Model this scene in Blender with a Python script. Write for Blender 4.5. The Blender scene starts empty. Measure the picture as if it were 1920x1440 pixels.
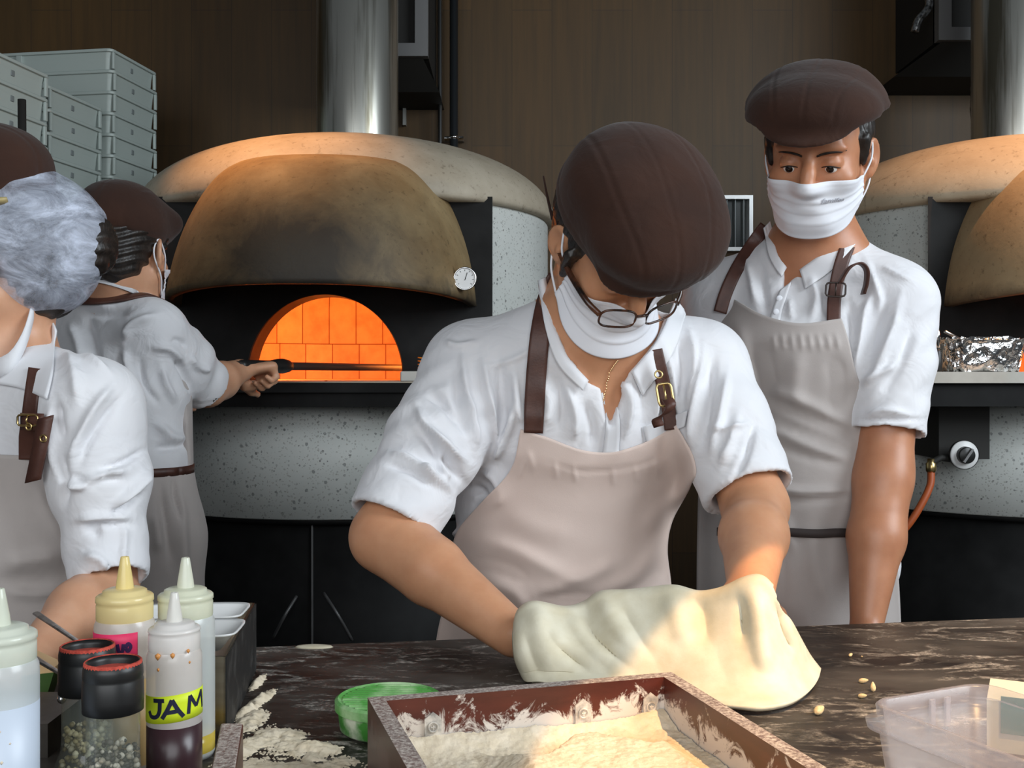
import bpy, math, random
import numpy as np
from mathutils import Vector, Matrix
from mathutils.bvhtree import BVHTree

SC = bpy.context.scene
COL = SC.collection
random.seed(7)
RNG = np.random.default_rng(7)

# ------------------------------------------------------------------ camera
FPX, CXP, CYP, CAMZ = 2060.0, 960.0, 700.0, 1.22      # focal length in px of the 1920x1440 frame, principal point, eye height
cam = bpy.data.objects.new('camera', bpy.data.cameras.new('camera'))
COL.objects.link(cam)
cam.data.sensor_width = 36.0
cam.data.lens = FPX / 1920.0 * 36.0
cam.data.shift_y = -20.0 / 1920.0
cam.data.clip_start = 0.05
cam.location = (0, 0, CAMZ)
cam.rotation_euler = (math.radians(90), 0, 0)
SC.camera = cam

# ------------------------------------------------------------------ world, lights, exposure
SC.view_settings.view_transform = 'Standard'
SC.view_settings.look = 'None'
SC.view_settings.exposure = 0.12
SC.view_settings.gamma = 1.0
SC.view_settings.use_curve_mapping = False
w = bpy.data.worlds.new('room_light'); SC.world = w; w.use_nodes = True
w.node_tree.nodes['Background'].inputs[0].default_value = (0.80, 0.90, 1.0, 1)
w.node_tree.nodes['Background'].inputs[1].default_value = 0.05

def area(name, loc, target, size, energy, color):
    l = bpy.data.lights.new(name, 'AREA'); l.shape = 'RECTANGLE'
    l.size, l.size_y = size; l.energy = energy; l.color = color
    o = bpy.data.objects.new(name, l); COL.objects.link(o); o.location = loc
    o.rotation_euler = (Vector(target) - Vector(loc)).to_track_quat('-Z', 'Y').to_euler()
    return o
def spot(name, loc, target, angle, blend, energy, color, radius):
    l = bpy.data.lights.new(name, 'SPOT'); l.spot_size = math.radians(angle); l.spot_blend = blend
    l.energy = energy; l.color = color; l.shadow_soft_size = radius
    o = bpy.data.objects.new(name, l); COL.objects.link(o); o.location = loc
    o.rotation_euler = (Vector(target) - Vector(loc)).to_track_quat('-Z', 'Y').to_euler()
    return o
def point(name, loc, energy, color, radius):
    l = bpy.data.lights.new(name, 'POINT'); l.energy = energy; l.color = color; l.shadow_soft_size = radius
    o = bpy.data.objects.new(name, l); COL.objects.link(o); o.location = loc
    return o

area('window_daylight', (2.7, 0.35, 2.55), (0.15, 1.75, 1.0), (1.8, 1.6), 90, (0.86, 0.94, 1.0))
area('front_fill', (-0.4, -1.5, 1.95), (-0.2, 2.2, 1.0), (3.2, 1.6), 56, (0.93, 0.97, 1.0))  # broad fill light added behind the camera, as daylight from an open front
spot('counter_lamp', (0.72, 0.55, 2.20), (0.855, 0.69, 0.90), 70, 0.04, 105, (1.0, 0.60, 0.27), 0.006)
spot('oven_lamp', (-1.0, 2.75, 3.0), (-0.64, 2.92, 1.82), 34, 1.0, 120, (1.0, 0.45, 0.16), 0.05)
spot('far_oven_lamp', (1.75, 2.55, 3.0), (1.42, 2.95, 1.62), 50, 1.0, 120, (1.0, 0.50, 0.20), 0.05)

# ------------------------------------------------------------------ helpers
def P(px, py, d):
    """a point of the room: photo column, photo row and distance from the camera plane"""
    return np.array([(px - CXP) * d / FPX, d, CAMZ - (py - CYP) * d / FPX])
def to_px(v):
    d = np.maximum(v[:, 1], 1e-3)
    return np.stack([CXP + v[:, 0] / d * FPX, CYP - (v[:, 2] - CAMZ) / d * FPX], 1)
def nrm(v):
    v = np.asarray(v, float); return v / max(np.linalg.norm(v), 1e-9)

WLOC = {}
def tag(o, label=None, cat=None, group=None, kind=None):
    if label: o['label'] = label
    if cat: o['category'] = cat
    if group: o['group'] = group
    if kind: o['kind'] = kind
    return o
def obj(name, verts, faces, mat, parent=None, origin=None, smooth=True, local=False, mats=None, fmat=None):
    """one mesh object; verts in room coordinates (or local=True: in the parent's own frame)"""
    verts = np.asarray(verts, float)
    base = np.array(WLOC[parent.name]) if parent is not None else np.zeros(3)
    if origin is None:
        org = np.zeros(3) if (parent is not None or local) else np.zeros(3)
    else:
        org = np.asarray(origin, float)
    me = bpy.data.meshes.new(name)
    if parent is not None:
        v = verts if local else verts - base
    else:
        v = verts if local else verts - org
    me.from_pydata(v.tolist(), [], [tuple(int(i) for i in f) for f in faces])
    me.validate()
    if mats:
        for m in mats: me.materials.append(m)
        if fmat is not None and len(fmat) == len(me.polygons): me.polygons.foreach_set('material_index', np.asarray(fmat, np.int32))
    elif mat: me.materials.append(mat)
    if smooth: me.polygons.foreach_set('use_smooth', np.ones(len(me.polygons), bool))
    me.update()
    o = bpy.data.objects.new(name, me); COL.objects.link(o)
    if parent is not None:
        o.parent = parent; WLOC[o.name] = tuple(base)
    else:
        o.location = org; WLOC[o.name] = tuple(org)
    return o
def empty(name, loc, label=None, cat=None, group=None, kind=None, rz=0.0):
    o = bpy.data.objects.new(name, None); COL.objects.link(o); o.location = loc; o.rotation_euler = (0, 0, rz)
    o.empty_display_size = 0.05
    WLOC[o.name] = tuple(loc)
    return tag(o, label, cat, group, kind)
def kids(o): return [c for c in list(COL.objects) if c.parent == o]
def copy_tree(o, parent=None):
    c = o.copy(); COL.objects.link(c)
    if parent is not None: c.parent = parent
    for ch in KIDS.get(o.name, []): copy_tree(ch, c)
    return c
KIDS = {}
def note_kids():
    KIDS.clear()
    for c in COL.objects:
        if c.parent is not None: KIDS.setdefault(c.parent.name, []).append(c)

class MB:
    def __init__(s): s.v, s.f = [], []
    def add(s, v, f):
        n = len(s.v); s.v += [tuple(map(float, x)) for x in v]; s.f += [tuple(int(i) + n for i in q) for q in f]; return s
    def box(s, lo, hi, M=None, t=(0, 0, 0)):
        x0, y0, z0 = lo; x1, y1, z1 = hi
        v = np.array([(x0,y0,z0),(x1,y0,z0),(x1,y1,z0),(x0,y1,z0),(x0,y0,z1),(x1,y0,z1),(x1,y1,z1),(x0,y1,z1)], float)
        if M is not None: v = v @ np.asarray(M).T
        return s.add(v + np.asarray(t), [(0,3,2,1),(4,5,6,7),(0,1,5,4),(1,2,6,5),(2,3,7,6),(3,0,4,7)])
    def lathe(s, prof, c=(0, 0, 0), n=40, M=None, cap0=True, cap1=True, sq=None):
        prof = list(prof); m = len(prof); v = []
        for r, z in prof:
            for k in range(n):
                a = 2 * math.pi * k / n; v.append((r * math.cos(a), r * math.sin(a), z))
        v = np.array(v)
        if M is not None: v = v @ np.asarray(M).T
        f = []
        for i in range(m - 1):
            for k in range(n):
                k2 = (k + 1) % n; f.append((i*n+k, i*n+k2, (i+1)*n+k2, (i+1)*n+k))
        if cap0 and prof[0][0] > 1e-6: f.append(tuple(range(n))[::-1])
        if cap1 and prof[-1][0] > 1e-6: f.append(tuple((m-1)*n + k for k in range(n)))
        return s.add(v + np.asarray(c), f)
    def tube(s, pts, r, n=12, closed=False, flat=None):
        pts = np.asarray(pts, float); m = len(pts)
        r = np.broadcast_to(np.asarray(r, float), (m,)) if np.ndim(r) <= 1 else r
        if closed: tan = np.roll(pts, -1, 0) - np.roll(pts, 1, 0)
        else: tan = np.gradient(pts, axis=0)
        tan /= np.maximum(np.linalg.norm(tan, axis=1, keepdims=True), 1e-9)
        up = np.array([0, 0, 1.0]) if abs(tan[0][2]) < 0.9 else np.array([1.0, 0, 0])
        v = []; u = nrm(np.cross(tan[0], up))
        for i in range(m):
            u = nrm(u - tan[i] * np.dot(u, tan[i])); w_ = np.cross(tan[i], u)
            for k in range(n):
                a = 2 * math.pi * k / n
                fl = flat if flat else 1.0
                v.append(pts[i] + r[i] * (math.cos(a) * u + fl * math.sin(a) * w_))
        f = []
        rng = m if closed else m - 1
        for i in range(rng):
            j = (i + 1) % m
            for k in range(n):
                k2 = (k + 1) % n; f.append((i*n+k, i*n+k2, j*n+k2, j*n+k))
        if not closed: f += [tuple(range(n))[::-1], tuple((m-1)*n + k for k in range(n))]
        return s.add(v, f)
    def grid(s, G, cu=False, cv=False):
        G = np.asarray(G, float); a, b = G.shape[:2]; f = []
        for i in range(a if cu else a - 1):
            for j in range(b if cv else b - 1):
                i2, j2 = (i + 1) % a, (j + 1) % b
                f.append((i*b+j, i*b+j2, i2*b+j2, i2*b+j))
        return s.add(G.reshape(-1, 3), f)
    def sheet(s, G, th, dirs=None):
        """a cloth sheet of real thickness: G moved by -th along its normals (or dirs) for the back"""
        G = np.asarray(G, float); a, b = G.shape[:2]
        if dirs is None:
            du = np.gradient(G, axis=0); dv = np.gradient(G, axis=1)
            N = np.cross(du, dv); N /= np.maximum(np.linalg.norm(N, axis=2, keepdims=True), 1e-9)
        else: N = dirs
        B = G - N * th
        f = []; o = a * b
        for i in range(a - 1):
            for j in range(b - 1):
                q = (i*b+j, (i+1)*b+j, (i+1)*b+j+1, i*b+j+1)
                f.append(q); f.append(tuple(o + k for k in q[::-1]))
        ring = [i*b for i in range(a)] + [(a-1)*b + j for j in range(1, b)] + [i*b + b-1 for i in range(a-2, -1, -1)] + [j for j in range(b-2, 0, -1)]
        for k in range(len(ring)):
            p, q = ring[k], ring[(k+1) % len(ring)]
            f.append((q, p, o + p, o + q))
        return s.add(np.concatenate([G.reshape(-1, 3), B.reshape(-1, 3)]), f)
    def prism(s, poly, z0, z1):
        n = len(poly)
        v = [(x, y, z0) for x, y in poly] + [(x, y, z1) for x, y in poly]
        f = [tuple(range(n))[::-1], tuple(range(n, 2*n))] + [(i, (i+1) % n, n + (i+1) % n, n + i) for i in range(n)]
        return s.add(v, f)
    def xf(s, M, t=(0, 0, 0)):
        s.v = [tuple(x) for x in (np.array(s.v) @ np.asarray(M).T + np.asarray(t))]; return s
    def build(s, name, mat, parent=None, **kw): return obj(name, s.v, s.f, mat, parent, **kw)

def bevel(o, w, seg=2):
    m = o.modifiers.new('bevel', 'BEVEL'); m.width = w; m.segments = seg; m.limit_method = 'ANGLE'; m.angle_limit = math.radians(35)
    for p in o.data.polygons: p.use_smooth = True
    try:
        wn = o.modifiers.new('wn', 'WEIGHTED_NORMAL'); wn.keep_sharp = True
    except Exception: pass
    return o
def catmull(pts, n=8, closed=False):
    pts = np.asarray(pts, float); m = len(pts); out = []
    seg = m if closed else m - 1
    for i in range(seg):
        p1, p2 = pts[i], pts[(i+1) % m]
        p0 = pts[i-1] if (closed or i > 0) else 2*p1 - p2
        p3 = pts[(i+2) % m] if (closed or i + 2 < m) else 2*p2 - p1
        for k in range(n):
            t = k / n
            out.append(0.5*((2*p1) + (-p0+p2)*t + (2*p0-5*p1+4*p2-p3)*t*t + (-p0+3*p1-3*p2+p3)*t**3))
    if not closed: out.append(pts[-1])
    return np.array(out)
def lerp_poly(xs, ys, x): return np.interp(x, xs, ys)

# ------------------------------------------------------------------ materials
def _mat(name):
    m = bpy.data.materials.new(name); m.use_nodes = True
    nt = m.node_tree; b = nt.nodes['Principled BSDF']
    return m, nt, b
def srgb(r, g, b):
    f = lambda c: (c/255)/12.92 if c/255 <= 0.04045 else (((c/255)+0.055)/1.055)**2.4
    return (f(r), f(g), f(b), 1.0)
def N(nt, t, **kw):
    n = nt.nodes.new(t)
    for k, v in kw.items():
        if hasattr(n, k): setattr(n, k, v)
    return n
def noise_node(nt, scale, detail=4, rough=0.55, coord='Object', stretch=None, dist=0.0):
    tc = N(nt, 'ShaderNodeTexCoord'); n = N(nt, 'ShaderNodeTexNoise')
    n.inputs['Scale'].default_value = scale; n.inputs['Detail'].default_value = detail; n.inputs['Roughness'].default_value = rough
    n.inputs['Distortion'].default_value = dist
    if stretch:
        mp = N(nt, 'ShaderNodeMapping'); mp.inputs['Scale'].default_value = stretch
        nt.links.new(tc.outputs[coord], mp.inputs[0]); nt.links.new(mp.outputs[0], n.inputs['Vector'])
    else: nt.links.new(tc.outputs[coord], n.inputs['Vector'])
    return n
def ramp(nt, src, stops):
    r = N(nt, 'ShaderNodeValToRGB'); e = r.color_ramp.elements
    while len(e) < len(stops): e.new(0.5)
    for k, (p, c) in enumerate(stops):
        e[k].position = p; e[k].color = c if len(c) == 4 else (*c, 1)
    nt.links.new(src, r.inputs[0]); return r
def mix(nt, fac, a, b, blend='MIX'):
    m = N(nt, 'ShaderNodeMix'); m.data_type = 'RGBA'; m.blend_type = blend
    for sock, v in ((m.inputs[0], fac), (m.inputs[6], a), (m.inputs[7], b)):
        if hasattr(v, 'is_linked') or hasattr(v, 'links'): nt.links.new(v, sock)
        elif isinstance(v, (int, float)): sock.default_value = v
        else: sock.default_value = v if len(v) == 4 else (*v, 1)
    return m.outputs[2]
def bump(nt, b, src, strength, dist=0.002, chain=None):
    n = N(nt, 'ShaderNodeBump'); n.inputs['Strength'].default_value = strength; n.inputs['Distance'].default_value = dist
    nt.links.new(src, n.inputs['Height'])
    if chain is not None: nt.links.new(chain, n.inputs['Normal'])
    nt.links.new(n.outputs[0], b.inputs['Normal']); return n.outputs[0]
def plain(name, c, rough=0.5, metal=0.0, spec=None, **kw):
    m, nt, b = _mat(name)
    b.inputs['Base Color'].default_value = c if len(c) == 4 else (*c, 1)
    b.inputs['Roughness'].default_value = rough; b.inputs['Metallic'].default_value = metal
    if spec is not None: b.inputs['Specular IOR Level'].default_value = spec
    for k, v in kw.items(): b.inputs[k.replace('_', ' ')].default_value = v
    return m
def mottled(name, c1, c2, scale=20, rough=0.6, metal=0.0, bstr=0.1, bscale=None, stretch=None, lo=0.35, hi=0.65, detail=5, spec=None):
    m, nt, b = _mat(name)
    n = noise_node(nt, scale, detail, stretch=stretch); r = ramp(nt, n.outputs['Fac'], [(lo, c1), (hi, c2)])
    nt.links.new(r.outputs[0], b.inputs['Base Color'])
    b.inputs['Roughness'].default_value = rough; b.inputs['Metallic'].default_value = metal
    if spec is not None: b.inputs['Specular IOR Level'].default_value = spec
    if bstr:
        n2 = noise_node(nt, bscale or scale * 3, 4, stretch=stretch); bump(nt, b, n2.outputs['Fac'], bstr)
    return m
def cloth(name, c, rough=0.85, weave=900, bstr=0.12, sheen=0.25, c2=None, fold=0.0, foldscale=14, trans=0.0):
    m, nt, b = _mat(name)
    n = noise_node(nt, 9, 4)
    cc2 = c2 or tuple(x * 0.9 for x in c[:3])
    r = ramp(nt, n.outputs['Fac'], [(0.35, c), (0.7, cc2)]); nt.links.new(r.outputs[0], b.inputs['Base Color'])
    b.inputs['Roughness'].default_value = rough; b.inputs['Sheen Weight'].default_value = sheen
    b.inputs['Specular IOR Level'].default_value = 0.25
    n2 = noise_node(nt, weave, 2); ch = bump(nt, b, n2.outputs['Fac'], bstr, 0.0006)
    if fold:
        n3 = noise_node(nt, foldscale, 3, 0.5, dist=0.8); bump(nt, b, n3.outputs['Fac'], fold, 0.012, ch)
    return m
def emis(name, c, s):
    m, nt, b = _mat(name)
    b.inputs['Base Color'].default_value = (0, 0, 0, 1)
    b.inputs['Emission Color'].default_value = c if len(c) == 4 else (*c, 1); b.inputs['Emission Strength'].default_value = s
    return m
# ------------------------------------------------------------------ materials of the room
def terrazzo(name):
    m, nt, b = _mat(name)
    tc = N(nt, 'ShaderNodeTexCoord')
    big = noise_node(nt, 3.0, 3); base = ramp(nt, big.outputs['Fac'], [(0.3, srgb(196, 200, 196)), (0.7, srgb(214, 217, 213))])
    col = base.outputs[0]
    for sc_, th, c in ((62, 0.17, srgb(146, 149, 147)), (95, 0.20, srgb(174, 177, 174)), (40, 0.10, srgb(122, 124, 122)), (150, 0.22, srgb(170, 172, 166))):
        v = N(nt, 'ShaderNodeTexVoronoi'); v.inputs['Scale'].default_value = sc_
        wn = noise_node(nt, sc_ * 1.5, 2)
        ad = N(nt, 'ShaderNodeVectorMath'); ad.operation = 'MULTIPLY_ADD'; ad.inputs[1].default_value = (0.008,) * 3
        nt.links.new(wn.outputs['Color'], ad.inputs[0]); nt.links.new(tc.outputs['Object'], ad.inputs[2]); nt.links.new(ad.outputs[0], v.inputs['Vector'])
        sep = N(nt, 'ShaderNodeSeparateColor'); nt.links.new(v.outputs['Color'], sep.inputs[0])
        thn = N(nt, 'ShaderNodeMath'); thn.operation = 'MULTIPLY'; thn.inputs[1].default_value = th * 1.6; nt.links.new(sep.outputs[0], thn.inputs[0])
        lt = N(nt, 'ShaderNodeMath'); lt.operation = 'LESS_THAN'; nt.links.new(v.outputs['Distance'], lt.inputs[0]); nt.links.new(thn.outputs[0], lt.inputs[1])
        col = mix(nt, lt.outputs[0], col, c)
    nt.links.new(col, b.inputs['Base Color']); b.inputs['Roughness'].default_value = 0.45
    return m
def concrete_soot(name, soot_c, soot_r, strength, c1, c2, lip=None):
    """plaster with a lasting soot stain: an ellipsoid of soot around soot_c (root frame), broken by noise"""
    m, nt, b = _mat(name)
    n1 = noise_node(nt, 7, 6, 0.6); base = ramp(nt, n1.outputs['Fac'], [(0.3, c1), (0.7, c2)])
    n2 = noise_node(nt, 60, 5, 0.7); sp = ramp(nt, n2.outputs['Fac'], [(0.30, (0.45, 0.42, 0.38, 1)), (0.42, (1, 1, 1, 1))])
    col = mix(nt, 0.8, base.outputs[0], sp.outputs[0], 'MULTIPLY')
    tc = N(nt, 'ShaderNodeTexCoord')
    sb = N(nt, 'ShaderNodeVectorMath'); sb.operation = 'SUBTRACT'; sb.inputs[1].default_value = soot_c; nt.links.new(tc.outputs['Object'], sb.inputs[0])
    dv = N(nt, 'ShaderNodeVectorMath'); dv.operation = 'DIVIDE'; dv.inputs[1].default_value = soot_r; nt.links.new(sb.outputs[0], dv.inputs[0])
    ln = N(nt, 'ShaderNodeVectorMath'); ln.operation = 'LENGTH'; nt.links.new(dv.outputs[0], ln.inputs[0])
    n3 = noise_node(nt, 9, 6, 0.65, dist=0.6)
    ad = N(nt, 'ShaderNodeMath'); ad.operation = 'MULTIPLY_ADD'; ad.inputs[1].default_value = 0.9; nt.links.new(n3.outputs['Fac'], ad.inputs[0]); nt.links.new(ln.outputs['Value'], ad.inputs[2])
    f = ramp(nt, ad.outputs[0], [(0.62, (strength,) * 3 + (1,)), (1.0, (strength * 0.45,) * 3 + (1,)), ])
    f.color_ramp.elements.new(0.86).color = (strength * 0.75,) * 3 + (1,)
    r2 = N(nt, 'ShaderNodeMath'); r2.operation = 'SUBTRACT'; r2.inputs[0].default_value = 1.75; nt.links.new(ad.outputs[0], r2.inputs[1])
    cl = N(nt, 'ShaderNodeClamp'); nt.links.new(r2.outputs[0], cl.inputs[0])
    mm = N(nt, 'ShaderNodeMath'); mm.operation = 'MULTIPLY'; mm.inputs[1].default_value = strength; nt.links.new(cl.outputs[0], mm.inputs[0])
    col = mix(nt, mm.outputs[0], col, (0.018, 0.014, 0.010, 1))
    if lip is not None:
        sx = N(nt, 'ShaderNodeSeparateXYZ'); nt.links.new(tc.outputs['Object'], sx.inputs[0])
        mr = N(nt, 'ShaderNodeMapRange'); mr.inputs[1].default_value = lip + 0.055; mr.inputs[2].default_value = lip; mr.inputs[3].default_value = 0; mr.inputs[4].default_value = 0.85
        ad2 = N(nt, 'ShaderNodeMath'); ad2.operation = 'MULTIPLY_ADD'; ad2.inputs[1].default_value = 0.09; ad2.inputs[2].default_value = -0.045
        nt.links.new(n3.outputs['Fac'], ad2.inputs[0])
        ad3 = N(nt, 'ShaderNodeMath'); nt.links.new(sx.outputs[2], ad3.inputs[0]); nt.links.new(ad2.outputs[0], ad3.inputs[1])
        nt.links.new(ad3.outputs[0], mr.inputs[0])
        col = mix(nt, mr.outputs[0], col, (0.012, 0.010, 0.008, 1))
    # hairline cracks
    v = N(nt, 'ShaderNodeTexVoronoi'); v.feature = 'DISTANCE_TO_EDGE'; v.inputs['Scale'].default_value = 3.3
    wn = noise_node(nt, 6, 5); a2 = N(nt, 'ShaderNodeVectorMath'); a2.operation = 'MULTIPLY_ADD'; a2.inputs[1].default_value = (0.12,) * 3
    nt.links.new(wn.outputs['Color'], a2.inputs[0]); nt.links.new(tc.outputs['Object'], a2.inputs[2]); nt.links.new(a2.outputs[0], v.inputs['Vector'])
    cr = ramp(nt, v.outputs['Distance'], [(0.0, (0.4, 0.4, 0.4, 1)), (0.006, (0, 0, 0, 1))])
    gate = noise_node(nt, 2.2, 2); gr = ramp(nt, gate.outputs['Fac'], [(0.50, (0, 0, 0, 1)), (0.56, (1, 1, 1, 1))])
    ml = N(nt, 'ShaderNodeMath'); ml.operation = 'MULTIPLY'; nt.links.new(cr.outputs[0], ml.inputs[0]); nt.links.new(gr.outputs[0], ml.inputs[1])
    col = mix(nt, ml.outputs[0], col, (0.03, 0.025, 0.02, 1))
    nt.links.new(col, b.inputs['Base Color']); b.inputs['Roughness'].default_value = 0.62
    nb = noise_node(nt, 45, 6, 0.65); bump(nt, b, nb.outputs['Fac'], 0.25, 0.004)
    return m
def plank_wall(name):
    m, nt, b = _mat(name)
    tc = N(nt, 'ShaderNodeTexCoord'); mp = N(nt, 'ShaderNodeMapping'); mp.inputs['Rotation'].default_value = (math.radians(90), math.radians(90), 0)
    sx = N(nt, 'ShaderNodeSeparateXYZ'); nt.links.new(tc.outputs['Object'], sx.inputs[0])
    cb = N(nt, 'ShaderNodeCombineXYZ'); nt.links.new(sx.outputs[2], cb.inputs[0]); nt.links.new(sx.outputs[0], cb.inputs[1])
    br = N(nt, 'ShaderNodeTexBrick'); br.inputs['Scale'].default_value = 1.0; br.inputs['Brick Width'].default_value = 1.05; br.inputs['Row Height'].default_value = 0.155
    br.inputs['Mortar Size'].default_value = 0.0012; br.inputs['Color1'].default_value = srgb(84, 60, 25); br.inputs['Color2'].default_value = srgb(76, 55, 23); br.inputs['Mortar'].default_value = srgb(58, 42, 20)
    nt.links.new(cb.outputs[0], br.inputs['Vector'])
    n = noise_node(nt, 5, 6, 0.6, stretch=(9, 1, 0.5)); r = ramp(nt, n.outputs['Fac'], [(0.25, (0.72, 0.72, 0.72, 1)), (0.75, (1.15, 1.12, 1.05, 1))])
    col = mix(nt, 1.0, br.outputs['Color'], r.outputs[0], 'MULTIPLY')
    nt.links.new(col, b.inputs['Base Color']); b.inputs['Roughness'].default_value = 0.55
    return m
def firebrick(name):
    m, nt, b = _mat(name)
    uv = N(nt, 'ShaderNodeTexCoord')
    br = N(nt, 'ShaderNodeTexBrick'); br.inputs['Scale'].default_value = 1.0; br.inputs['Brick Width'].default_value = 0.095; br.inputs['Row Height'].default_value = 0.19; br.offset = 0.12
    br.inputs['Mortar Size'].default_value = 0.0016; br.inputs['Color1'].default_value = srgb(226, 190, 160); br.inputs['Color2'].default_value = srgb(206, 168, 140); br.inputs['Mortar'].default_value = srgb(110, 70, 50)
    nt.links.new(uv.outputs['UV'], br.inputs['Vector'])
    n = noise_node(nt, 22, 5); r = ramp(nt, n.outputs['Fac'], [(0.3, (0.75, 0.72, 0.7, 1)), (0.7, (1, 1, 1, 1))])
    nt.links.new(mix(nt, 1.0, br.outputs['Color'], r.outputs[0], 'MULTIPLY'), b.inputs['Base Color']); b.inputs['Roughness'].default_value = 0.9
    return m
def table_wood(name):
    """dark stained top with flour dusted and wiped over it"""
    m, nt, b = _mat(name)
    n = noise_node(nt, 5, 6, 0.6, stretch=(1.0, 8, 1)); base = ramp(nt, n.outputs['Fac'], [(0.3, srgb(20, 17, 15)), (0.7, srgb(36, 29, 25))])
    s1 = noise_node(nt, 8.5, 10, 0.74, stretch=(1.0, 2.3, 1), dist=2.2); f1 = ramp(nt, s1.outputs['Fac'], [(0.50, (0, 0, 0, 1)), (0.58, (0.5,) * 3 + (1,)), (0.69, (1.0,) * 3 + (1,))])
    s2 = noise_node(nt, 3.6, 4, 0.6); f2 = ramp(nt, s2.outputs['Fac'], [(0.40, (0.10,) * 3 + (1,)), (0.54, (1, 1, 1, 1))])
    s3 = noise_node(nt, 120, 6, 0.8); f3 = ramp(nt, s3.outputs['Fac'], [(0.46, (0.30,) * 3 + (1,)), (0.58, (1, 1, 1, 1))])
    a = N(nt, 'ShaderNodeMath'); a.operation = 'MULTIPLY'; nt.links.new(f1.outputs[0], a.inputs[0]); nt.links.new(f2.outputs[0], a.inputs[1])
    a2 = N(nt, 'ShaderNodeMath'); a2.operation = 'MULTIPLY'; nt.links.new(a.outputs[0], a2.inputs[0]); nt.links.new(f3.outputs[0], a2.inputs[1])
    hz = noise_node(nt, 3.5, 5, 0.6, stretch=(1, 2, 1)); f4 = ramp(nt, hz.outputs['Fac'], [(0.42, (0, 0, 0, 1)), (0.7, (0.13,) * 3 + (1,))])
    a3 = N(nt, 'ShaderNodeMath'); a3.operation = 'MAXIMUM'; nt.links.new(a2.outputs[0], a3.inputs[0]); nt.links.new(f4.outputs[0], a3.inputs[1])
    col = mix(nt, a3.outputs[0], base.outputs[0], srgb(222, 214, 202))
    nt.links.new(col, b.inputs['Base Color'])
    rr = N(nt, 'ShaderNodeMapRange'); rr.inputs[3].default_value = 0.48; rr.inputs[4].default_value = 0.95; nt.links.new(a3.outputs[0], rr.inputs[0]); nt.links.new(rr.outputs[0], b.inputs['Roughness'])
    b.inputs['Specular IOR Level'].default_value = 0.3
    bump(nt, b, a3.outputs[0], 0.15, 0.002)
    return m
M_terrazzo = terrazzo('terrazzo')
M_black = mottled('black_steel', (0.004, 0.004, 0.004), (0.009, 0.009, 0.009), 12, 0.6, bstr=0.05, spec=0.2)
M_soot = mottled('sooty_plate', (0.006, 0.006, 0.006), (0.018, 0.018, 0.018), 6, 0.7, bstr=0.15, spec=0.25)
M_steel = plain('steel', (0.55, 0.55, 0.54), 0.3, 1.0)
M_flue = mottled('flue_steel', (0.74, 0.73, 0.66), (0.20, 0.18, 0.13), 3.2, 0.30, 0.92, 0.10, 12, stretch=(7, 7, 0.35), lo=0.46, hi=0.62, detail=8)  # upright streaks: stains, plus window reflections painted into the colour
M_duct = plain('grey_sheet_metal', (0.16, 0.16, 0.16), 0.5, 0.2)
M_dark = plain('dark_grey_paint', (0.016, 0.015, 0.013), 0.7)
M_wall = plank_wall('brown_planks')
M_crate = plain('white_plastic', srgb(172, 183, 178), 0.45)
M_chrome = plain('chrome', (0.8, 0.8, 0.8), 0.12, 1.0)
M_brass = plain('brass', (0.60, 0.45, 0.20), 0.3, 1.0)
M_white = plain('white_enamel', (0.75, 0.75, 0.74), 0.35)
M_blackp = plain('black_plastic', (0.012, 0.012, 0.012), 0.4)
M_stone = mottled('stone_slab', srgb(190, 186, 176), srgb(168, 164, 154), 9, 0.5, bstr=0.05)
M_floor = mottled('dark_floor', srgb(60, 56, 52), srgb(84, 78, 72), 3, 0.5, bstr=0.05)
M_brick = firebrick('firebrick')
M_flame = emis('flame', (1.0, 0.36, 0.06), 9.0)
M_ember = emis('ember', (1.0, 0.25, 0.03), 3.0)

# ------------------------------------------------------------------ the room
tag(MB().box((-3.2, 4.25, 0), (3.4, 4.37, 3.3)).build('wall_back', M_wall, smooth=False), kind='structure')
tag(MB().box((-3.2, -0.6, -0.08), (3.4, 4.37, 0.0)).build('floor', M_floor, smooth=False), kind='structure')

TZ = 0.87                                                     # worktop height
TDIR = np.array([math.cos(math.radians(9.1)), math.sin(math.radians(9.1))]); TN = np.array([-TDIR[1], TDIR[0]])
T0 = np.array([-0.112, 1.442])
def table_pt(u, v): return T0 + TDIR * u + TN * v             # u along the far edge, v away from the camera
def table_at(px, py, z=0.0):                                  # where a photo point meets the worktop raised by z
    d = (CAMZ - TZ - z) * FPX / (py - CYP); return P(px, py, d)
R_tab = np.array([[TDIR[0], TN[0], 0], [TDIR[1], TN[1], 0], [0, 0, 1]])
tb = empty('work_table', (T0[0], T0[1], 0), 'long dark stained work table dusted with flour in front of the cooks', 'table')
M_table = table_wood('floured_dark_wood')
top = MB().box((-1.55, -1.05, TZ - 0.04), (1.75, 0.0, TZ), R_tab, (T0[0], T0[1], 0)).build('table_top', M_table, tb, smooth=False); bevel(top, 0.003)
ap_ = MB().box((-1.45, -0.99, TZ - 0.12), (1.65, -0.06, TZ - 0.04), R_tab, (T0[0], T0[1], 0)).build('apron_rail', M_black, tb, smooth=False)
for u in (-1.42, 1.58):
    for v in (-0.98, -0.12):
        MB().box((u - 0.03, v - 0.03, 0), (u + 0.03, v + 0.03, TZ - 0.12), R_tab, (T0[0], T0[1], 0)).build('leg', M_black, tb, smooth=False)

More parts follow.
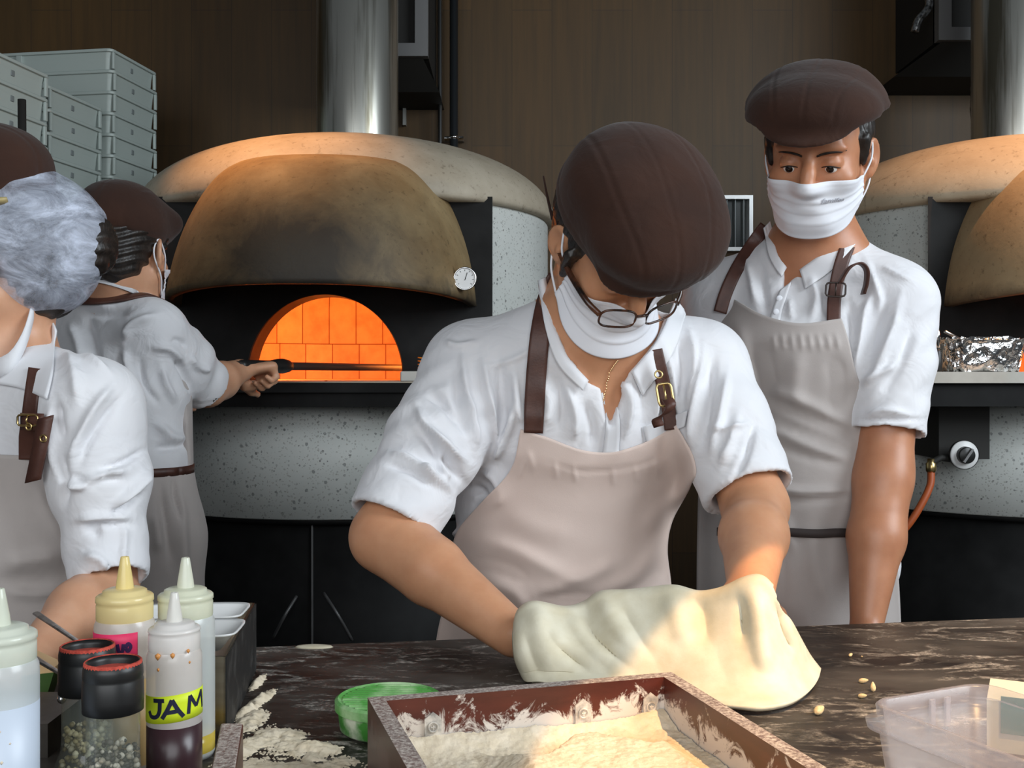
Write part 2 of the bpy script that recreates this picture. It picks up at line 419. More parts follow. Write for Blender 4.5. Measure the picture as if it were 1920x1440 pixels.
# ------------------------------------------------------------------ the two domed pizza ovens
M_hood = concrete_soot('hood_plaster', (0.0, -0.86, 1.50), (0.33, 0.7, 0.22), 0.93, srgb(128, 103, 68), srgb(160, 138, 100), lip=1.405)
M_dome = concrete_soot('dome_plaster', (0.0, -0.62, 1.70), (0.5, 0.1, 0.05), 0.4, srgb(158, 146, 126), srgb(186, 176, 158))
M_hood2 = concrete_soot('pale_hood_plaster', (0.1, -0.95, 1.36), (0.3, 0.3, 0.06), 0.7, srgb(166, 138, 102), srgb(188, 160, 122), lip=1.40)
M_dome2 = concrete_soot('pale_dome_plaster', (0.3, -0.5, 1.2), (0.1, 0.1, 0.1), 0.2, srgb(168, 148, 122), srgb(190, 172, 146))
YC = 3.45
def oven(X0, label, second):
    root = empty('pizza_oven', (X0, YC, 0), label, 'oven')
    c = np.array([X0, YC, 0])
    hood_m, dome_m = (M_hood2, M_dome2) if second else (M_hood, M_dome)
    MB().lathe([(0.585, 0.0), (0.59, 0.83)], c, 72).build('stand', M_black, root)
    MB().lathe([(0.60, 0.826), (0.605, 0.832), (0.605, 0.842)], c, 72).build('stand_rim', M_black, root)
    # door seam and its two pull rods
    if not second:
        p = P(585, 1000, 2.855)
        MB().box((p[0] - 0.002, 2.856, 0.05), (p[0] + 0.002, 2.87, 0.83)).build('door_seam', plain('worn_seam', (0.12, 0.12, 0.12), 0.6), root, smooth=False)
        for a, b_ in (((607, 1112), (660, 1200)), ((556, 1118), (512, 1196))):
            q = catmull([P(a[0], a[1], 2.83), P((a[0]+b_[0])/2, (a[1]+b_[1])/2 - 3, 2.79), P(b_[0], b_[1], 2.83)], 6)
            MB().tube(q, 0.0042, 8).build('door_rod', plain('dull_rod', (0.16, 0.16, 0.16), 0.5, 0.6), root)
    MB().lathe([(0.60, 0.838), (0.62, 0.844), (0.62, 1.15)], c, 96).build('base', M_terrazzo, root)
    # ledge
    if second:
        MB().box((X0 - 0.64, 2.70, 1.196), (X0 + 0.64, 3.35, 1.224)).build('stone_ledge', M_stone, root, smooth=False)
        o = MB().box((X0 - 0.63, 2.72, 1.138), (X0 + 0.63, 3.35, 1.196)).build('ledge_beam', M_black, root, smooth=False)
    else:
        o = MB().box((X0 - 0.50, 2.735, 1.172), (X0 + 0.50, 3.30, 1.198)).build('ledge', M_soot, root, smooth=False)
        MB().box((X0 - 0.50, 2.731, 1.1965), (X0 + 0.50, 2.83, 1.1995)).build('ledge_edging', plain('worn_steel_edge', (0.30, 0.27, 0.22), 0.4, 0.8), root, smooth=False)
        MB().box((X0 - 0.49, 2.75, 1.136), (X0 + 0.49, 3.30, 1.172)).build('ledge_beam', M_black, root, smooth=False)
    # upper drum, open towards the cook
    g = MB(); n = 90; a0, a1 = math.radians(-90 + 45), math.radians(270 - 45)
    G = []
    for k in range(n + 1):
        a = a0 + (a1 - a0) * k / n; ca, sa = math.cos(a), math.sin(a)
        G.append([c + np.array([r * ca, r * sa, z]) for r, z in ((0.55, 1.15), (0.612, 1.15), (0.62, 1.16), (0.62, 1.675), (0.61, 1.69), (0.55, 1.69))])
    g.grid(np.array(G), cv=True); m_ = 6
    g.f += [tuple(range(m_)), tuple(n * m_ + k for k in range(m_))[::-1]]
    g.build('drum', M_terrazzo, root, smooth=False)
    bevel(bpy.data.objects[[o2.name for o2 in COL.objects if o2.name.startswith('drum')][-1]], 0.006)
    # dome
    prof = [(0.55, 1.685), (0.635, 1.685)] + [(0.642 * math.cos(t) ** 0.9, 1.69 + 0.245 * math.sin(t)) for t in np.linspace(0.02, math.pi/2 - 0.02, 26)] + [(0.0, 1.935)]
    MB().lathe(prof, c, 96, cap0=False).build('dome', dome_m, root)
    # plate around the mouth, with the arch cut out and its throat
    yf, yb = 2.985, 3.10; hw, hh = 0.213, 0.222
    arch = [(-hw, 1.199), (-hw, 1.212)] + [(-hw * math.cos(t), 1.212 + hh * math.sin(t)) for t in np.linspace(0.06, math.pi - 0.06, 40)] + [(hw, 1.212), (hw, 1.199)]
    outer = []
    for x, z in arch:
        t = math.atan2(z - 1.199 + 1e-6, x); outer.append((max(-0.455, min(0.455, 0.9 * math.cos(t))), min(1.70, 1.199 + 0.9 * abs(math.sin(t)))))
    outer[0] = outer[1] = (-0.455, 1.199); outer[-1] = outer[-2] = (0.455, 1.199)
    G = np.array([[(X0 + xo, yf, zo), (X0 + x, yf, z), (X0 + x * 0.985, yf + 0.004, z)] + [(X0 + x * 0.985, yb, z)] for (x, z), (xo, zo) in zip(arch, outer)])
    G2 = np.concatenate([G, G[:, 3:4] * 1.0, G[:, :1] + np.array([0, yb - yf, 0])], 1)
    MB().grid(G2).build('mouth_plate', M_soot, root, smooth=False)
    # brick chamber (cylinder wall, vault, hearth), with brick coordinates
    n = 64; prof = [(0.50, 1.199), (0.50, 1.325), (0.50, 1.45)] + [(0.50 * math.cos(t), 1.45 + 0.22 * math.sin(t)) for t in np.linspace(0.2, math.pi/2 - 0.04, 9)]
    v, f, uv = [], [], []
    for r, z in prof:
        for k in range(n + 1):
            a = -math.pi/2 + 2 * math.pi * k / n
            v.append((X0 + r * math.cos(a), YC - 0.02 + r * math.sin(a), z)); uv.append((0.5 * a + 0.02, z - 1.2 + 0.066 + (0.22 if z > 1.5 else 0)))
    arcs = [k for k in range(n) if not (k < 5 or k >= n - 5)]
    for i in range(len(prof) - 1):
        for k in range(n):
            if k in arcs or prof[i][1] > 1.455: f.append((i*(n+1)+k, (i+1)*(n+1)+k, (i+1)*(n+1)+k+1, i*(n+1)+k+1))
    ch = obj('brick_chamber', v, f, M_brick, root)
    ul = ch.data.uv_layers.new(name='brick')
    for l in ch.data.loops: ul.data[l.index].uv = uv[l.vertex_index]
    he = MB().box((X0 - 0.5, yb - 0.1, 1.19), (X0 + 0.5, 3.98, 1.2005)).build('hearth', M_brick, root, smooth=False)
    ul = he.data.uv_layers.new(name='brick')
    for l in he.data.loops:
        q = he.data.vertices[l.vertex_index].co; ul.data[l.index].uv = (q.x * 0.4, q.y * 0.4)
    # fire
    for (fx, fy, s, hgt) in ((0.30, 3.44, 0.05, 0.10), (0.35, 3.36, 0.04, 0.07), (-0.37, 3.40, 0.07, 0.16), (-0.33, 3.30, 0.04, 0.09)):
        q = MB()
        q.lathe([(s * 0.5, 0), (s, hgt * 0.15), (s * 0.8, hgt * 0.4), (s * 0.35, hgt * 0.75), (0, hgt)], (X0 + fx, fy, 1.2), 14)
        for i_, vv in enumerate(q.v): q.v[i_] = (vv[0] + 0.02 * math.sin(vv[2] * 60 + fx * 9), vv[1], vv[2])
        q.build('flame', M_flame, root)
    point('fire_glow', (X0 - 0.30, 3.30, 1.31), 12, (1.0, 0.26, 0.045), 0.05)
    point('fire_glow', (X0 + 0.32, 3.32, 1.28), 5, (1.0, 0.23, 0.04), 0.05)
    # hood over the mouth
    ns, nt_ = 26, 60; G = np.zeros((nt_ + 1, ns + 1, 3))
    for i in range(nt_ + 1):
        th = math.radians(-92 + 184 * i / nt_); sx, cx_ = math.sin(th), math.cos(th)
        for j in range(ns + 1):
            s = j / ns; e = s ** 1.25
            hw_ = 0.412 - 0.100 * s + 0.02 * math.sin(math.pi * s)
            ys = 2.985 + 0.16 * s
            yfm = 2.56 + 0.36 * (1 - math.sqrt(max(0, 1 - s ** 2.0)))
            p = max(0.02, ys - yfm)
            G[i, j] = (X0 + hw_ * np.sign(sx) * abs(sx) ** 0.85, ys - p * max(cx_, -0.05), 1.402 + 0.028 * (1 - s) * max(cx_, 0) + 0.395 * s - 0.03 * s * abs(sx) ** 3)
    MB().sheet(G, 0.022).build('hood', hood_m, root)
    # flue
    MB().lathe([(0.129, 1.90), (0.129, 3.25)], c + np.array([0.016, 0.05, 0]), 64, cap0=False).build('flue', M_flue, root)
    MB().lathe([(0.14, 1.912), (0.14, 1.93), (0.13, 1.936)], c + np.array([0.016, 0.05, 0]), 64, cap0=False, cap1=False).build('flue_collar', M_dome if not second else M_dome2, root)
    return root
ov1 = oven(-0.508, 'left domed pizza oven with glowing brick mouth and soot stained hood', False)
ov2 = oven(1.585, 'right domed pizza oven, cut by the picture edge, with clean tan hood and stone ledge', True)
# thermometer of the left oven
Ry = np.array([[1, 0, 0], [0, 0, 1], [0, -1, 0]], float)    # lathe axis z -> -y... (x,y,z)->(x,z,-y)
AX = np.array([[1, 0, 0], [0, 0, -1], [0, 1, 0]], float)    # z axis points to the camera (-y)
tp = P(872, 523, 2.80)
th_ = MB().lathe([(0.006, -0.14), (0.006, 0.0), (0.029, 0.0), (0.030, 0.012), (0.027, 0.014), (0.026, 0.010)], tp, 40, AX).build('thermometer', M_chrome, ov1)
MB().lathe([(0.0262, 0.0102), (0.0001, 0.0103)], tp, 40, AX, cap0=False, cap1=False).build('dial', M_white, th_)
q = MB()
for k in range(9):
    a = math.radians(220 - k * 32.5); u, v_ = math.cos(a), math.sin(a)
    q.tube([tp + np.array([0.019*u, -0.0108, 0.019*v_]), tp + np.array([0.023*u, -0.0108, 0.023*v_])], 0.0006, 5)
q.tube([tp + np.array([0, -0.0112, -0.004]), tp + np.array([0.006, -0.0112, 0.015])], 0.0009, 6)
q.build('dial_marks', M_blackp, th_)
# gas controls of the right oven: dark cut-out, dial knob, brass fitting, hose
kx = P(1808, 807, 2.86)
cut = MB().box((kx[0] - 0.066, 2.86, kx[2] - 0.075), (kx[0] + 0.066, 3.1, kx[2] + 0.075)).build('control_recess', M_dark, ov2, smooth=False)
kp = P(1808, 853, 2.80)
kb = MB().lathe([(0.012, -0.08), (0.012, -0.01), (0.036, -0.01), (0.037, 0.0), (0.034, 0.004), (0.0, 0.004)], kp, 40, AX).build('control_dial', M_white, ov2)
kk = MB().lathe([(0.036, -0.012), (0.0375, -0.004), (0.0372, 0.003)], kp, 40, AX, cap0=False, cap1=False).lathe([(0.022, 0.004), (0.021, 0.018), (0.019, 0.020), (0, 0.020)], kp, 32, AX).build('knob', M_blackp, kb)
MB().box((-0.003, -0.028, -0.02), (0.003, -0.016, 0.02), np.array([[math.cos(.6), 0, math.sin(.6)], [0, 1, 0], [-math.sin(.6), 0, math.cos(.6)]]), kp).build('grip', plain('grey_mark', (0.2, 0.2, 0.2), 0.4), kb, smooth=False)
q = MB().tube([P(1795, 862, 2.82), P(1765, 858, 2.82), P(1748, 866, 2.82), P(1746, 880, 2.82)], [0.009]*4, 12).build('gas_valve', M_dark, ov2)
MB().lathe([(0.012, 0), (0.014, 0.006), (0.014, 0.022), (0.010, 0.026), (0.010, 0.034)], P(1746, 885, 2.82), 6).build('brass_fitting', M_brass, ov2)
hs = catmull([P(1746, 885, 2.82), P(1744, 910, 2.81), P(1728, 945, 2.80), P(1702, 985, 2.80), P(1660, 1030, 2.82), P(1610, 1110, 2.84), P(1600, 1400, 2.84)], 8)
MB().tube(hs, 0.0095, 12).build('gas_hose', plain('orange_rubber', srgb(176, 84, 38), 0.5), ov2)

# things on the ledges
o = MB().box((0, 0, 0), (0.155, 0.09, 0.026)).build('loading_block', plain('whitish_block', (0.62, 0.60, 0.55), 0.6), None, origin=(-0.278, 2.727, 1.1995), local=True, smooth=False)
tag(o, 'pale flat block lying on the left oven ledge at the right of the mouth', 'block'); bevel(o, 0.004)
# orange bristle brush leaning by the mouth
bb = P(800, 690, 2.86)
br_ = empty('oven_brush', tuple(bb - np.array([0, 0, 0.055])), 'orange bristled oven brush standing on the left oven ledge behind the cook', 'brush')
MB().box((0.0, -0.02, -0.055), (0.09, 0.02, 0.035), t=bb).build('brush_head', M_dark, br_, smooth=False)
q = MB()
for k in range(10):
    z = -0.048 + 0.008 * k
    for j in (-0.012, 0.0, 0.012): q.tube([bb + np.array([0.0, j, z]), bb + np.array([-0.022, j, z + 0.002 * (k - 5) * 0.4])], [0.0022, 0.0016], 5)
q.build('bristle', plain('orange_bristle', srgb(255, 150, 40), 0.5), br_)['kind'] = 'stuff'

# foil-wrapped tray and tools on the right oven's stone ledge
def crumple(name):
    m, nt, b = _mat(name); b.inputs['Metallic'].default_value = 1.0; b.inputs['Roughness'].default_value = 0.16; b.inputs['Base Color'].default_value = (0.82, 0.81, 0.80, 1)
    tc = N(nt, 'ShaderNodeTexCoord'); v = N(nt, 'ShaderNodeTexVoronoi'); v.inputs['Scale'].default_value = 42; v.feature = 'SMOOTH_F1'
    wn = noise_node(nt, 30, 4); a2 = N(nt, 'ShaderNodeVectorMath'); a2.operation = 'MULTIPLY_ADD'; a2.inputs[1].default_value = (0.03,) * 3
    nt.links.new(wn.outputs['Color'], a2.inputs[0]); nt.links.new(tc.outputs['Object'], a2.inputs[2]); nt.links.new(a2.outputs[0], v.inputs['Vector'])
    bump(nt, b, v.outputs['Distance'], 1.0, 0.012); return m
M_foil = crumple('crumpled_foil')
fp = P(1836, 698, 2.78); fp[2] = 1.2245
ft = empty('foil_tray', tuple(fp), 'foil wrapped loaf tray on the stone ledge of the right oven', 'tray')
G = []
for k in range(49):
    a = 2 * math.pi * k / 48
    def sq(rx, ry): return np.array([rx * np.sign(math.cos(a)) * abs(math.cos(a)) ** 0.4, ry * np.sign(math.sin(a)) * abs(math.sin(a)) ** 0.4])
    col_ = []
    for rx, ry, z in ((0.085, 0.05, 0.0), (0.092, 0.056, 0.03), (0.100, 0.062, 0.07), (0.108, 0.068, 0.080), (0.106, 0.067, 0.084), (0.096, 0.058, 0.078), (0.086, 0.05, 0.02), (0.0, 0.0, 0.018)):
        xy = sq(rx, ry); jit = RNG.normal(0, 0.0018, 3) * (k < 48)
        col_.append(fp + np.array([xy[0], xy[1], z]) + (jit if k < 48 else 0))
    G.append(col_)
G[48] = G[0]
MB().grid(np.array(G)[:48], cu=True).build('foil_shell', M_foil, ft, smooth=False)
MB().tube([P(1772, 622, 2.72), P(1800, 636, 2.78), P(1830, 641, 2.84)], 0.004, 8).build('skewer_handle', M_steel, ft)
bt = P(1758, 695, 2.73); bt[2] = 1.2245
lt = empty('gas_lighter', tuple(bt), 'small black and silver lighter standing on the stone ledge beside the foil tray', 'lighter')
MB().lathe([(0.010, 0), (0.011, 0.004), (0.011, 0.045), (0.008, 0.05), (0.008, 0.055)], bt, 20).build('handle', M_blackp, lt)
MB().lathe([(0.0065, 0.055), (0.0065, 0.10), (0.004, 0.104)], bt, 16).build('nozzle', M_chrome, lt)

# ------------------------------------------------------------------ ducts, pipes and grille on the back wall
def duct(xa, xb, zb, flip, label):
    r = empty('extractor_duct', ((xa + xb) / 2, 4.0, zb), label, 'duct')
    MB().box((xa, 3.86, zb), (xb, 4.25, 3.2)).build('casing', M_dark, r, smooth=False)
    t = 0.045; q = MB(); q.box((xa, 3.82, zb), (xb, 3.87, zb + t)); q.box((xa, 3.82, zb + t), (xa + t, 3.87, 3.2)); q.box((xb - t, 3.82, zb + t), (xb, 3.87, 3.2))
    q.build('flange', M_duct, r, smooth=False)
    s = 0.06
    lo, hi = (xa - 0.1, xb) if flip else (xa, xb + 0.03)
    v = [(xa + 0.02, 3.84, zb), (xb - 0.02, 3.84, zb), (hi, 3.98, zb - 0.085), (lo, 3.98, zb - 0.085), (xa + 0.02, 4.25, zb), (xb - 0.02, 4.25, zb), (hi, 4.25, zb - 0.085), (lo, 4.25, zb - 0.085)]
    obj('cowl', v, [(0, 1, 2, 3), (4, 7, 6, 5), (0, 3, 7, 4), (1, 5, 6, 2), (3, 2, 6, 7), (0, 4, 5, 1)], M_dark, r, smooth=False)
    return r
duct(-0.68, P(803, 0, 3.84)[0], P(0, 108, 3.84)[2], False, 'grey flanged extractor duct on the wall behind the left flue')
dr = duct(P(1756, 0, 3.84)[0], 1.95, P(0, 78, 3.84)[2], True, 'grey flanged extractor duct on the wall behind the right flue')
for px, r_, m, lab in ((825, 0.0085, M_steel, 'thin bright steel conduit pipe on the back wall beside the left flue'), (851, 0.016, plain('dark_pipe', (0.05, 0.055, 0.06), 0.3, 0.7), 'thicker dark pipe on the back wall with a shiny clamp')):
    x = P(px, 0, 4.17)[0]
    o = empty('wall_pipe', (x, 4.17, 0), lab, 'pipe', 'pipes on the back wall')
    MB().lathe([(r_, 0.0), (r_, 3.2)], (x, 4.17, 0), 20).build('pipe', m, o)
    zc = P(0, 258, 4.17)[2]
    for z in ((zc,) if px > 840 else (1.5,)):
        MB().lathe([(r_ + 0.002, -0.006), (r_ + 0.004, 0), (r_ + 0.002, 0.006)], (x, 4.17, z), 20).box((x - r_ - 0.02, 4.165, z - 0.004), (x + r_ + 0.02, 4.25, z + 0.004)).build('clamp', M_chrome, o)
hp = P(758, 200, 4.22)
hk = empty('wall_bracket', tuple(hp), 'small pale bracket screwed to the wall just right of the left flue', 'bracket')
MB().box((-0.006, 0, -0.07), (0.006, 0.03, 0.01), t=hp).box((-0.006, -0.03, 0.0), (0.03, 0.0, 0.012), t=hp).build('arm', plain('pale_metal', (0.30, 0.30, 0.28), 0.5, 0.3), hk, smooth=False)
# braided hoses beside the right flue
M_braid = mottled('braided_steel', (0.5, 0.5, 0.5), (0.06, 0.06, 0.06), 90, 0.3, 0.9, 0.3, 120)
hx = P(1832, 120, 3.72)
bh = empty('braided_hose', (hx[0], 3.72, 1.8), 'pair of braided steel hoses hanging beside the right flue', 'hose')
for dx in (-6, 9):
    pts = [P(1832 + dx + 2 * math.sin(k * 0.7 + dx), 60 + k * 21, 3.72) for k in range(13)]
    pts[0][2] = 2.5
    MB().tube(pts, [0.008 + 0.0022 * (k % 2) for k in range(13)], 10).build('hose', M_braid, bh)
MB().lathe([(0.02, 1.75), (0.02, 1.97), (0.012, 2.0)], (hx[0] + 0.004, 3.74, 0), 16).build('hose_connector', M_dark, bh)
q = catmull([P(1735, -30, 3.8), P(1742, 10, 3.8), P(1722, 38, 3.8), P(1715, 60, 3.8)], 6)
qh = empty('braided_hose', tuple(P(1722, 38, 3.8)), 'short braided steel hose hanging from the duct behind the right flue', 'hose')
MB().tube(q, 0.014, 10).build('hose', M_braid, qh)
# grille on the wall behind the cooks
g0, g1 = P(1286, 366, 4.2), P(1412, 470, 4.2)
gr = empty('wall_grille', ((g0[0] + g1[0]) / 2, 4.24, g1[2]), 'white framed dark grille on the back wall between the two front cooks', 'grille')
t = 0.014; q = MB(); x0, x1, z0, z1 = g0[0], g1[0], g1[2], g0[2]
q.box((x0, 4.20, z1 - t), (x1, 4.249, z1)).box((x0, 4.20, z0), (x1, 4.249, z0 + t)).box((x0, 4.20, z0 + t), (x0 + t, 4.249, z1 - t)).box((x1 - t, 4.20, z0 + t), (x1, 4.249, z1 - t))
q.build('frame', plain('brushed_white', (0.62, 0.63, 0.63), 0.35, 0.4), gr, smooth=False)
MB().box((x0 + t, 4.235, z0 + t), (x1 - t, 4.249, z1 - t)).build('back_plate', plain('dark_teal', (0.012, 0.018, 0.018), 0.2), gr, smooth=False)
q = MB()
for k in range(1, 8):
    x = x0 + (x1 - x0) * k / 8; q.box((x - 0.002, 4.215, z0 + t), (x + 0.002, 4.225, z1 - t))
q.build('bar', plain('grey_bar', (0.10, 0.11, 0.11), 0.4, 0.4), gr, smooth=False)

# ------------------------------------------------------------------ stacked dough crates on a rack
rk = empty('storage_rack', (-1.7, 3.3, 0), 'dark steel rack that carries the white dough crates behind the cooks', 'rack')
SZ = 1.641
MB().box((-2.2, 2.62, SZ - 0.03), (-1.24, 3.82, SZ - 0.001)).build('shelf', M_duct, rk, smooth=False)
MB().box((-2.2, 2.62, 0.9), (-1.24, 3.82, 0.93)).build('shelf', M_duct, rk, smooth=False)
for x in (-2.18, -1.28):
    for y in (2.64, 3.78): MB().box((x - 0.02, y, 0), (x + 0.02, y + 0.03, SZ - 0.03)).build('post', M_duct, rk, smooth=False)
def crate_mesh(mark):
    L, W, H, t = 0.42, 0.30, 0.066, 0.004
    def ring(l, w_, z, r=0.018):
        pts = []
        for cx_, cy_, a0 in ((l/2 - r, w_/2 - r, 0), (-l/2 + r, w_/2 - r, 90), (-l/2 + r, -w_/2 + r, 180), (l/2 - r, -w_/2 + r, 270)):
            for k in range(4):
                a = math.radians(a0 + 30 * k); pts.append((cx_ + r * math.cos(a), cy_ + r * math.sin(a), z))
        return pts
    prof = [(L - 0.030, W - 0.030, 0.0), (L - 0.026, W - 0.026, 0.004), (L - 0.018, W - 0.018, H - 0.010), (L, W, H - 0.010), (L, W, H - 0.0005), (L - 0.012, W - 0.012, H - 0.0005), (L - 0.03, W - 0.03, 0.010)]
    rings = [ring(*p) for p in prof]; n = len(rings[0]); v = [q for r_ in rings for q in r_]; f = []
    for i in range(len(rings) - 1):
        for k in range(n): f.append((i*n+k, i*n+(k+1) % n, (i+1)*n+(k+1) % n, (i+1)*n+k))
    f.append(tuple(range(n))[::-1]); f.append(tuple((len(rings)-1)*n + k for k in range(n)))
    q = MB(); q.add(np.array(v) + np.array([-L/2, -W/2, 0]), f)
    for yy in (-W + 0.012, -0.024):
        q.box((-0.008, yy, 0.004), (0.0, yy + 0.012, H - 0.010))
    q.box((-L * 0.78, -W - 0.0, 0.030), (-L * 0.78 + 0.02, -W + 0.012, H - 0.010))
    fm = [0] * len(q.f)
    if mark:
        q.box((-0.014, -W * 0.55, 0.024), (-0.0088, -W * 0.55 + 0.016, 0.040)); fm += [1] * 6
    return q, fm
M_mark = plain('grey_print', srgb(120, 128, 128), 0.6)
def stack(ox, oy, rz, nC, lab_top, lab_mid, grp):
    proto = None
    for k in range(nC):
        q, fm = (None, None)
        z = SZ + 0.066 * k
        if proto is None:
            q, fm = crate_mesh(True)
            o = obj('dough_crate', q.v, q.f, None, None, origin=(ox, oy, z), local=True, mats=[M_crate, M_mark], fmat=fm, smooth=False)
            bevel(o, 0.0015, 1); proto = o
        else:
            o = proto.copy(); COL.objects.link(o)
        o.location = (ox + RNG.normal(0, 0.0012), oy + RNG.normal(0, 0.0012), z); o.rotation_euler = (0, 0, math.radians(rz) + RNG.normal(0, 0.003))
        top = nC - 1 - k
        ords = ['topmost', 'second from the top', 'third from the top', 'fourth from the top', 'fifth from the top', 'sixth from the top', 'seventh from the top', 'eighth from the top', 'lowest']
        tag(o, 'white dough crate, %s in %s' % ('lowest' if k == 0 else ords[top], lab_mid), 'crate', grp)
stack(-1.268, 3.02, -9.4, 6, '', 'the nearest stack at left edge', 'crates in the nearest stack')
stack(-1.262, 3.40, -9.4, 6, '', 'the middle stack behind the hairnet', 'crates in the middle stack')
stack(-1.197, 3.72, -9.4, 9, '', 'the tallest rear stack by the brown wall', 'crates in the tallest stack')
# dark rod of a peel leaning in front of the crates
ra, rb = P(41, 187, 2.58), np.array([-1.10, 2.50, 0.0])
pr = empty('peel', tuple(rb), 'dark peel handle leaning upright in front of the white crates', 'peel')
MB().tube([ra, ra * 0.7 + rb * 0.3, ra * 0.2 + rb * 0.8, rb + np.array([0, 0, 0.16])], [0.0095, 0.0095, 0.0085, 0.0085], 12).build('handle', M_dark, pr)
MB().lathe([(0.02, 0.0), (0.05, 0.01), (0.05, 0.10), (0.012, 0.17)], rb, 20).build('brush_foot', M_dark, pr)
# ------------------------------------------------------------------ figures: distance fields meshed as one continuous surface
def axis_pts(lo, hi, h, fine=()):
    pts = [lo]
    while pts[-1] < hi:
        x = pts[-1]; hh = h
        for a, b, hf in fine:
            if a - 0.01 <= x <= b + 0.01: hh = min(hh, hf)
        pts.append(x + hh)
    return np.array(pts, np.float32)
class Field:
    def __init__(s, ax, ay, az):
        s.A = (ax, ay, az); s.v = np.full((len(ax), len(ay), len(az)), 0.5, np.float32)
    def win(s, lo, hi):
        sl = []
        for A, a, b in zip(s.A, lo, hi):
            i, j = np.searchsorted(A, a), np.searchsorted(A, b)
            sl.append(slice(max(i - 1, 0), min(j + 1, len(A))))
        X, Y, Z = s.A[0][sl[0]][:, None, None], s.A[1][sl[1]][None, :, None], s.A[2][sl[2]][None, None, :]
        return tuple(sl), X, Y, Z
    def comb(s, sl, d, k, mode):
        a = s.v[sl]
        if a.size == 0: return
        if mode == 'add':
            if k > 0:
                h = np.maximum(k - np.abs(a - d), 0) / k; s.v[sl] = np.minimum(a, d) - h * h * k * 0.25
            else: s.v[sl] = np.minimum(a, d)
        elif mode == 'sub':
            d = -d
            if k > 0:
                h = np.maximum(k - np.abs(a - d), 0) / k; s.v[sl] = np.maximum(a, d) + h * h * k * 0.25
            else: s.v[sl] = np.maximum(a, d)
    def cap(s, a, b, ra, rb, k=0.02, mode='add'):
        a, b = np.asarray(a, float), np.asarray(b, float); m = max(ra, rb) + k + 0.02
        sl, X, Y, Z = s.win(np.minimum(a, b) - m, np.maximum(a, b) + m)
        ab = b - a; L2 = max(float(ab @ ab), 1e-9)
        px, py, pz = X - a[0], Y - a[1], Z - a[2]
        t = np.clip((px * ab[0] + py * ab[1] + pz * ab[2]) / L2, 0, 1)
        d = np.sqrt((px - t * ab[0])**2 + (py - t * ab[1])**2 + (pz - t * ab[2])**2) - (ra + (rb - ra) * t)
        s.comb(sl, d.astype(np.float32), k, mode); return s
    def chain(s, pts, rs, k=0.02):
        for i in range(len(pts) - 1): s.cap(pts[i], pts[i+1], rs[i], rs[i+1], k)
        return s
    def ecap(s, a, b, ra, rb, lat, k=0.03, mode='add', flat=False):
        """elliptic limb: ra, rb = (half width along lat, half depth)"""
        a, b = np.asarray(a, float), np.asarray(b, float); ax = b - a; L = np.linalg.norm(ax); ax = ax / L
        lat = nrm(np.asarray(lat, float) - ax * np.dot(lat, ax)); wv = np.cross(ax, lat); m = max(*ra, *rb) + k + 0.02
        sl, X, Y, Z = s.win(np.minimum(a, b) - m, np.maximum(a, b) + m)
        px, py, pz = X - a[0], Y - a[1], Z - a[2]
        q = px*ax[0] + py*ax[1] + pz*ax[2]; u = px*lat[0] + py*lat[1] + pz*lat[2]; w_ = px*wv[0] + py*wv[1] + pz*wv[2]
        t = np.clip(q / L, 0, 1); ru = ra[0] + (rb[0]-ra[0])*t; rw = ra[1] + (rb[1]-ra[1])*t
        e = np.where(q < 0, -q, np.where(q > L, q - L, 0)); rm = np.minimum(ru, rw)
        k0 = np.sqrt((u/ru)**2 + (w_/rw)**2 + (e/rm)**2); k1 = np.sqrt((u/ru**2)**2 + (w_/rw**2)**2 + (e/rm**2)**2)
        d = k0 * (k0 - 1) / np.maximum(k1, 1e-4)
        s.comb(sl, d.astype(np.float32), k, mode); return s
    def ell(s, c, r, M=None, k=0.02, mode='add'):
        c = np.asarray(c, float); m = max(r) + k + 0.02
        sl, X, Y, Z = s.win(c - m, c + m); px, py, pz = X - c[0], Y - c[1], Z - c[2]
        if M is not None:
            M = np.asarray(M); px, py, pz = (px*M[0, j] + py*M[1, j] + pz*M[2, j] for j in range(3))
        k0 = np.sqrt((px/r[0])**2 + (py/r[1])**2 + (pz/r[2])**2); k1 = np.sqrt((px/r[0]**2)**2 + (py/r[1]**2)**2 + (pz/r[2]**2)**2)
        d = k0 * (k0 - 1) / np.maximum(k1, 1e-4)
        s.comb(sl, d.astype(np.float32), k, mode); return s
    def plane_cut(s, p, n, k=0.0):
        """remove everything on the side n points to"""
        p, n = np.asarray(p, float), nrm(n)
        X, Y, Z = s.A[0][:, None, None], s.A[1][None, :, None], s.A[2][None, None, :]
        d = (X - p[0])*n[0] + (Y - p[1])*n[1] + (Z - p[2])*n[2]
        s.v = np.maximum(s.v, d.astype(np.float32)); return s
    def poly_cut(s, poly, d0, d1, lo, hi, add=False):
        """cut a photo-space outline out of the field between distances d0 and d1 (a neckline)"""
        sl, X, Y, Z = s.win(lo, hi); Yb = np.broadcast_to(Y, s.v[sl].shape)
        u = CXP + X / Yb * FPX; v = CYP - (Z - CAMZ) / Yb * FPX
        dist = np.full(Yb.shape, 1e9); inside = np.zeros(Yb.shape, bool); n = len(poly)
        for i in range(n):
            (x0, y0), (x1, y1) = poly[i], poly[(i+1) % n]; ex, ey = x1-x0, y1-y0
            t = np.clip(((u-x0)*ex + (v-y0)*ey) / (ex*ex + ey*ey + 1e-9), 0, 1)
            dist = np.minimum(dist, (u-x0-t*ex)**2 + (v-y0-t*ey)**2)
            c = ((y0 > v) != (y1 > v)) & (u < (x1-x0)*(v-y0)/((y1-y0) if y1 != y0 else 1e-9) + x0); inside ^= c
        d = np.sqrt(dist) * Yb / FPX; d = np.where(inside, -d, d)
        d = np.maximum(d, np.maximum(d0 - Yb, Yb - d1))
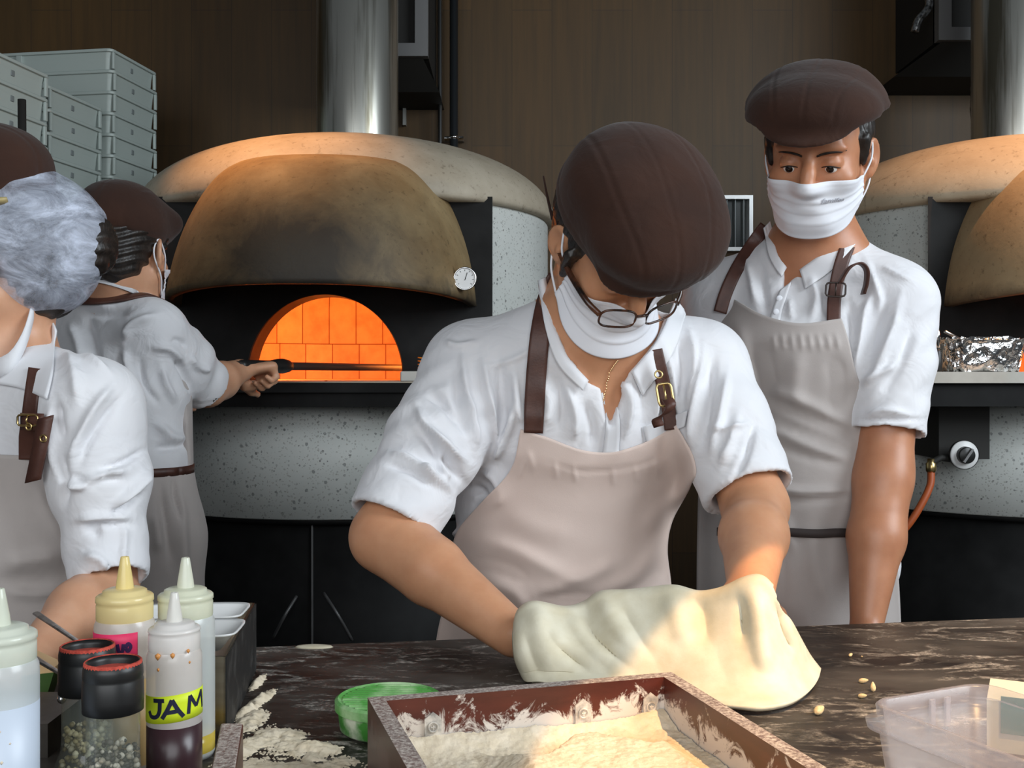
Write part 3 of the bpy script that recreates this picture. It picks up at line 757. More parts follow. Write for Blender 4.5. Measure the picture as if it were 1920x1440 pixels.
        s.comb(sl, d.astype(np.float32), 0.004, 'sub'); return s
    def mesh(s, smooth=2):
        v = s.v; ins = v < 0
        cnt = np.zeros(tuple(n - 1 for n in v.shape), np.uint8)
        for i in (0, 1):
            for j in (0, 1):
                for k in (0, 1): cnt += ins[i:v.shape[0]-1+i, j:v.shape[1]-1+j, k:v.shape[2]-1+k]
        act = np.argwhere((cnt > 0) & (cnt < 8)); del cnt
        idx = np.full(tuple(n - 1 for n in v.shape), -1, np.int32); idx[tuple(act.T)] = np.arange(len(act))
        acc = np.zeros((len(act), 3)); num = np.zeros(len(act))
        C = [(0,0,0),(1,0,0),(0,1,0),(1,1,0),(0,0,1),(1,0,1),(0,1,1),(1,1,1)]
        val = [v[act[:,0]+c[0], act[:,1]+c[1], act[:,2]+c[2]] for c in C]
        for a in range(8):
            for b in range(a + 1, 8):
                dif = [C[b][q] - C[a][q] for q in range(3)]
                if sum(abs(x) for x in dif) != 1: continue
                m = (val[a] < 0) != (val[b] < 0)
                t = val[a] / np.where(val[a] == val[b], 1, val[a] - val[b])
                for q in range(3): acc[:, q] += np.where(m, C[a][q] + t * dif[q], 0)
                num += m
        loc = act + acc / num[:, None]
        V = np.stack([np.interp(loc[:, q], np.arange(len(s.A[q])), s.A[q]) for q in range(3)], 1)
        F = []
        for ax in range(3):
            o = [q for q in range(3) if q != ax]
            a = np.take(ins, range(0, v.shape[ax]-1), ax); b = np.take(ins, range(1, v.shape[ax]), ax)
            e = np.argwhere(a != b)
            e = e[(e[:, o[0]] > 0) & (e[:, o[1]] > 0) & (e[:, o[0]] < v.shape[o[0]]-1) & (e[:, o[1]] < v.shape[o[1]]-1)]
            fl = a[tuple(e.T)]; cells = []
            for d0, d1 in ((0,0), (-1,0), (-1,-1), (0,-1)):
                c = e.copy(); c[:, o[0]] += d0; c[:, o[1]] += d1; cells.append(idx[tuple(c.T)])
            q4 = np.stack(cells, 1); flip = fl if ax != 1 else ~fl
            q4[~flip] = q4[~flip][:, ::-1]; F.append(q4)
        F = np.concatenate(F); F = F[(F >= 0).all(1)]
        if smooth: V = lap(V, F, smooth)
        return V, F
def edges_of(F):
    E = np.concatenate([F[:, [0, 1]], F[:, [1, 2]], F[:, [2, 3]], F[:, [3, 0]]]); E.sort(1)
    return np.unique(E, axis=0)
def lap(V, F, it=1, w=0.5):
    E = edges_of(F); deg = np.bincount(E.ravel(), minlength=len(V)).astype(float); deg[deg == 0] = 1
    for _ in range(it):
        S = np.stack([np.bincount(E[:, 0], V[E[:, 1], q], len(V)) + np.bincount(E[:, 1], V[E[:, 0], q], len(V)) for q in range(3)], 1)
        V = V + w * (S / deg[:, None] - V)
    return V
def vnormals(V, F):
    n = np.cross(V[F[:, 2]] - V[F[:, 0]], V[F[:, 3]] - V[F[:, 1]])
    out = np.stack([sum(np.bincount(F[:, c], n[:, q], len(V)) for c in range(4)) for q in range(3)], 1)
    return out / np.maximum(np.linalg.norm(out, axis=1, keepdims=True), 1e-12)
def stroke_field(px, strokes):
    """sum of soft ridges (+) and valleys (-) drawn as photo-space lines: (points, width_px, height_m)"""
    out = np.zeros(len(px))
    for pts, wd, amp in strokes:
        pts = np.asarray(pts, float)
        if len(pts) > 2: pts = catmull(pts, 4)
        lo, hi = pts.min(0) - 4*wd, pts.max(0) + 4*wd
        sel = np.where((px[:, 0] > lo[0]) & (px[:, 0] < hi[0]) & (px[:, 1] > lo[1]) & (px[:, 1] < hi[1]))[0]
        if len(sel) == 0: continue
        q = px[sel]; best = np.full(len(sel), 1e9); tb_ = np.zeros(len(sel)); n = len(pts) - 1
        for i in range(n):
            a, e = pts[i], pts[i+1] - pts[i]; t = np.clip(((q - a) @ e) / (e @ e + 1e-9), 0, 1)
            d = np.linalg.norm(q - a - t[:, None] * e, axis=1); m = d < best
            best = np.where(m, d, best); tb_ = np.where(m, (i + t) / n, tb_)
        taper = np.clip(np.minimum(tb_, 1 - tb_) * 4, 0.15, 1)
        out[sel] += amp * taper * np.exp(-(best / wd) ** 2)
    return out
def soft_noise(p, f, seed, n=7):
    r = np.random.default_rng(seed); out = np.zeros(len(p))
    for _ in range(n):
        k = nrm(r.normal(size=3)) * f * r.uniform(0.6, 1.5); k2 = nrm(r.normal(size=3)) * f * 0.7
        out += np.sin(p @ k + r.uniform(0, 6.28) + 1.1 * np.sin(p @ k2 + r.uniform(0, 6.28)))
    return out / n
def wrinkle(V, F, strokes, noise=0.0, freq=22, seed=1, arms=()):
    """real folds in a garment"""
    Nn = vnormals(V, F); px = to_px(V)
    view = V - np.array([0, 0, CAMZ]); view /= np.linalg.norm(view, axis=1, keepdims=True)
    front = np.clip(-(Nn * view).sum(1) * 2.5 + 0.15, 0, 1)
    disp = 1.85 * stroke_field(px, strokes) * front
    if noise:
        x = soft_noise(V, freq, seed); y = soft_noise(V, freq * 0.6, seed + 9)
        disp += noise * (1 - np.abs(x) * 2.6) * (0.5 + 0.9 * y)
        x2 = soft_noise(V * np.array([1, 1, .6]), freq * 2.3, seed + 21); disp += .42 * noise * (1 - np.abs(x2) * 3.2) * (0.4 + 1.2 * soft_noise(V, freq * .8, seed + 23))
    for a, b, f, amp, skew in arms:                          # bunching rings along a sleeve
        a, b = np.asarray(a, float), np.asarray(b, float); ax = nrm(b - a); L = np.linalg.norm(b - a)
        q = (V - a) @ ax; rad = V - a - q[:, None] * ax; rr = np.linalg.norm(rad, axis=1)
        m = np.clip(1.6 - rr / 0.06, 0, 1) * np.clip(q / 0.05, 0, 1) * np.clip((L - q) / 0.04, 0, 1)
        s1 = nrm(np.cross(ax, [0.3, 1, 0.2])); ph = rad @ s1 * skew
        disp += amp * m * np.sin((q + ph) * f + 1.6 * soft_noise(V, 18, seed + 3)) * (0.45 + 0.9 * soft_noise(V, 14, seed + 5))
    return V + Nn * disp[:, None]

def hframe(yaw, pitch, roll=0.0):
    """columns: the head's right, forward and up; yaw 0 faces the camera, + turns to picture right, pitch + looks down"""
    y, p, r = (math.radians(a) for a in (yaw, pitch, roll))
    Fw = np.array([math.sin(y)*math.cos(p), -math.cos(y)*math.cos(p), -math.sin(p)]); L = np.array([math.cos(y), math.sin(y), 0.0])
    U = np.cross(Fw, L); L2 = L*math.cos(r) - U*math.sin(r); U2 = U*math.cos(r) + L*math.sin(r)
    return np.stack([-L2, Fw, U2], 1)
def add_head(f, C, M, s=1.0, ears=True):
    g = lambda *p: C + M @ (np.array(p) * s)
    S = lambda *r: tuple(x * s for x in r)
    f.ell(g(0, -.014, .036), S(.076, .096, .084), M, 0.02)
    f.ell(g(0, .030, -.028), S(.064, .062, .088), M, 0.03)
    f.ell(g(0, .066, -.094), S(.026, .024, .022), M, 0.03)
    for e in (-1, 1):
        f.cap(g(e*.052, .005, -.052), g(e*.020, .064, -.096), .022*s, .018*s, 0.03)
        f.ell(g(e*.044, .064, -.026), S(.022, .020, .018), M, 0.022)
        f.ell(g(e*.030, .082, .024), S(.026, .012, .009), M, 0.012)
    f.ell(g(0, .078, .045), S(.045, .018, .03), M, 0.02)
    for e in (-1, 1): f.ell(g(e*.0315, .103, .002), S(.020, .017, .0115), M, 0.010, 'sub')
    f.chain([g(0, .089, .012), g(0, .103, -.014), g(0, .114, -.034)], [.0085*s, .010*s, .0125*s], 0.010)
    for e in (-1, 1): f.ell(g(e*.0125, .102, -.037), S(.008, .010, .008), M, 0.008)
    f.ell(g(0, .092, -.058), S(.022, .009, .0055), M, 0.006); f.ell(g(0, .090, -.069), S(.020, .010, .006), M, 0.006)
    f.ell(g(0, .104, -.0635), S(.022, .006, .0014), M, 0.003, 'sub')
    # eyelids: upper lid lowered over the ball
    for e in (-1, 1):
        f.ell(g(e*.0315, .0775, .001), S(.0175, .0165, .0135), M, 0.004)
        f.ell(g(e*.0315, .0965, -.0068), S(.0150, .006, .0020), M, 0.0015, 'sub')
    if ears:
        for e in (-1, 1):
            Re = M @ np.array([[math.cos(.45), -e*math.sin(.45), 0], [e*math.sin(.45), math.cos(.45), 0], [0, 0, 1.]])
            f.ell(g(e*.083, -.012, -.006), S(.0075, .0195, .031), Re, 0.006)
            f.ell(g(e*.0785, -.004, -.030), S(.0065, .009, .011), M, 0.010)
            f.ell(g(e*.0895, -.009, -.001), S(.0055, .0110, .019), Re, 0.004, 'sub')
            f.ell(g(e*.083, -.002, -.012), S(.006, .006, .008), M, 0.006)
def add_hand(f, W, D, Np, side, s=1.0, curl=(25, 30, 20), spread=1.0, thumb=(0.55, 0.75, 0.25), tc=20):
    """W wrist, D finger direction, Np direction the palm faces, side +1/-1 = thumb side along cross(D, Np)"""
    D, Np = nrm(D), np.asarray(Np, float); Np = nrm(Np - D * np.dot(Np, D)); T = np.cross(D, Np) * side
    f.ecap(W + D*.010*s, W + D*.080*s, (.030*s, .0165*s), (.040*s, .0135*s), T, 0.018)
    for off, ln, r, ang in ((.030, .078, .0088, 5), (.010, .086, .0092, 1), (-.0105, .080, .0088, -3), (-.0295, .062, .0078, -8)):
        a = math.radians(ang * spread); d = D*math.cos(a) + T*math.sin(a)
        p = W + D*(.082 if abs(off) < .02 else .076)*s + T*off*s; acc = 0; k = 0.012
        for j, (fr, cu) in enumerate(zip((.45, .31, .24), curl)):
            acc += math.radians(cu); dd = d*math.cos(acc) + Np*math.sin(acc); q = p + dd*ln*fr*s
            f.cap(p, q, r*s*(1 - .07*j), r*s*(.93 - .08*j), k); p = q; k = 0.004
    p = W + D*.022*s + T*.026*s + Np*.006*s; d = nrm(D*thumb[0] + T*thumb[1] + Np*thumb[2])
    q = p + d*.042*s; f.cap(p, q, .0145*s, .0115*s, 0.014)
    d2 = nrm(d + D*math.sin(math.radians(tc))); q2 = q + d2*.030*s; f.cap(q, q2, .0112*s, .0098*s, 0.004)
    d3 = nrm(d2 + D*math.sin(math.radians(tc))); f.cap(q2, q2 + d3*.024*s, .0098*s, .0078*s, 0.004)

def bvh_of(V, F): return BVHTree.FromPolygons([tuple(v) for v in V.tolist()], [tuple(f) for f in F.tolist()])
def drape(bvh, PX, d_far, offset, smooth=20, strokes=(), clamp=True):
    """lay a cloth grid, outlined in photo space, over a body: PX[u, v] = (px, py)"""
    a, b = PX.shape[:2]; D = np.full((a, b), np.nan); dirs = np.zeros((a, b, 3))
    o = Vector((0, 0, CAMZ))
    for i in range(a):
        for j in range(b):
            p = P(PX[i, j, 0], PX[i, j, 1], 1.0) - np.array([0, 0, CAMZ]); dirs[i, j] = p
            hit = bvh.ray_cast(o, Vector(p).normalized(), 6.0)
            if hit[0] is not None and hit[0].y < d_far: D[i, j] = hit[0].y
    H = D.copy()
    if np.isnan(D).all(): D[:] = d_far
    for _ in range(400):                                     # grow into places where the ray missed
        n = np.isnan(D)
        if not n.any(): break
        Q = np.pad(D, 1, constant_values=np.nan); st = np.stack([Q[:-2, 1:-1], Q[2:, 1:-1], Q[1:-1, :-2], Q[1:-1, 2:]])
        with np.errstate(all='ignore'):
            m = np.nanmean(st, 0)
        D = np.where(n, m, D)
    base = D.copy()
    for _ in range(smooth):
        Q = np.pad(D, 1, mode='edge'); D = 0.5*D + 0.125*(Q[:-2, 1:-1] + Q[2:, 1:-1] + Q[1:-1, :-2] + Q[1:-1, 2:])
        if clamp: D = np.where(np.isnan(H), D, np.minimum(D, H))
    D = D - offset - stroke_field(PX.reshape(-1, 2), strokes).reshape(a, b)
    if clamp: D = np.where(np.isnan(H), D, np.minimum(D, H - offset * 0.6))
    return np.array([0, 0, CAMZ]) + dirs * D[:, :, None]
def outline_grid(top, left, right, bot, nu, nv):
    """photo-space grid between a top line, a left and a right edge and a bottom line"""
    T, L, R, B = (resample(np.asarray(c, float), n) for c, n in ((top, nu), (left, nv), (right, nv), (bot, nu)))
    G = np.zeros((nu, nv, 2))
    for i in range(nu):
        u = i / (nu - 1)
        for j in range(nv):
            v = j / (nv - 1)
            G[i, j] = (1-v)*T[i] + v*B[i] + (1-u)*L[j] + u*R[j] - ((1-u)*(1-v)*T[0] + u*(1-v)*T[-1] + (1-u)*v*B[0] + u*v*B[-1])
    return G
def resample(pts, n):
    pts = catmull(pts, 10) if len(pts) > 2 else pts
    s = np.concatenate([[0], np.cumsum(np.linalg.norm(np.diff(pts, axis=0), axis=1))]); q = np.linspace(0, s[-1], n)
    return np.stack([np.interp(q, s, pts[:, k]) for k in range(pts.shape[1])], 1)
def ribbon(bvh, pts, width, th, off, nseg=40, n_hint=None, lift=None):
    """a strap that follows a surface near the given points"""
    Q = resample(np.asarray(pts, float), nseg); S, Nn = [], []
    for i, q in enumerate(Q):
        loc, n, _, _ = bvh.find_nearest(Vector(q))
        S.append(np.array(loc)); Nn.append(np.array(n))
    S, Nn = np.array(S), np.array(Nn)
    for _ in range(12): Nn[1:-1] = (Nn[:-2] + 2*Nn[1:-1] + Nn[2:]) / 4
    Nn /= np.linalg.norm(Nn, axis=1, keepdims=True)
    S = S + Nn * off
    for _ in range(10): S[1:-1] = (S[:-2] + 2*S[1:-1] + S[2:]) / 4
    if lift is not None: S = S + Nn * np.interp(np.linspace(0, 1, nseg), *lift)[:, None]
    T = np.gradient(S, axis=0); W = np.cross(T, Nn); W /= np.linalg.norm(W, axis=1, keepdims=True)
    G = np.stack([S - W*width/2, S - W*width/6 + Nn*0.0005, S + W*width/6 + Nn*0.0005, S + W*width/2], 1)
    n2 = np.broadcast_to(Nn[:, None, :], G.shape)
    return MB().sheet(G, th, n2)
def strap_px(bvh, path, wpx, d_far, th=.003, off=.006, n=46, smooth=14, nw=7):
    """a strap laid over the chest along a photo-space path"""
    Q = resample(np.array(path, float), n); t = np.gradient(Q, axis=0); t /= np.linalg.norm(t, axis=1, keepdims=True); s = np.stack([-t[:, 1], t[:, 0]], 1)
    W = np.interp(np.linspace(0, 1, n), np.linspace(0, 1, len(wpx)), wpx) if np.ndim(wpx) else np.full(n, wpx)
    PX = np.stack([Q + s*W[:, None]*k for k in np.linspace(-.5, .5, nw)], 1)
    G = drape(bvh, PX, d_far, off, smooth)
    m = G.mean(1, keepdims=True); y = (G[:, :, 1] + 2*m[:, :, 1])/3
    G = np.array([0, 0, CAMZ]) + (G - np.array([0, 0, CAMZ])) * (y/G[:, :, 1])[:, :, None]
    dirs = G - np.array([0, 0, CAMZ]); dirs /= -np.linalg.norm(dirs, axis=2, keepdims=True)
    q = MB().sheet(G, th, dirs); q.G = G; return q
def mask_mesh(bvh, C, M, s=1.0, top=(-.018, -.034), bot=(-.128, -.088), wid=72, pleat=0.0022, seed=0):
    """a pleated mask stretched over nose and chin; u across, v from top to bottom, in the head's own frame"""
    nu, nv = 61, 46; R = np.zeros((nu, nv)); Tz = np.zeros((nu, nv)); th = np.radians(np.linspace(-wid, wid, nu))
    for i in range(nu):
        q = abs(i / (nu-1) * 2 - 1)
        zt = (top[0] + (top[1] - top[0]) * q ** 1.6) * s; zb = (bot[0] + (bot[1] - bot[0]) * q ** 2.2) * s
        for j in range(nv):
            z = zt + (zb - zt) * j / (nv - 1); Tz[i, j] = z
            dr = M @ np.array([math.sin(th[i]), math.cos(th[i]), 0]); a = C + M @ np.array([0, 0.0, z])
            h = bvh.ray_cast(Vector(a + dr * 0.2), Vector(-dr), 0.2)
            R[i, j] = 0.2 - h[3] if h[0] is not None else 0.03
            v = j / (nv-1); R[i, j] = max(R[i, j], (0.088 - 0.022*q*q) * s * (1 - 0.10 * max(0, v - .7)))
    H = R.copy()
    for _ in range(40):
        Q = np.pad(R, 1, mode='edge'); R = 0.4*R + 0.15*(Q[:-2, 1:-1] + Q[2:, 1:-1] + Q[1:-1, :-2] + Q[1:-1, 2:]); R = np.maximum(R, H)
    for _ in range(3):
        Q = np.pad(R, 1, mode='edge'); R = 0.4*R + 0.15*(Q[:-2, 1:-1] + Q[2:, 1:-1] + Q[1:-1, :-2] + Q[1:-1, 2:])
    v = np.linspace(0, 1, nv)[None, :]; uu = np.linspace(-1, 1, nu)[:, None]
    pl = 0
    for c, d in ((.36, .05), (.55, .08), (.74, .06)):
        cc = c + d * uu**2 * -1.0
        x = (v - cc) / 0.05; pl = pl + np.where(x < 0, np.exp(-(x*0.9)**2), np.exp(-(x*2.8)**2)) * pleat
    edge = np.exp(-((1 - np.abs(uu)) / .05)**2) * .0012 + np.exp(-((v - .06) / .02)**2) * .0006 + np.exp(-((v-.10) / .012)**2) * -.0004
    wob = soft_noise(np.stack([np.broadcast_to(uu, R.shape).ravel()*4, np.broadcast_to(v, R.shape).ravel()*3, np.zeros(R.size) + seed], 1), 2.2, 5 + seed).reshape(R.shape) * .0016
    R = R + 0.0035 + pl + edge + wob
    G = np.zeros((nu, nv, 3))
    for i in range(nu):
        for j in range(nv): G[i, j] = C + M @ np.array([R[i, j]*math.sin(th[i]), R[i, j]*math.cos(th[i]), Tz[i, j]])
    return G
def obj_smooth_mesh(name, V, F, mat, parent): return obj(name, V, F, mat, parent)
def flat_cap(f, s=1.0, crown=(.104, .130, .074), lean=0.0, brim=1.0, puff=0.0, cz=.078):
    """the cap in the head's own frame (x right, y forward, z up)"""
    S = lambda *r: tuple(x * s for x in r); g = lambda *p: np.array(p) * s
    f.ell(g(lean, -.012, cz), S(*crown), None, 0.02)
    f.ell(g(0, -.016, .045), S(.088, .108, .05), None, 0.02)
    f.ell(g(lean*.6, .070, .072), S(.090, .062, .040), None, 0.035)
    if puff: f.ell(g(lean*1.5, .02, .10), S(.085, .10, .05), None, 0.03)
def cap_mesh(s=1.0, crown=(.104, .130, .074), lean=0.0, puff=0.0, band=.028, slope=.16, brim_drop=.0, strokes=None, seed=1, brim_w=.074, noise=.0025, reach=.112, brim_l=.046, arch=0.0, front=None, cz=.078):
    h = 0.003
    f = Field(axis_pts(-.16, .16, h), axis_pts(-.19, .20, h), axis_pts(-.05, .20, h))
    flat_cap(f, s, crown, lean, 1, puff, cz)
    if front: f.ell(np.array(front[0])*s, tuple(x*s for x in front[1]), None, .03)
    X, Y, Z = f.A[0][:, None, None], f.A[1][None, :, None], f.A[2][None, None, :]
    f.v = np.maximum(f.v, ((band*s + arch*np.minimum(X**2, .0064)*np.clip((Y + .08)/.14, 0, 1) - slope*Y - Z)*.96).astype(np.float32))
    Fr = np.array([[1, 0, 0], [0, math.cos(.42), math.sin(.42)], [0, -math.sin(.42), math.cos(.42)]])
    f.ell(np.array([lean*.5, reach, .040 - brim_drop]) * s, (brim_w*s, brim_l*s, .0085*s), Fr, 0.014)
    V, F = f.mesh(2); Nn = vnormals(V, F)
    up = np.clip((V[:, 2] - band*s) / .02, 0, 1)
    seam = 0
    for c0, cu in ((0.0, 0.0), (.062, -.9), (-.062, .9)):
        x = V[:, 0] - lean*.6 - c0*s - cu * (V[:, 1])**2 * 1.2
        seam = seam - .0007*np.exp(-(x/.0026)**2) + .0003*np.exp(-((np.abs(x)-.006)/.003)**2)
    x = V[:, 2] - band*s - slope*-V[:, 1] - .016
    seam = seam - .0010*np.exp(-(x/.0030)**2)
    n1 = soft_noise(V * np.array([1, .55, 1]), 45, seed); n2 = soft_noise(V, 26, seed + 4)
    disp = up * (seam + noise * (1 - 2.6*np.abs(n1)) * (.4 + n2) + noise*1.3*n2)
    return V + Nn * disp[:, None], F
def place(V, C, M): return np.asarray(V) @ np.asarray(M).T + C
# ------------------------------------------------------------------ cloth, skin and leather
def skin(name, c, c2, rough=0.42):
    m, nt, b = _mat(name)
    n = noise_node(nt, 28, 5); r = ramp(nt, n.outputs['Fac'], [(0.3, c), (0.7, c2)]); nt.links.new(r.outputs[0], b.inputs['Base Color'])
    b.inputs['Roughness'].default_value = rough; b.inputs['Subsurface Weight'].default_value = 0.12; b.inputs['Subsurface Radius'].default_value = (0.012, 0.004, 0.002)
    n2 = noise_node(nt, 350, 3); bump(nt, b, n2.outputs['Fac'], 0.12, 0.0008); return m
M_skin = skin('skin', srgb(206, 152, 116), srgb(194, 138, 103))
M_skin2 = skin('tan_skin', srgb(190, 132, 98), srgb(176, 118, 86))
M_skin3 = skin('fair_skin', srgb(214, 164, 132), srgb(203, 150, 118))
M_shirt = cloth('white_cotton', srgb(226, 226, 229), bstr=0.10, c2=srgb(219, 219, 223), fold=0.45, foldscale=18)
M_collar = cloth('collar_cotton', srgb(228, 229, 233), bstr=0.10, c2=srgb(224, 225, 229))
M_apron = cloth('beige_apron', srgb(222, 203, 193), bstr=0.25, weave=700, c2=srgb(215, 195, 185), fold=0.10, foldscale=9)
M_apron2 = cloth('grey_beige_apron', srgb(186, 178, 174), bstr=0.25, weave=700, c2=srgb(178, 170, 166), fold=0.15, foldscale=10)
M_leather = mottled('brown_leather', srgb(70, 42, 34), srgb(84, 52, 42), 40, 0.5, bstr=0.15, bscale=300)
M_cap = cloth('brown_felt', srgb(60, 38, 29), 0.95, 800, 0.3, 0.10, srgb(48, 31, 25), fold=0.22, foldscale=24)
M_hair = mottled('black_hair', (0.010, 0.008, 0.007), (0.025, 0.018, 0.014), 90, 0.42, bstr=0.5, bscale=200, stretch=(1, 1, 0.25))
M_mask = cloth('white_mask', srgb(232, 234, 240), 0.8, 1500, 0.08, 0.1, srgb(228, 230, 237))
M_trouser = cloth('dark_trousers', srgb(52, 50, 50), 0.9)
M_shoe = plain('black_shoe', (0.012, 0.012, 0.012), 0.4)
M_eye = plain('eyeball', (0.75, 0.72, 0.68), 0.15)
M_iris = plain('dark_iris', (0.012, 0.007, 0.005), 0.1)
M_brow = mottled('eyebrow', (0.012, 0.008, 0.006), (0.03, 0.02, 0.015), 200, 0.8, bstr=0.3)

def legs_and_shoes(root, J, mat, skirt=None):
    """trousers down to the floor and two shoes"""
    hip, lat, fw = np.asarray(J['pelvis']), J['lat'], J['fw']
    f = Field(axis_pts(hip[0]-.32, hip[0]+.32, .010), axis_pts(hip[1]-.32, hip[1]+.32, .010), axis_pts(0.02, hip[2]+.12, .012))
    f.ecap(hip + np.array([0, 0, .04]), hip - np.array([0, 0, .10]), (.155, .105), (.165, .115), lat, .03)
    for s in (-1, 1):
        h = hip + lat*s*.085 - np.array([0, 0, .08]); k = hip + lat*s*.10 + fw*.03; k = np.array([k[0], k[1], .47]); a = np.array([k[0] - fw[0]*.03 + lat[0]*s*.01, k[1] - fw[1]*.03 + lat[1]*s*.01, .07])
        f.chain([h, k, a], [.088, .068, .060], .02)
    V, F = f.mesh(1); V = wrinkle(V, F, [], .004, 24, 3); obj('trousers', V, F, mat, root)
    for s in (-1, 1):
        a = hip + lat*s*.11; a = np.array([a[0], a[1], 0.0])
        g = Field(axis_pts(a[0]-.2, a[0]+.2, .007), axis_pts(a[1]-.22, a[1]+.22, .007), axis_pts(-.02, .14, .007))
        g.cap(a + np.array([0, 0, .045]) - fw*.03, a + fw*.13 + np.array([0, 0, .030]), .042, .036, .02)
        g.cap(a + np.array([0, 0, .05]), a + np.array([0, 0, .10]), .045, .045, .02)
        g.plane_cut((0, 0, 0.001), (0, 0, -1)); V, F = g.mesh(1); obj('shoe', V, F, M_shoe, root)
def ear_loops(root, C, M, G, s=1.0, sides=(-1, 1)):
    """elastic loops from the mask's corners round the ears"""
    for e in sides:
        i = 0 if e < 0 else -1
        a, b = G[i, 2], G[i, -3]; lx = -1 if e < 0 else 1
        ear_t = C + M @ (np.array([lx*.0815, -.012, .022])*s); ear_b = C + M @ (np.array([lx*.0800, -.028, -.018])*s)
        ear_m = C + M @ (np.array([lx*.0800, -.030, .004])*s)
        mid = (a + ear_t)/2 + M @ np.array([lx*.006, 0, 0]); mid2 = (b + ear_b)/2 + M @ np.array([lx*.006, 0, 0])
        MB().tube(catmull([a, mid, ear_t, ear_m, ear_b, mid2, b], 8), .0016, 6).build('ear_loop', M_mask, root)
def build_strap(root, mb): return mb.build('strap', M_leather, root)
def eyelet(parent, p, n, r=.0045):
    p, n = np.asarray(p), nrm(n); u = nrm(np.cross(n, [0.1, 0.2, 1])); v = np.cross(n, u)
    pts = [p + r*(math.cos(a)*u + math.sin(a)*v) for a in np.linspace(0, 2*math.pi, 17)[:-1]]
    MB().tube(np.array(pts), .0013, 6, closed=True).build('eyelet', M_brass, parent)
def buckle(parent, p, n, t, w_, h_, r=.0018, mat=None):
    p, n, t = np.asarray(p), nrm(n), np.asarray(t, float); t = nrm(t - n*np.dot(t, n)); s = np.cross(n, t)
    c = [p + s*a*w_/2 + t*b*h_/2 for a, b in ((-1, -1), (-1, 1), (1, 1), (1, -1))]
    pts = []
    for k in range(4):
        a, b, d = c[k-1], c[k], c[(k+1) % 4]
        pts += [b + (a-b)*.2, b + (a-b)*.06 + (d-b)*.06, b + (d-b)*.2]
    q = MB().tube(np.array(pts), r, 8, closed=True); q.tube([p + t*h_*.45, p + n*.003, p - t*h_*.45], r*.8, 6)
    q.build('buckle', mat or M_brass, parent)
def collar_band(bvh, pts, hgt, th=.002, lean=None, up=(0, 0, 1), n=50):
    """standing collar strip: a path round the neck with height"""
    Q = resample(np.asarray(pts, float), n); hh = np.broadcast_to(np.asarray(hgt, float), (n,)) if np.ndim(hgt) == 0 else np.interp(np.linspace(0, 1, n), *hgt)
    up = nrm(up); c = Q.mean(0)
    out = Q - c; out -= np.outer(out @ up, up); out /= np.linalg.norm(out, axis=1, keepdims=True)
    G = np.stack([Q - up*.006 + out*.002, Q + up*hh[:, None]*.5 + out*.003, Q + up*hh[:, None]], 1)
    return MB().sheet(G, th, np.broadcast_to(out[:, None, :], G.shape))

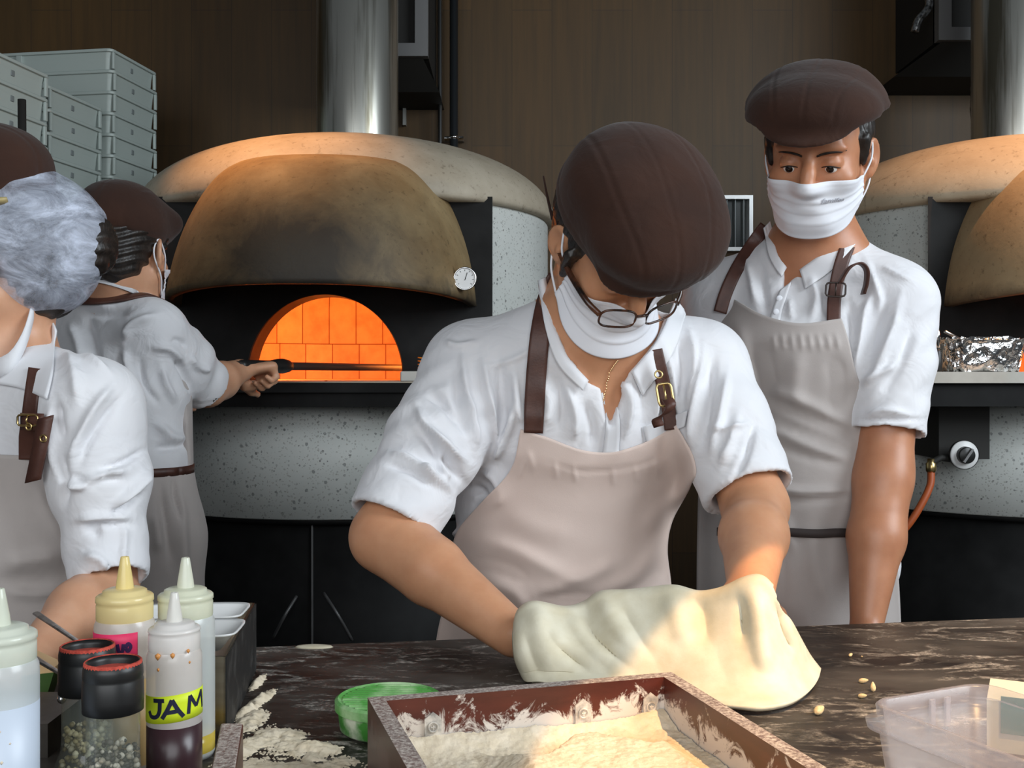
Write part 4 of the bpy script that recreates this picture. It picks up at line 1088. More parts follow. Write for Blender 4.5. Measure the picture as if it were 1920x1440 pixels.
# ================================================================== the cook stretching dough (front centre)
def cook_front():
    sk, sh = M_skin, M_shirt
    C = P(1154, 448, 1.49); M = hframe(31, 55, -14); HS = .95
    pel = np.array([.072, 1.70, .92]); wai = np.array([.074, 1.685, 1.03]); che = np.array([.098, 1.635, 1.165]); nb = np.array([.112, 1.565, 1.292])
    S1, S2 = P(886, 694, 1.60), P(1312, 690, 1.62); E1, E2 = P(724, 1004, 1.48), P(1416, 950, 1.50)
    W1, W2 = P(962, 1190, 1.335), P(1408, 1112, 1.285)
    lat = np.array([1.0, .03, 0]); fw = np.array([0, -1.0, 0])
    root_p = np.array([.085, 1.72, 0.0])
    f = Field(axis_pts(-.30, .50, .0042, [(-.03, .24, .003)]), axis_pts(1.14, 1.92, .0045, [(1.28, 1.56, .003)]), axis_pts(.70, 1.56, .0042, [(1.24, 1.56, .003)]))
    add_head(f, C, M, HS)
    f.cap(C + M @ np.array([0, -.03, -.05]), nb + np.array([0, .01, .01]), .056, .062, .03)
    f.cap(nb + np.array([0, .0, -.02]), che, .07, .09, .05)
    f.ecap(che, wai, (.15, .10), (.14, .095), lat, .04); f.ecap(wai, pel - np.array([0, 0, .12]), (.14, .09), (.15, .10), lat, .04)
    for S, E, W in ((S1, E1, W1), (S2, E2, W2)):
        f.cap(nb + np.array([0, .01, -.01]), S, .05, .045, .05); f.chain([S, E], [.050, .044], .03)
        m = E*.62 + W*.38; f.chain([E, m, W], [.043, .0425, .027], .015)
    f.cap(E1 + np.array([-.003, -.005, -.004]), E1*.8 + W1*.2, .040, .041, .02)
    add_hand(f, W1, np.array([.93, -.28, .20]), (0, -.25, -1), 1, .95, (14, 20, 14), .6, (.95, .25, .25), 12)
    add_hand(f, W2, np.array([-.35, -.45, -.55]), (.1, .5, -.8), -1, .95, (12, 18, 14), .6, (.95, .25, .25), 12)
    V, F = f.mesh(2); body = obj('person', V, F, sk, None, origin=root_p)
    tag(body, 'person in dark brown flat cap, glasses and mask, leaning forward and stretching dough', 'person')
    bv = bvh_of(V, F)
    # shirt
    g = Field(axis_pts(-.30, .50, .0034), axis_pts(1.34, 1.92, .0045), axis_pts(.90, 1.42, .0034))
    g.ecap(che, wai, (.166, .118), (.154, .112), lat, .04); g.ecap(wai, pel, (.154, .112), (.156, .118), lat, .04)
    g.ecap(nb - np.array([0, -.01, .045]), che, (.115, .062), (.168, .112), lat, .05)
    for S, E, cx in ((S1, E1, .93), (S2, E2, .90)):
        g.cap(nb + np.array([0, .012, -.012]), S, .058, .062, .05)
        cuff = S + (E - S)*cx; g.chain([S, S*.5 + cuff*.5, cuff], [.069, .0635, .056], .03)
    SP = [(E1, S1, .93), (E2, S2, .90)]
    for E, S, cx in SP:                                       # rolled cuffs, open at the end
        ax = nrm(E - S); cuff = S + (E - S)*cx; L = .052
        g.cap(cuff - ax*L, cuff - ax*.002, .066, .0635, .002)
    for E, S, cx in SP:
        ax = nrm(E - S); cuff = S + (E - S)*cx; n = ax
        X, Y, Z = g.A[0][:, None, None], g.A[1][None, :, None], g.A[2][None, None, :]
        d = (X-cuff[0])*n[0] + (Y-cuff[1])*n[1] + (Z-cuff[2])*n[2]
        rad = np.sqrt(np.maximum((X-cuff[0])**2 + (Y-cuff[1])**2 + (Z-cuff[2])**2 - d*d, 0))
        g.v = np.where(rad < .10, np.maximum(g.v, d), g.v).astype(np.float32)
        g.cap(cuff - ax*.012, cuff + ax*.05, .0555, .060, .003, 'sub')
    # neckline
    neck = [(1008, 470), (1024, 545), (1036, 610), (1062, 672), (1100, 715), (1126, 728), (1136, 785), (1146, 802), (1162, 760), (1180, 700), (1228, 640), (1262, 560), (1250, 470)]
    g.poly_cut(neck, 1.2, 1.605, (-.05, 1.3, 1.05), (.35, 1.62, 1.42))
    V, F = g.mesh(2)
    k1 = [([(905, 655), (912, 720), (925, 790), (935, 850)], 7, .006), ([(935, 665), (940, 740), (950, 815)], 9, -.006), ([(962, 690), (975, 760), (985, 800)], 8, .006),
          ([(868, 650), (872, 720), (885, 790), (893, 850)], 7, .006), ([(850, 700), (862, 770), (880, 830)], 9, -.005),
          ([(782, 760), (800, 800), (840, 840), (880, 870)], 8, .008), ([(795, 735), (830, 755), (862, 800)], 9, -.007), ([(780, 790), (815, 845), (850, 880), (872, 910)], 9, -.008),
          ([(820, 825), (830, 880), (835, 905)], 7, .006), ([(730, 850), (770, 862), (820, 900), (850, 925)], 6, .005), ([(720, 868), (770, 885), (815, 915)], 6, -.005),
          ([(800, 800), (850, 842)], 6, .004), ([(790, 870), (812, 905)], 6, .005),
          ([(928, 860), (940, 835), (960, 790), (968, 745)], 8, .009), ([(900, 880), (930, 890), (945, 930), (920, 960)], 12, .008), ([(880, 910), (905, 930), (890, 975)], 9, -.008), ([(895, 985), (860, 1000), (850, 1020)], 9, .008),
          ([(1240, 640), (1262, 720), (1280, 790)], 6, .005), ([(1290, 610), (1300, 680), (1290, 770)], 7, .005), ([(1275, 620), (1282, 700), (1276, 760)], 6, -.005),
          ([(1320, 640), (1310, 720), (1300, 800), (1305, 850)], 7, .006), ([(1340, 660), (1330, 740), (1318, 840)], 8, -.006), ([(1365, 690), (1350, 780), (1335, 860)], 7, .006),
          ([(1385, 770), (1370, 830), (1350, 880)], 8, .005), ([(1415, 790), (1400, 850), (1378, 895)], 6, -.006), ([(1330, 800), (1370, 806), (1410, 790)], 6, .004),
          ([(1170, 700), (1180, 760), (1165, 830)], 7, .006), ([(1200, 690), (1210, 760), (1205, 830)], 8, -.004), ([(1215, 670), (1228, 740), (1222, 800)], 6, .005),
          ([(1060, 720), (1080, 780), (1075, 830)], 8, .006), ([(1095, 745), (1110, 800), (1112, 840)], 8, -.005), ([(1015, 700), (1030, 760), (1020, 800)], 8, .005), ([(1040, 700), (1055, 760), (1048, 815)], 7, -.004),
          ([(905, 690), (960, 675), (1000, 655)], 5, .003), ([(830, 640), (862, 650), (900, 640)], 6, .004)]
    V = wrinkle(V, F, k1, .0034, 24, 11, arms=[(S1, E1, 120, .0042, 1.0), (S2, E2, 120, .0036, -1.0)])
    shirt = obj('shirt', V, F, sh, body); sb = bvh_of(V, F)
    # standing collar, placket, chest pocket
    q = MB()
    for inner, outer in (([(1020, 520), (1026, 552), (1038, 610), (1064, 670), (1102, 714)], [(1010, 528), (1014, 556), (1024, 618), (1046, 682), (1092, 732)]), ([(1266, 560), (1232, 638), (1184, 698)], [(1286, 590), (1258, 668), (1204, 742)])):
        G = drape(sb, outline_grid(inner, [inner[0], outer[0]], [inner[-1], outer[-1]], outer, 30, 8), 1.75, .005, 4); q.sheet(G if inner[0][0] < 1200 else G[::-1], .003)
    q.build('collar', M_collar, body)
    G = drape(sb, outline_grid([(1126, 728), (1148, 722)], [(1126, 728), (1136, 790), (1130, 850)], [(1148, 722), (1162, 785), (1160, 850)], [(1130, 850), (1160, 850)], 5, 24), 1.75, .003, 4)
    MB().sheet(G, .002).build('placket', M_collar, shirt)
    G = drape(sb, outline_grid([(1206, 800), (1290, 770)], [(1206, 800), (1212, 828)], [(1290, 770), (1284, 800)], [(1212, 828), (1284, 800)], 12, 12), 1.75, .003, 4)
    MB().sheet(G, .002).build('pocket', M_collar, shirt)
    # apron
    top = [(976, 805), (1030, 822), (1090, 844), (1150, 848), (1210, 830), (1268, 797)]
    left = [(976, 805), (958, 880), (905, 940), (858, 995), (846, 1040), (838, 1110), (818, 1200), (810, 1330), (808, 1500)]
    right = [(1268, 797), (1300, 865), (1296, 910), (1262, 975), (1252, 1030), (1259, 1100), (1262, 1200), (1262, 1330), (1260, 1500)]
    strokes = [([(880, 1010), (960, 1030), (1050, 1075), (1130, 1100)], 16, .007), ([(870, 1060), (930, 1062), (1000, 1090)], 12, -.008), ([(1005, 1118), (1060, 1095), (1120, 1072), (1160, 1050)], 14, .007), ([(1000, 1128), (1050, 1122), (1130, 1120)], 9, -.008),
               ([(1130, 1110), (1190, 1080), (1240, 1020)], 14, .007), ([(1150, 1115), (1200, 1105), (1250, 1060)], 10, -.007), ([(900, 1090), (960, 1110), (990, 1150)], 14, .006), ([(990, 845), (1000, 885)], 6, .003), ([(1230, 850), (1240, 890)], 7, .004), ([(1010, 862), (1100, 884), (1200, 872), (1260, 845)], 4, -.0022),
               ([(1040, 866), (1044, 900)], 4, .0022), ([(1075, 874), (1080, 905)], 4, .0022), ([(1150, 878), (1150, 912)], 4, .0022), ([(1190, 872), (1196, 908)], 4, .0022), ([(1225, 862), (1236, 900)], 4, .003), ([(985, 860), (975, 900)], 4, .0022),
               ([(930, 950), (1000, 990), (1100, 1010)], 26, .005), ([(1290, 900), (1240, 960), (1200, 1000)], 18, .005)]
    PXg = outline_grid(top, left, right, [(808, 1500), (960, 1510), (1120, 1510), (1260, 1500)], 90, 130)
    # body form for the apron: shirt torso plus lap
    lapf = Field(axis_pts(-.14, .32, .008), axis_pts(1.46, 1.85, .008), axis_pts(.58, 1.2, .008))
    lapf.ecap(che, wai, (.166, .122), (.156, .122), lat, .04); lapf.ecap(wai, pel, (.156, .125), (.168, .138), lat, .04); lapf.ecap(pel, pel - np.array([0, .02, .30]), (.168, .138), (.165, .12), lat, .03)
    lv, lf = lapf.mesh(1); n0 = len(V)
    ab = bvh_of(np.concatenate([V, lv]), np.concatenate([F, lf + n0]))
    G = drape(ab, PXg, 1.80, .006, 60, strokes)
    ap = MB().sheet(G[:, :].transpose(1, 0, 2), .0025).build('apron', M_apron, body)
    # straps
    build_strap(body, strap_px(sb, [(1000, 812), (1003, 740), (1009, 660), (1017, 590), (1027, 545), (1040, 516)], [36, 38, 38, 37, 32, 24], 1.75))
    rb_ = build_strap(body, strap_px(sb, [(1258, 806), (1254, 770), (1246, 730), (1237, 692), (1230, 655)], [24, 26, 27, 27, 24], 1.75, off=.009))
    buckle(rb_, P(1247, 740, 1.478), (0, -1, .15), P(1240, 700, 1.49) - P(1250, 770, 1.49), .020, .030)
    eyelet(rb_, P(1235, 702, 1.482), (0, -1, .2), .005)
    tl = [P(1252, 748, 1.470), P(1258, 760, 1.462), P(1250, 775, 1.466), P(1232, 785, 1.476), P(1236, 800, 1.480)]
    T_ = resample(np.array(tl), 16); G_ = np.stack([T_ + np.array([-.007, 0, -.002]), T_ + np.array([.007, 0, .002])], 1); MB().sheet(G_, .003, np.broadcast_to(np.array([0, -1., 0]), G_.shape)).build('strap_end', M_leather, rb_)
    # cap
    cv, cf = cap_mesh(.98, (.108, .112, .072), -.020, .0, .040, .10, .004, seed=5, noise=.0042, brim_w=.078, reach=.088, brim_l=.036, front=((-.026, .062, .070), (.082, .070, .046)))
    obj('flat_cap', place(cv, C, M), cf, M_cap, body)
    # hair at temple and nape
    h = Field(axis_pts(-.12, .12, .004), axis_pts(-.15, .12, .004), axis_pts(-.12, .10, .004))
    h.ell((0, -.022, .03), (.086, .100, .088), None, .01); h.ell((0, -.060, -.03), (.066, .055, .05), None, .02)
    for e in (-1, 1): h.cap((e*.082, .03, .01), (e*.080, .022, -.035), .010, .006, .01)
    h.plane_cut((0, .034, 0), (0, 1, -.15))
    for e in (-1, 1): h.ell((e*.082, -.012, -.012), (.024, .022, .030), None, .008, 'sub')
    hv, hf = h.mesh(1); hn = vnormals(hv, hf); hv = hv + hn * (.0022*np.sin(hv[:, 1]*420 + 3*np.sin(hv[:, 0]*60)))[:, None]
    obj('hair', place(hv*HS, C, M), hf, M_hair, body)
    tf = catmull([P(1036, 410, 1.53), P(1026, 368, 1.54), P(1019, 330, 1.54)], 6)
    MB().tube(tf, np.linspace(.006, .003, len(tf)), 8, flat=.4).build('cap_tab', M_cap, body)
    # mask and glasses
    G = mask_mesh(bv, C, M, HS, top=(-.020, -.026), bot=(-.103, -.070), wid=70, pleat=.0022, seed=2)
    mk = MB().sheet(G[::-1], .0014).build('face_mask', M_mask, body); ear_loops(mk, C, M, G, HS)
    glasses(body, C, M, HS)
    # necklace
    nk = [P(1168, 690, 1.49), P(1164, 705, 1.487), P(1160, 720, 1.485), P(1155, 740, 1.485), P(1146, 765, 1.487)]
    Q = resample(np.array(nk), 26); Q = np.array([np.array(bv.find_nearest(Vector(q))[0]) + np.array(bv.find_nearest(Vector(q))[1])*.002 for q in Q])
    q = MB()
    for p in Q: q.lathe([(0.0, -.0018), (.0016, 0), (0, .0018)], p, 6, cap0=False, cap1=False)
    q.build('necklace', plain('gold_bead', (.75, .5, .28), .25, 1.0), body)
    legs_and_shoes(body, dict(pelvis=pel + np.array([0, .02, -.06]), lat=lat, fw=fw), M_trouser)
    return body
def glasses(body, C, M, s):
    g = lambda *p: C + M @ (np.array(p)*s)
    mf = mottled('tortoise_shell', srgb(30, 22, 18), srgb(88, 52, 34), 60, 0.25, bstr=0)
    root = None
    yb, zc = .126, -.026
    tilt = lambda x, z: g(x, yb - abs(x)*.22 + (z - zc)*(-.12), z)
    fr = MB()
    for e in (-1, 1):
        cx = e*.034; pts = []
        for a in np.linspace(0, 2*math.pi, 33)[:-1]:
            x = .0255*np.sign(math.cos(a))*abs(math.cos(a))**.62; z = .0165*np.sign(math.sin(a))*abs(math.sin(a))**.68
            pts.append(tilt(cx + x, zc + z))
        fr.tube(np.array(pts), .0016, 8, closed=True)
    fr.tube([tilt(-.0095, zc + .006), tilt(0, zc + .0085), tilt(.0095, zc + .006)], .0018, 8)
    root = fr.build('eyeglasses', mf, body)
    ml = bpy.data.materials.new('lens'); ml.use_nodes = True; nt = ml.node_tree; nt.nodes.clear()
    o = N(nt, 'ShaderNodeOutputMaterial'); t = N(nt, 'ShaderNodeBsdfTransparent'); gl = N(nt, 'ShaderNodeBsdfGlossy'); gl.inputs['Roughness'].default_value = .03
    fz = N(nt, 'ShaderNodeFresnel'); fz.inputs[0].default_value = 1.45; mx = N(nt, 'ShaderNodeMixShader')
    mx.inputs[0].default_value = .07; nt.links.new(t.outputs[0], mx.inputs[1]); nt.links.new(gl.outputs[0], mx.inputs[2]); nt.links.new(mx.outputs[0], o.inputs[0])
    for e in (-1, 1):
        cx = e*.034; rings = []
        for r in (1.0, .5, .001):
            rings.append([tilt(cx + r*.0255*np.sign(math.cos(a))*abs(math.cos(a))**.62, zc + r*.0165*np.sign(math.sin(a))*abs(math.sin(a))**.68) for a in np.linspace(0, 2*math.pi, 33)[:-1]])
        MB().grid(np.array(rings), cv=True).build('lens', ml, root)
        p = [tilt(e*.060, zc + .006), g(e*.074, .090, zc + .012), g(e*.082, .04, zc + .012), g(e*.083, -.005, zc + .010), g(e*.080, -.030, zc - .012)]
        MB().tube(catmull(p, 6), .0022, 8, flat=1.8).build('temple', mf, root)

# ================================================================== the cook standing behind (right)
def cook_right():
    C = P(1535, 288, 1.80); M = hframe(-25, 21, 5); HS = 1.0; sk = M_skin2
    lat = nrm([.94, -.33, 0]); fw = nrm([-.33, -.94, 0])
    nb = P(1528, 462, 1.88); che = np.array([.508, 1.885, 1.265]); wai = np.array([.494, 1.90, 1.035]); pel = np.array([.498, 1.92, .90])
    SL, SR = P(1352, 566, 1.94), P(1677, 566, 1.82); EL, ER = P(1404, 900, 1.88), P(1658, 876, 1.76); WL, WR = P(1412, 1120, 1.78), P(1624, 1178, 1.68)
    root_p = np.array([.498, 1.93, 0.0])
    f = Field(axis_pts(.26, .80, .0045, [(.40, .62, .0028)]), axis_pts(1.62, 2.10, .0045, [(1.66, 1.94, .0028)]), axis_pts(.60, 1.74, .0045, [(1.40, 1.74, .0028)]))
    add_head(f, C, M, HS)
    f.cap(C + M @ np.array([0, -.03, -.05]), nb, .052, .056, .03); f.cap(nb - np.array([0, 0, .02]), che, .065, .09, .05)
    f.ecap(che, wai, (.14, .09), (.125, .085), lat, .04); f.ecap(wai, pel - np.array([0, 0, .12]), (.125, .085), (.14, .09), lat, .04)
    for S, E, W in ((SL, EL, WL), (SR, ER, WR)):
        f.cap(nb, S, .045, .045, .05); f.chain([S, E], [.05, .043], .03)
        m = E*.55 + W*.45; f.chain([E, E*.8 + m*.2, m, W], [.043, .044, .043, .024], .015)
    add_hand(f, WR, WR - ER + np.array([0, -.02, -.05]), (-1, -.1, 0), -1, .98, (15, 22, 18)); add_hand(f, WL, WL - EL + np.array([0, -.05, 0]), (1, 0, 0), 1, .98, (20, 25, 18))
    V, F = f.mesh(2); body = obj('person', V, F, sk, None, origin=root_p)
    tag(body, 'person standing upright with eyes lowered, flat cap and white mask, right arm hanging by the table', 'person')
    body['label'] = 'person standing upright behind at the right, eyes lowered, brown flat cap and mask'
    bv = bvh_of(V, F)
    g = Field(axis_pts(.24, .82, .0038), axis_pts(1.66, 2.10, .0048), axis_pts(.86, 1.50, .0038))
    g.ecap(che, wai, (.165, .115), (.150, .108), lat, .04); g.ecap(wai, pel, (.150, .108), (.170, .118), lat, .04)
    g.ecap(nb - np.array([0, -.01, .06]), che, (.12, .062), (.165, .112), lat, .05)
    SP = []
    for S, E, cx in ((SL, EL, .84), (SR, ER, .80)):
        g.cap(nb + np.array([0, .01, -.02]), S, .054, .060, .05); cuff = S + (E - S)*cx; ax = nrm(E - S)
        g.chain([S, S*.5 + cuff*.5, cuff], [.066, .064, .056], .03); g.cap(cuff - ax*.05, cuff - ax*.002, .0625, .0605, .002); SP.append((cuff, ax))
    for cuff, ax in SP:
        X, Y, Z = g.A[0][:, None, None], g.A[1][None, :, None], g.A[2][None, None, :]
        d = (X-cuff[0])*ax[0] + (Y-cuff[1])*ax[1] + (Z-cuff[2])*ax[2]; rad = np.sqrt(np.maximum((X-cuff[0])**2 + (Y-cuff[1])**2 + (Z-cuff[2])**2 - d*d, 0))
        g.v = np.where(rad < .085, np.maximum(g.v, d), g.v).astype(np.float32); g.cap(cuff - ax*.012, cuff + ax*.05, .053, .056, .003, 'sub')
    g.poly_cut([(1436, 360), (1449, 440), (1457, 476), (1472, 500), (1468, 545), (1500, 508), (1542, 474), (1590, 424), (1604, 360)], 1.5, 1.895, (.30, 1.6, 1.25), (.70, 1.9, 1.50))
    V, F = g.mesh(2)
    ks = [([(1640, 545), (1618, 600), (1606, 660), (1604, 700)], 8, .007), ([(1660, 560), (1640, 620), (1622, 690)], 9, -.006), ([(1690, 545), (1672, 620), (1640, 700), (1612, 735)], 8, .006), ([(1715, 600), (1690, 680), (1650, 740)], 9, -.005),
          ([(1610, 720), (1650, 700), (1690, 680)], 7, .005), ([(1620, 780), (1660, 770), (1715, 780)], 5, .004), ([(1605, 790), (1660, 788), (1735, 786)], 4, -.004), ([(1650, 500), (1680, 515), (1712, 530)], 5, .003), ([(1620, 480), (1650, 560), (1640, 600)], 6, .004),
          ([(1400, 480), (1410, 530), (1420, 580)], 7, .005), ([(1425, 490), (1432, 540), (1440, 590)], 7, -.004), ([(1520, 520), (1530, 560), (1520, 600)], 7, .005), ([(1550, 530), (1548, 570), (1555, 600)], 6, -.004), ([(1480, 560), (1484, 600)], 6, .004),
          ([(1590, 560), (1600, 620), (1598, 680)], 7, -.006)]
    V = wrinkle(V, F, ks, .0036, 24, 31, arms=[(SR, ER, 110, .004, 1.2), (SL, EL, 110, .004, -1.2)])
    shirt = obj('shirt', V, F, M_shirt, body); sb = bvh_of(V, F)
    q = MB()
    for inner, outer in (([(1443, 415), (1449, 440), (1457, 476), (1473, 502)], [(1431, 428), (1436, 450), (1445, 486), (1465, 520)]), ([(1598, 412), (1590, 424), (1542, 474), (1500, 507)], [(1616, 440), (1606, 456), (1560, 506), (1510, 542)])):
        G = drape(sb, outline_grid(inner, [inner[0], outer[0]], [inner[-1], outer[-1]], outer, 30, 8), 2.0, .005, 4); q.sheet(G if inner[0][0] < 1500 else G[::-1], .003)
    q.build('collar', M_collar, body)
    G = drape(sb, outline_grid([(1462, 545), (1484, 530)], [(1462, 545), (1446, 590), (1440, 620)], [(1484, 530), (1466, 585), (1460, 625)], [(1440, 620), (1460, 625)], 5, 20), 2.0, .003, 4)
    pk = MB().sheet(G, .002).build('placket', M_collar, shirt)
    for px, py in ((1459, 560), (1453, 585)):
        p = P(px, py, 1.0); h = sb.ray_cast(Vector((0, 0, CAMZ)), (Vector(p) - Vector((0, 0, CAMZ))).normalized()); q = np.array(h[0]) + np.array([0, -.007, 0])
        MB().lathe([(.0050, 0), (.0052, .001), (.0044, .002), (0, .0018)], q, 16, AX).build('button', M_mask, shirt)
    # apron
    lapf = Field(axis_pts(.26, .76, .008), axis_pts(1.68, 2.10, .008), axis_pts(.50, 1.2, .008))
    lapf.ecap(che, wai, (.165, .118), (.152, .118), lat, .04); lapf.ecap(wai, pel, (.152, .118), (.178, .132), lat, .04); lapf.ecap(pel, pel - np.array([0, .02, .36]), (.178, .132), (.185, .14), lat, .03)
    lv, lf = lapf.mesh(1); ab = bvh_of(np.concatenate([V, lv]), np.concatenate([F, lf + len(V)]))
    # the arm must not lift the apron: use the torso only
    tors = Field(axis_pts(.26, .76, .006), axis_pts(1.68, 2.10, .006), axis_pts(.86, 1.45, .006))
    tors.ecap(che, wai, (.167, .118), (.152, .112), lat, .04); tors.ecap(wai, pel, (.152, .112), (.172, .122), lat, .04); tors.ecap(nb - np.array([0, -.01, .06]), che, (.12, .064), (.167, .116), lat, .05)
    tv, tf_ = tors.mesh(1); ab = bvh_of(np.concatenate([tv, lv]), np.concatenate([tf_, lf + len(tv)]))
    top = [(1352, 546), (1395, 572), (1435, 592), (1500, 606), (1578, 597)]
    left = [(1352, 546), (1330, 620), (1318, 720), (1312, 850), (1308, 960), (1306, 1100), (1306, 1250), (1306, 1400)]
    right = [(1578, 597), (1592, 640), (1606, 700), (1640, 800), (1662, 930), (1682, 1050), (1690, 1180), (1692, 1280), (1692, 1400)]
    st = [([(1430, 742), (1500, 775), (1560, 800), (1612, 826)], 9, -.010), ([(1425, 728), (1500, 752), (1600, 800)], 12, .007), ([(1420, 775), (1500, 810), (1605, 848)], 9, -.009), ([(1440, 800), (1520, 836), (1600, 862)], 11, .007),
          ([(1450, 830), (1520, 858), (1590, 872)], 7, -.006), ([(1420, 640), (1430, 700), (1440, 760)], 22, -.008), ([(1380, 600), (1400, 680), (1420, 740)], 14, .007), ([(1500, 650), (1490, 720), (1500, 780)], 18, .006), ([(1560, 660), (1570, 720), (1560, 790)], 16, -.006),
          ([(1420, 905), (1500, 922), (1600, 918)], 7, .010), ([(1420, 930), (1500, 938), (1600, 930)], 5, -.010), ([(1440, 640), (1500, 640), (1580, 632)], 4, -.002),
          ([(1380, 1000), (1390, 1080), (1380, 1160)], 16, .006), ([(1440, 980), (1460, 1080), (1450, 1160)], 16, -.006), ([(1520, 970), (1530, 1060), (1560, 1150)], 18, .006), ([(1470, 960), (1490, 1040)], 10, .004)]
    for x in range(1450, 1570, 17): st.append(([(x, 628), (x + 3, 655)], 4, .0025))
    PXg = outline_grid(top, left, right, [(1306, 1400), (1440, 1410), (1570, 1410), (1692, 1400)], 80, 120)
    G = drape(ab, PXg, 2.02, .007, 50, st)
    ap = MB().sheet(G.transpose(1, 0, 2), .0025).build('apron', M_apron2, body)
    tie = [G[8, 62] + np.array([0, -.004, 0])] + [G[k, int(62 - 3*math.sin(k/25))] + np.array([0, -.004, 0]) for k in (20, 34, 48, 60, 72)]
    q = resample(np.array(tie), 40); W_ = np.stack([q - np.array([0, 0, .007]), q + np.array([0, 0, .007])], 1)
    MB().sheet(W_, .002, np.broadcast_to(np.array([0, -1., 0]), W_.shape)).build('waist_tie', plain('dark_tie', srgb(64, 56, 54), .8), ap)
    build_strap(body, strap_px(sb, [(1350, 586), (1360, 552), (1376, 515), (1396, 480), (1418, 448), (1436, 424)], 25, 2.02))
    rs = build_strap(body, strap_px(sb, [(1563, 602), (1564, 565), (1569, 530), (1579, 490), (1592, 456), (1601, 438)], [26, 26, 26, 27, 27, 25], 2.02, off=.008))
    buckle(rs, P(1567, 543, 1.745), (-.3, -1, .1), P(1569, 520, 1.75) - P(1567, 560, 1.75), .030, .022, .0016, plain('dark_buckle', srgb(52, 38, 32), .4))
    lp = catmull([P(1572, 530, 1.742), P(1590, 502, 1.735), P(1612, 492, 1.735), P(1626, 505, 1.74), P(1626, 530, 1.748), P(1620, 552, 1.755)], 8)
    dirn = np.gradient(lp, axis=0); nn = np.cross(dirn, [0, 1., 0]); nn /= np.linalg.norm(nn, axis=1, keepdims=True)
    W_ = np.stack([lp - np.array([0, .010, 0]), lp + np.array([0, .010, 0])], 1)
    MB().sheet(W_, .003, np.repeat(nn[:, None, :], 2, 1)).build('strap_end', M_leather, rs)
    # cap, hair, face
    cv, cf = cap_mesh(1.03, (.112, .122, .086), .006, .0, .062, .13, -.016, seed=8, noise=.0036, brim_w=.062, reach=.106, arch=2.2, cz=.058, front=((0, .070, .078), (.090, .056, .042)))
    obj('flat_cap', place(cv, C, M), cf, M_cap, body)
    h = Field(axis_pts(-.12, .12, .004), axis_pts(-.15, .12, .004), axis_pts(-.12, .10, .004))
    h.ell((0, -.022, .03), (.083, .098, .086), None, .01); h.ell((0, -.062, -.02), (.058, .046, .042), None, .02)
    for e in (-1, 1): h.cap((e*.076, .030, .03), (e*.0735, .020, -.012), .008, .005, .01)
    h.plane_cut((0, .036, 0), (0, 1, -.2))
    for e in (-1, 1): h.ell((e*.084, -.012, -.008), (.022, .020, .030), None, .008, 'sub')
    hv, hf = h.mesh(1); hn = vnormals(hv, hf); hv = hv + hn * (.002*np.sin(hv[:, 1]*420 + 3*np.sin(hv[:, 0]*60)))[:, None]
    obj('hair', place(hv*HS, C, M), hf, M_hair, body)
    face_bits(body, bv, C, M, HS)
    G = mask_mesh(bv, C, M, HS, top=(-.024, -.028), bot=(-.120, -.080), wid=68, pleat=.0013, seed=6)
    mk = MB().sheet(G[::-1], .0014).build('face_mask', M_mask, body); ear_loops(mk, C, M, G, HS)
    mask_print(mk, G, 'famifea')
    legs_and_shoes(body, dict(pelvis=pel + np.array([0, .02, -.06]), lat=lat, fw=fw), M_trouser)
    return body
def face_bits(body, bv, C, M, s):
    g = lambda *p: C + M @ (np.array(p)*s)
    for e in (-1, 1):
        # brows drawn on the skin
        pts = [g(e*x, .2, z) for x, z in ((.011, .0130), (.020, .0165), (.031, .0190), (.043, .0195), (.052, .0170))]
        wd = np.interp(np.linspace(0, 1, 18), [0, .3, .7, 1], [.0034, .0046, .0036, .0012])
        Q = resample(np.array(pts), 18); on = []
        for q in Q:
            h = bv.ray_cast(Vector(q), Vector(-M[:, 1])); on.append(np.array(h[0]) if h[0] is not None else q - M[:, 1]*.1)
        MB().tube(np.array(on) - M[:, 1]*.0004, wd, 10, flat=.45).build('eyebrow', M_brow, body)
        # the slit of the eye between lowered lids
        ec = g(e*.0315, .0805, -.0040)
        eb = MB()
        for lat_ in (0,): eb.lathe([(.0122*math.sin(t), .0122*math.cos(t)) for t in np.linspace(0.01, math.pi - .01, 13)], ec, 20)
        ey = eb.build('eye', M_eye, body)
        gaze = nrm(M @ np.array([.02, .95, -.36]))
        u = nrm(np.cross(gaze, [0, 0, 1])); v = np.cross(u, gaze)
        ring = [[ec + gaze*.0118 + gaze*dz + r*(math.cos(a)*u + math.sin(a)*v) for a in np.linspace(0, 2*math.pi, 17)[:-1]] for r, dz in ((.0062, -.0016), (.0050, .0004), (.0001, .0010))]
        MB().grid(np.array(ring), cv=True).build('iris', M_iris, ey)
        # lash line
        pts = [g(e*x, .2, z) for x, z in ((.0185, -.0050), (.0250, -.0028), (.0330, -.0024), (.0400, -.0040), (.0462, -.0066))]
        Q = resample(np.array(pts), 14); on = []
        for q in Q:
            h = bv.ray_cast(Vector(q), Vector(-M[:, 1])); p = np.array(h[0]) if h[0] is not None else q - M[:, 1]*.1
            on.append(p)
        MB().tube(np.array(on) + M[:, 1]*.0004, np.interp(np.linspace(0, 1, 14), [0, .5, 1], [.0007, .0014, .0006]), 6).build('eyelashes', M_brow, body)
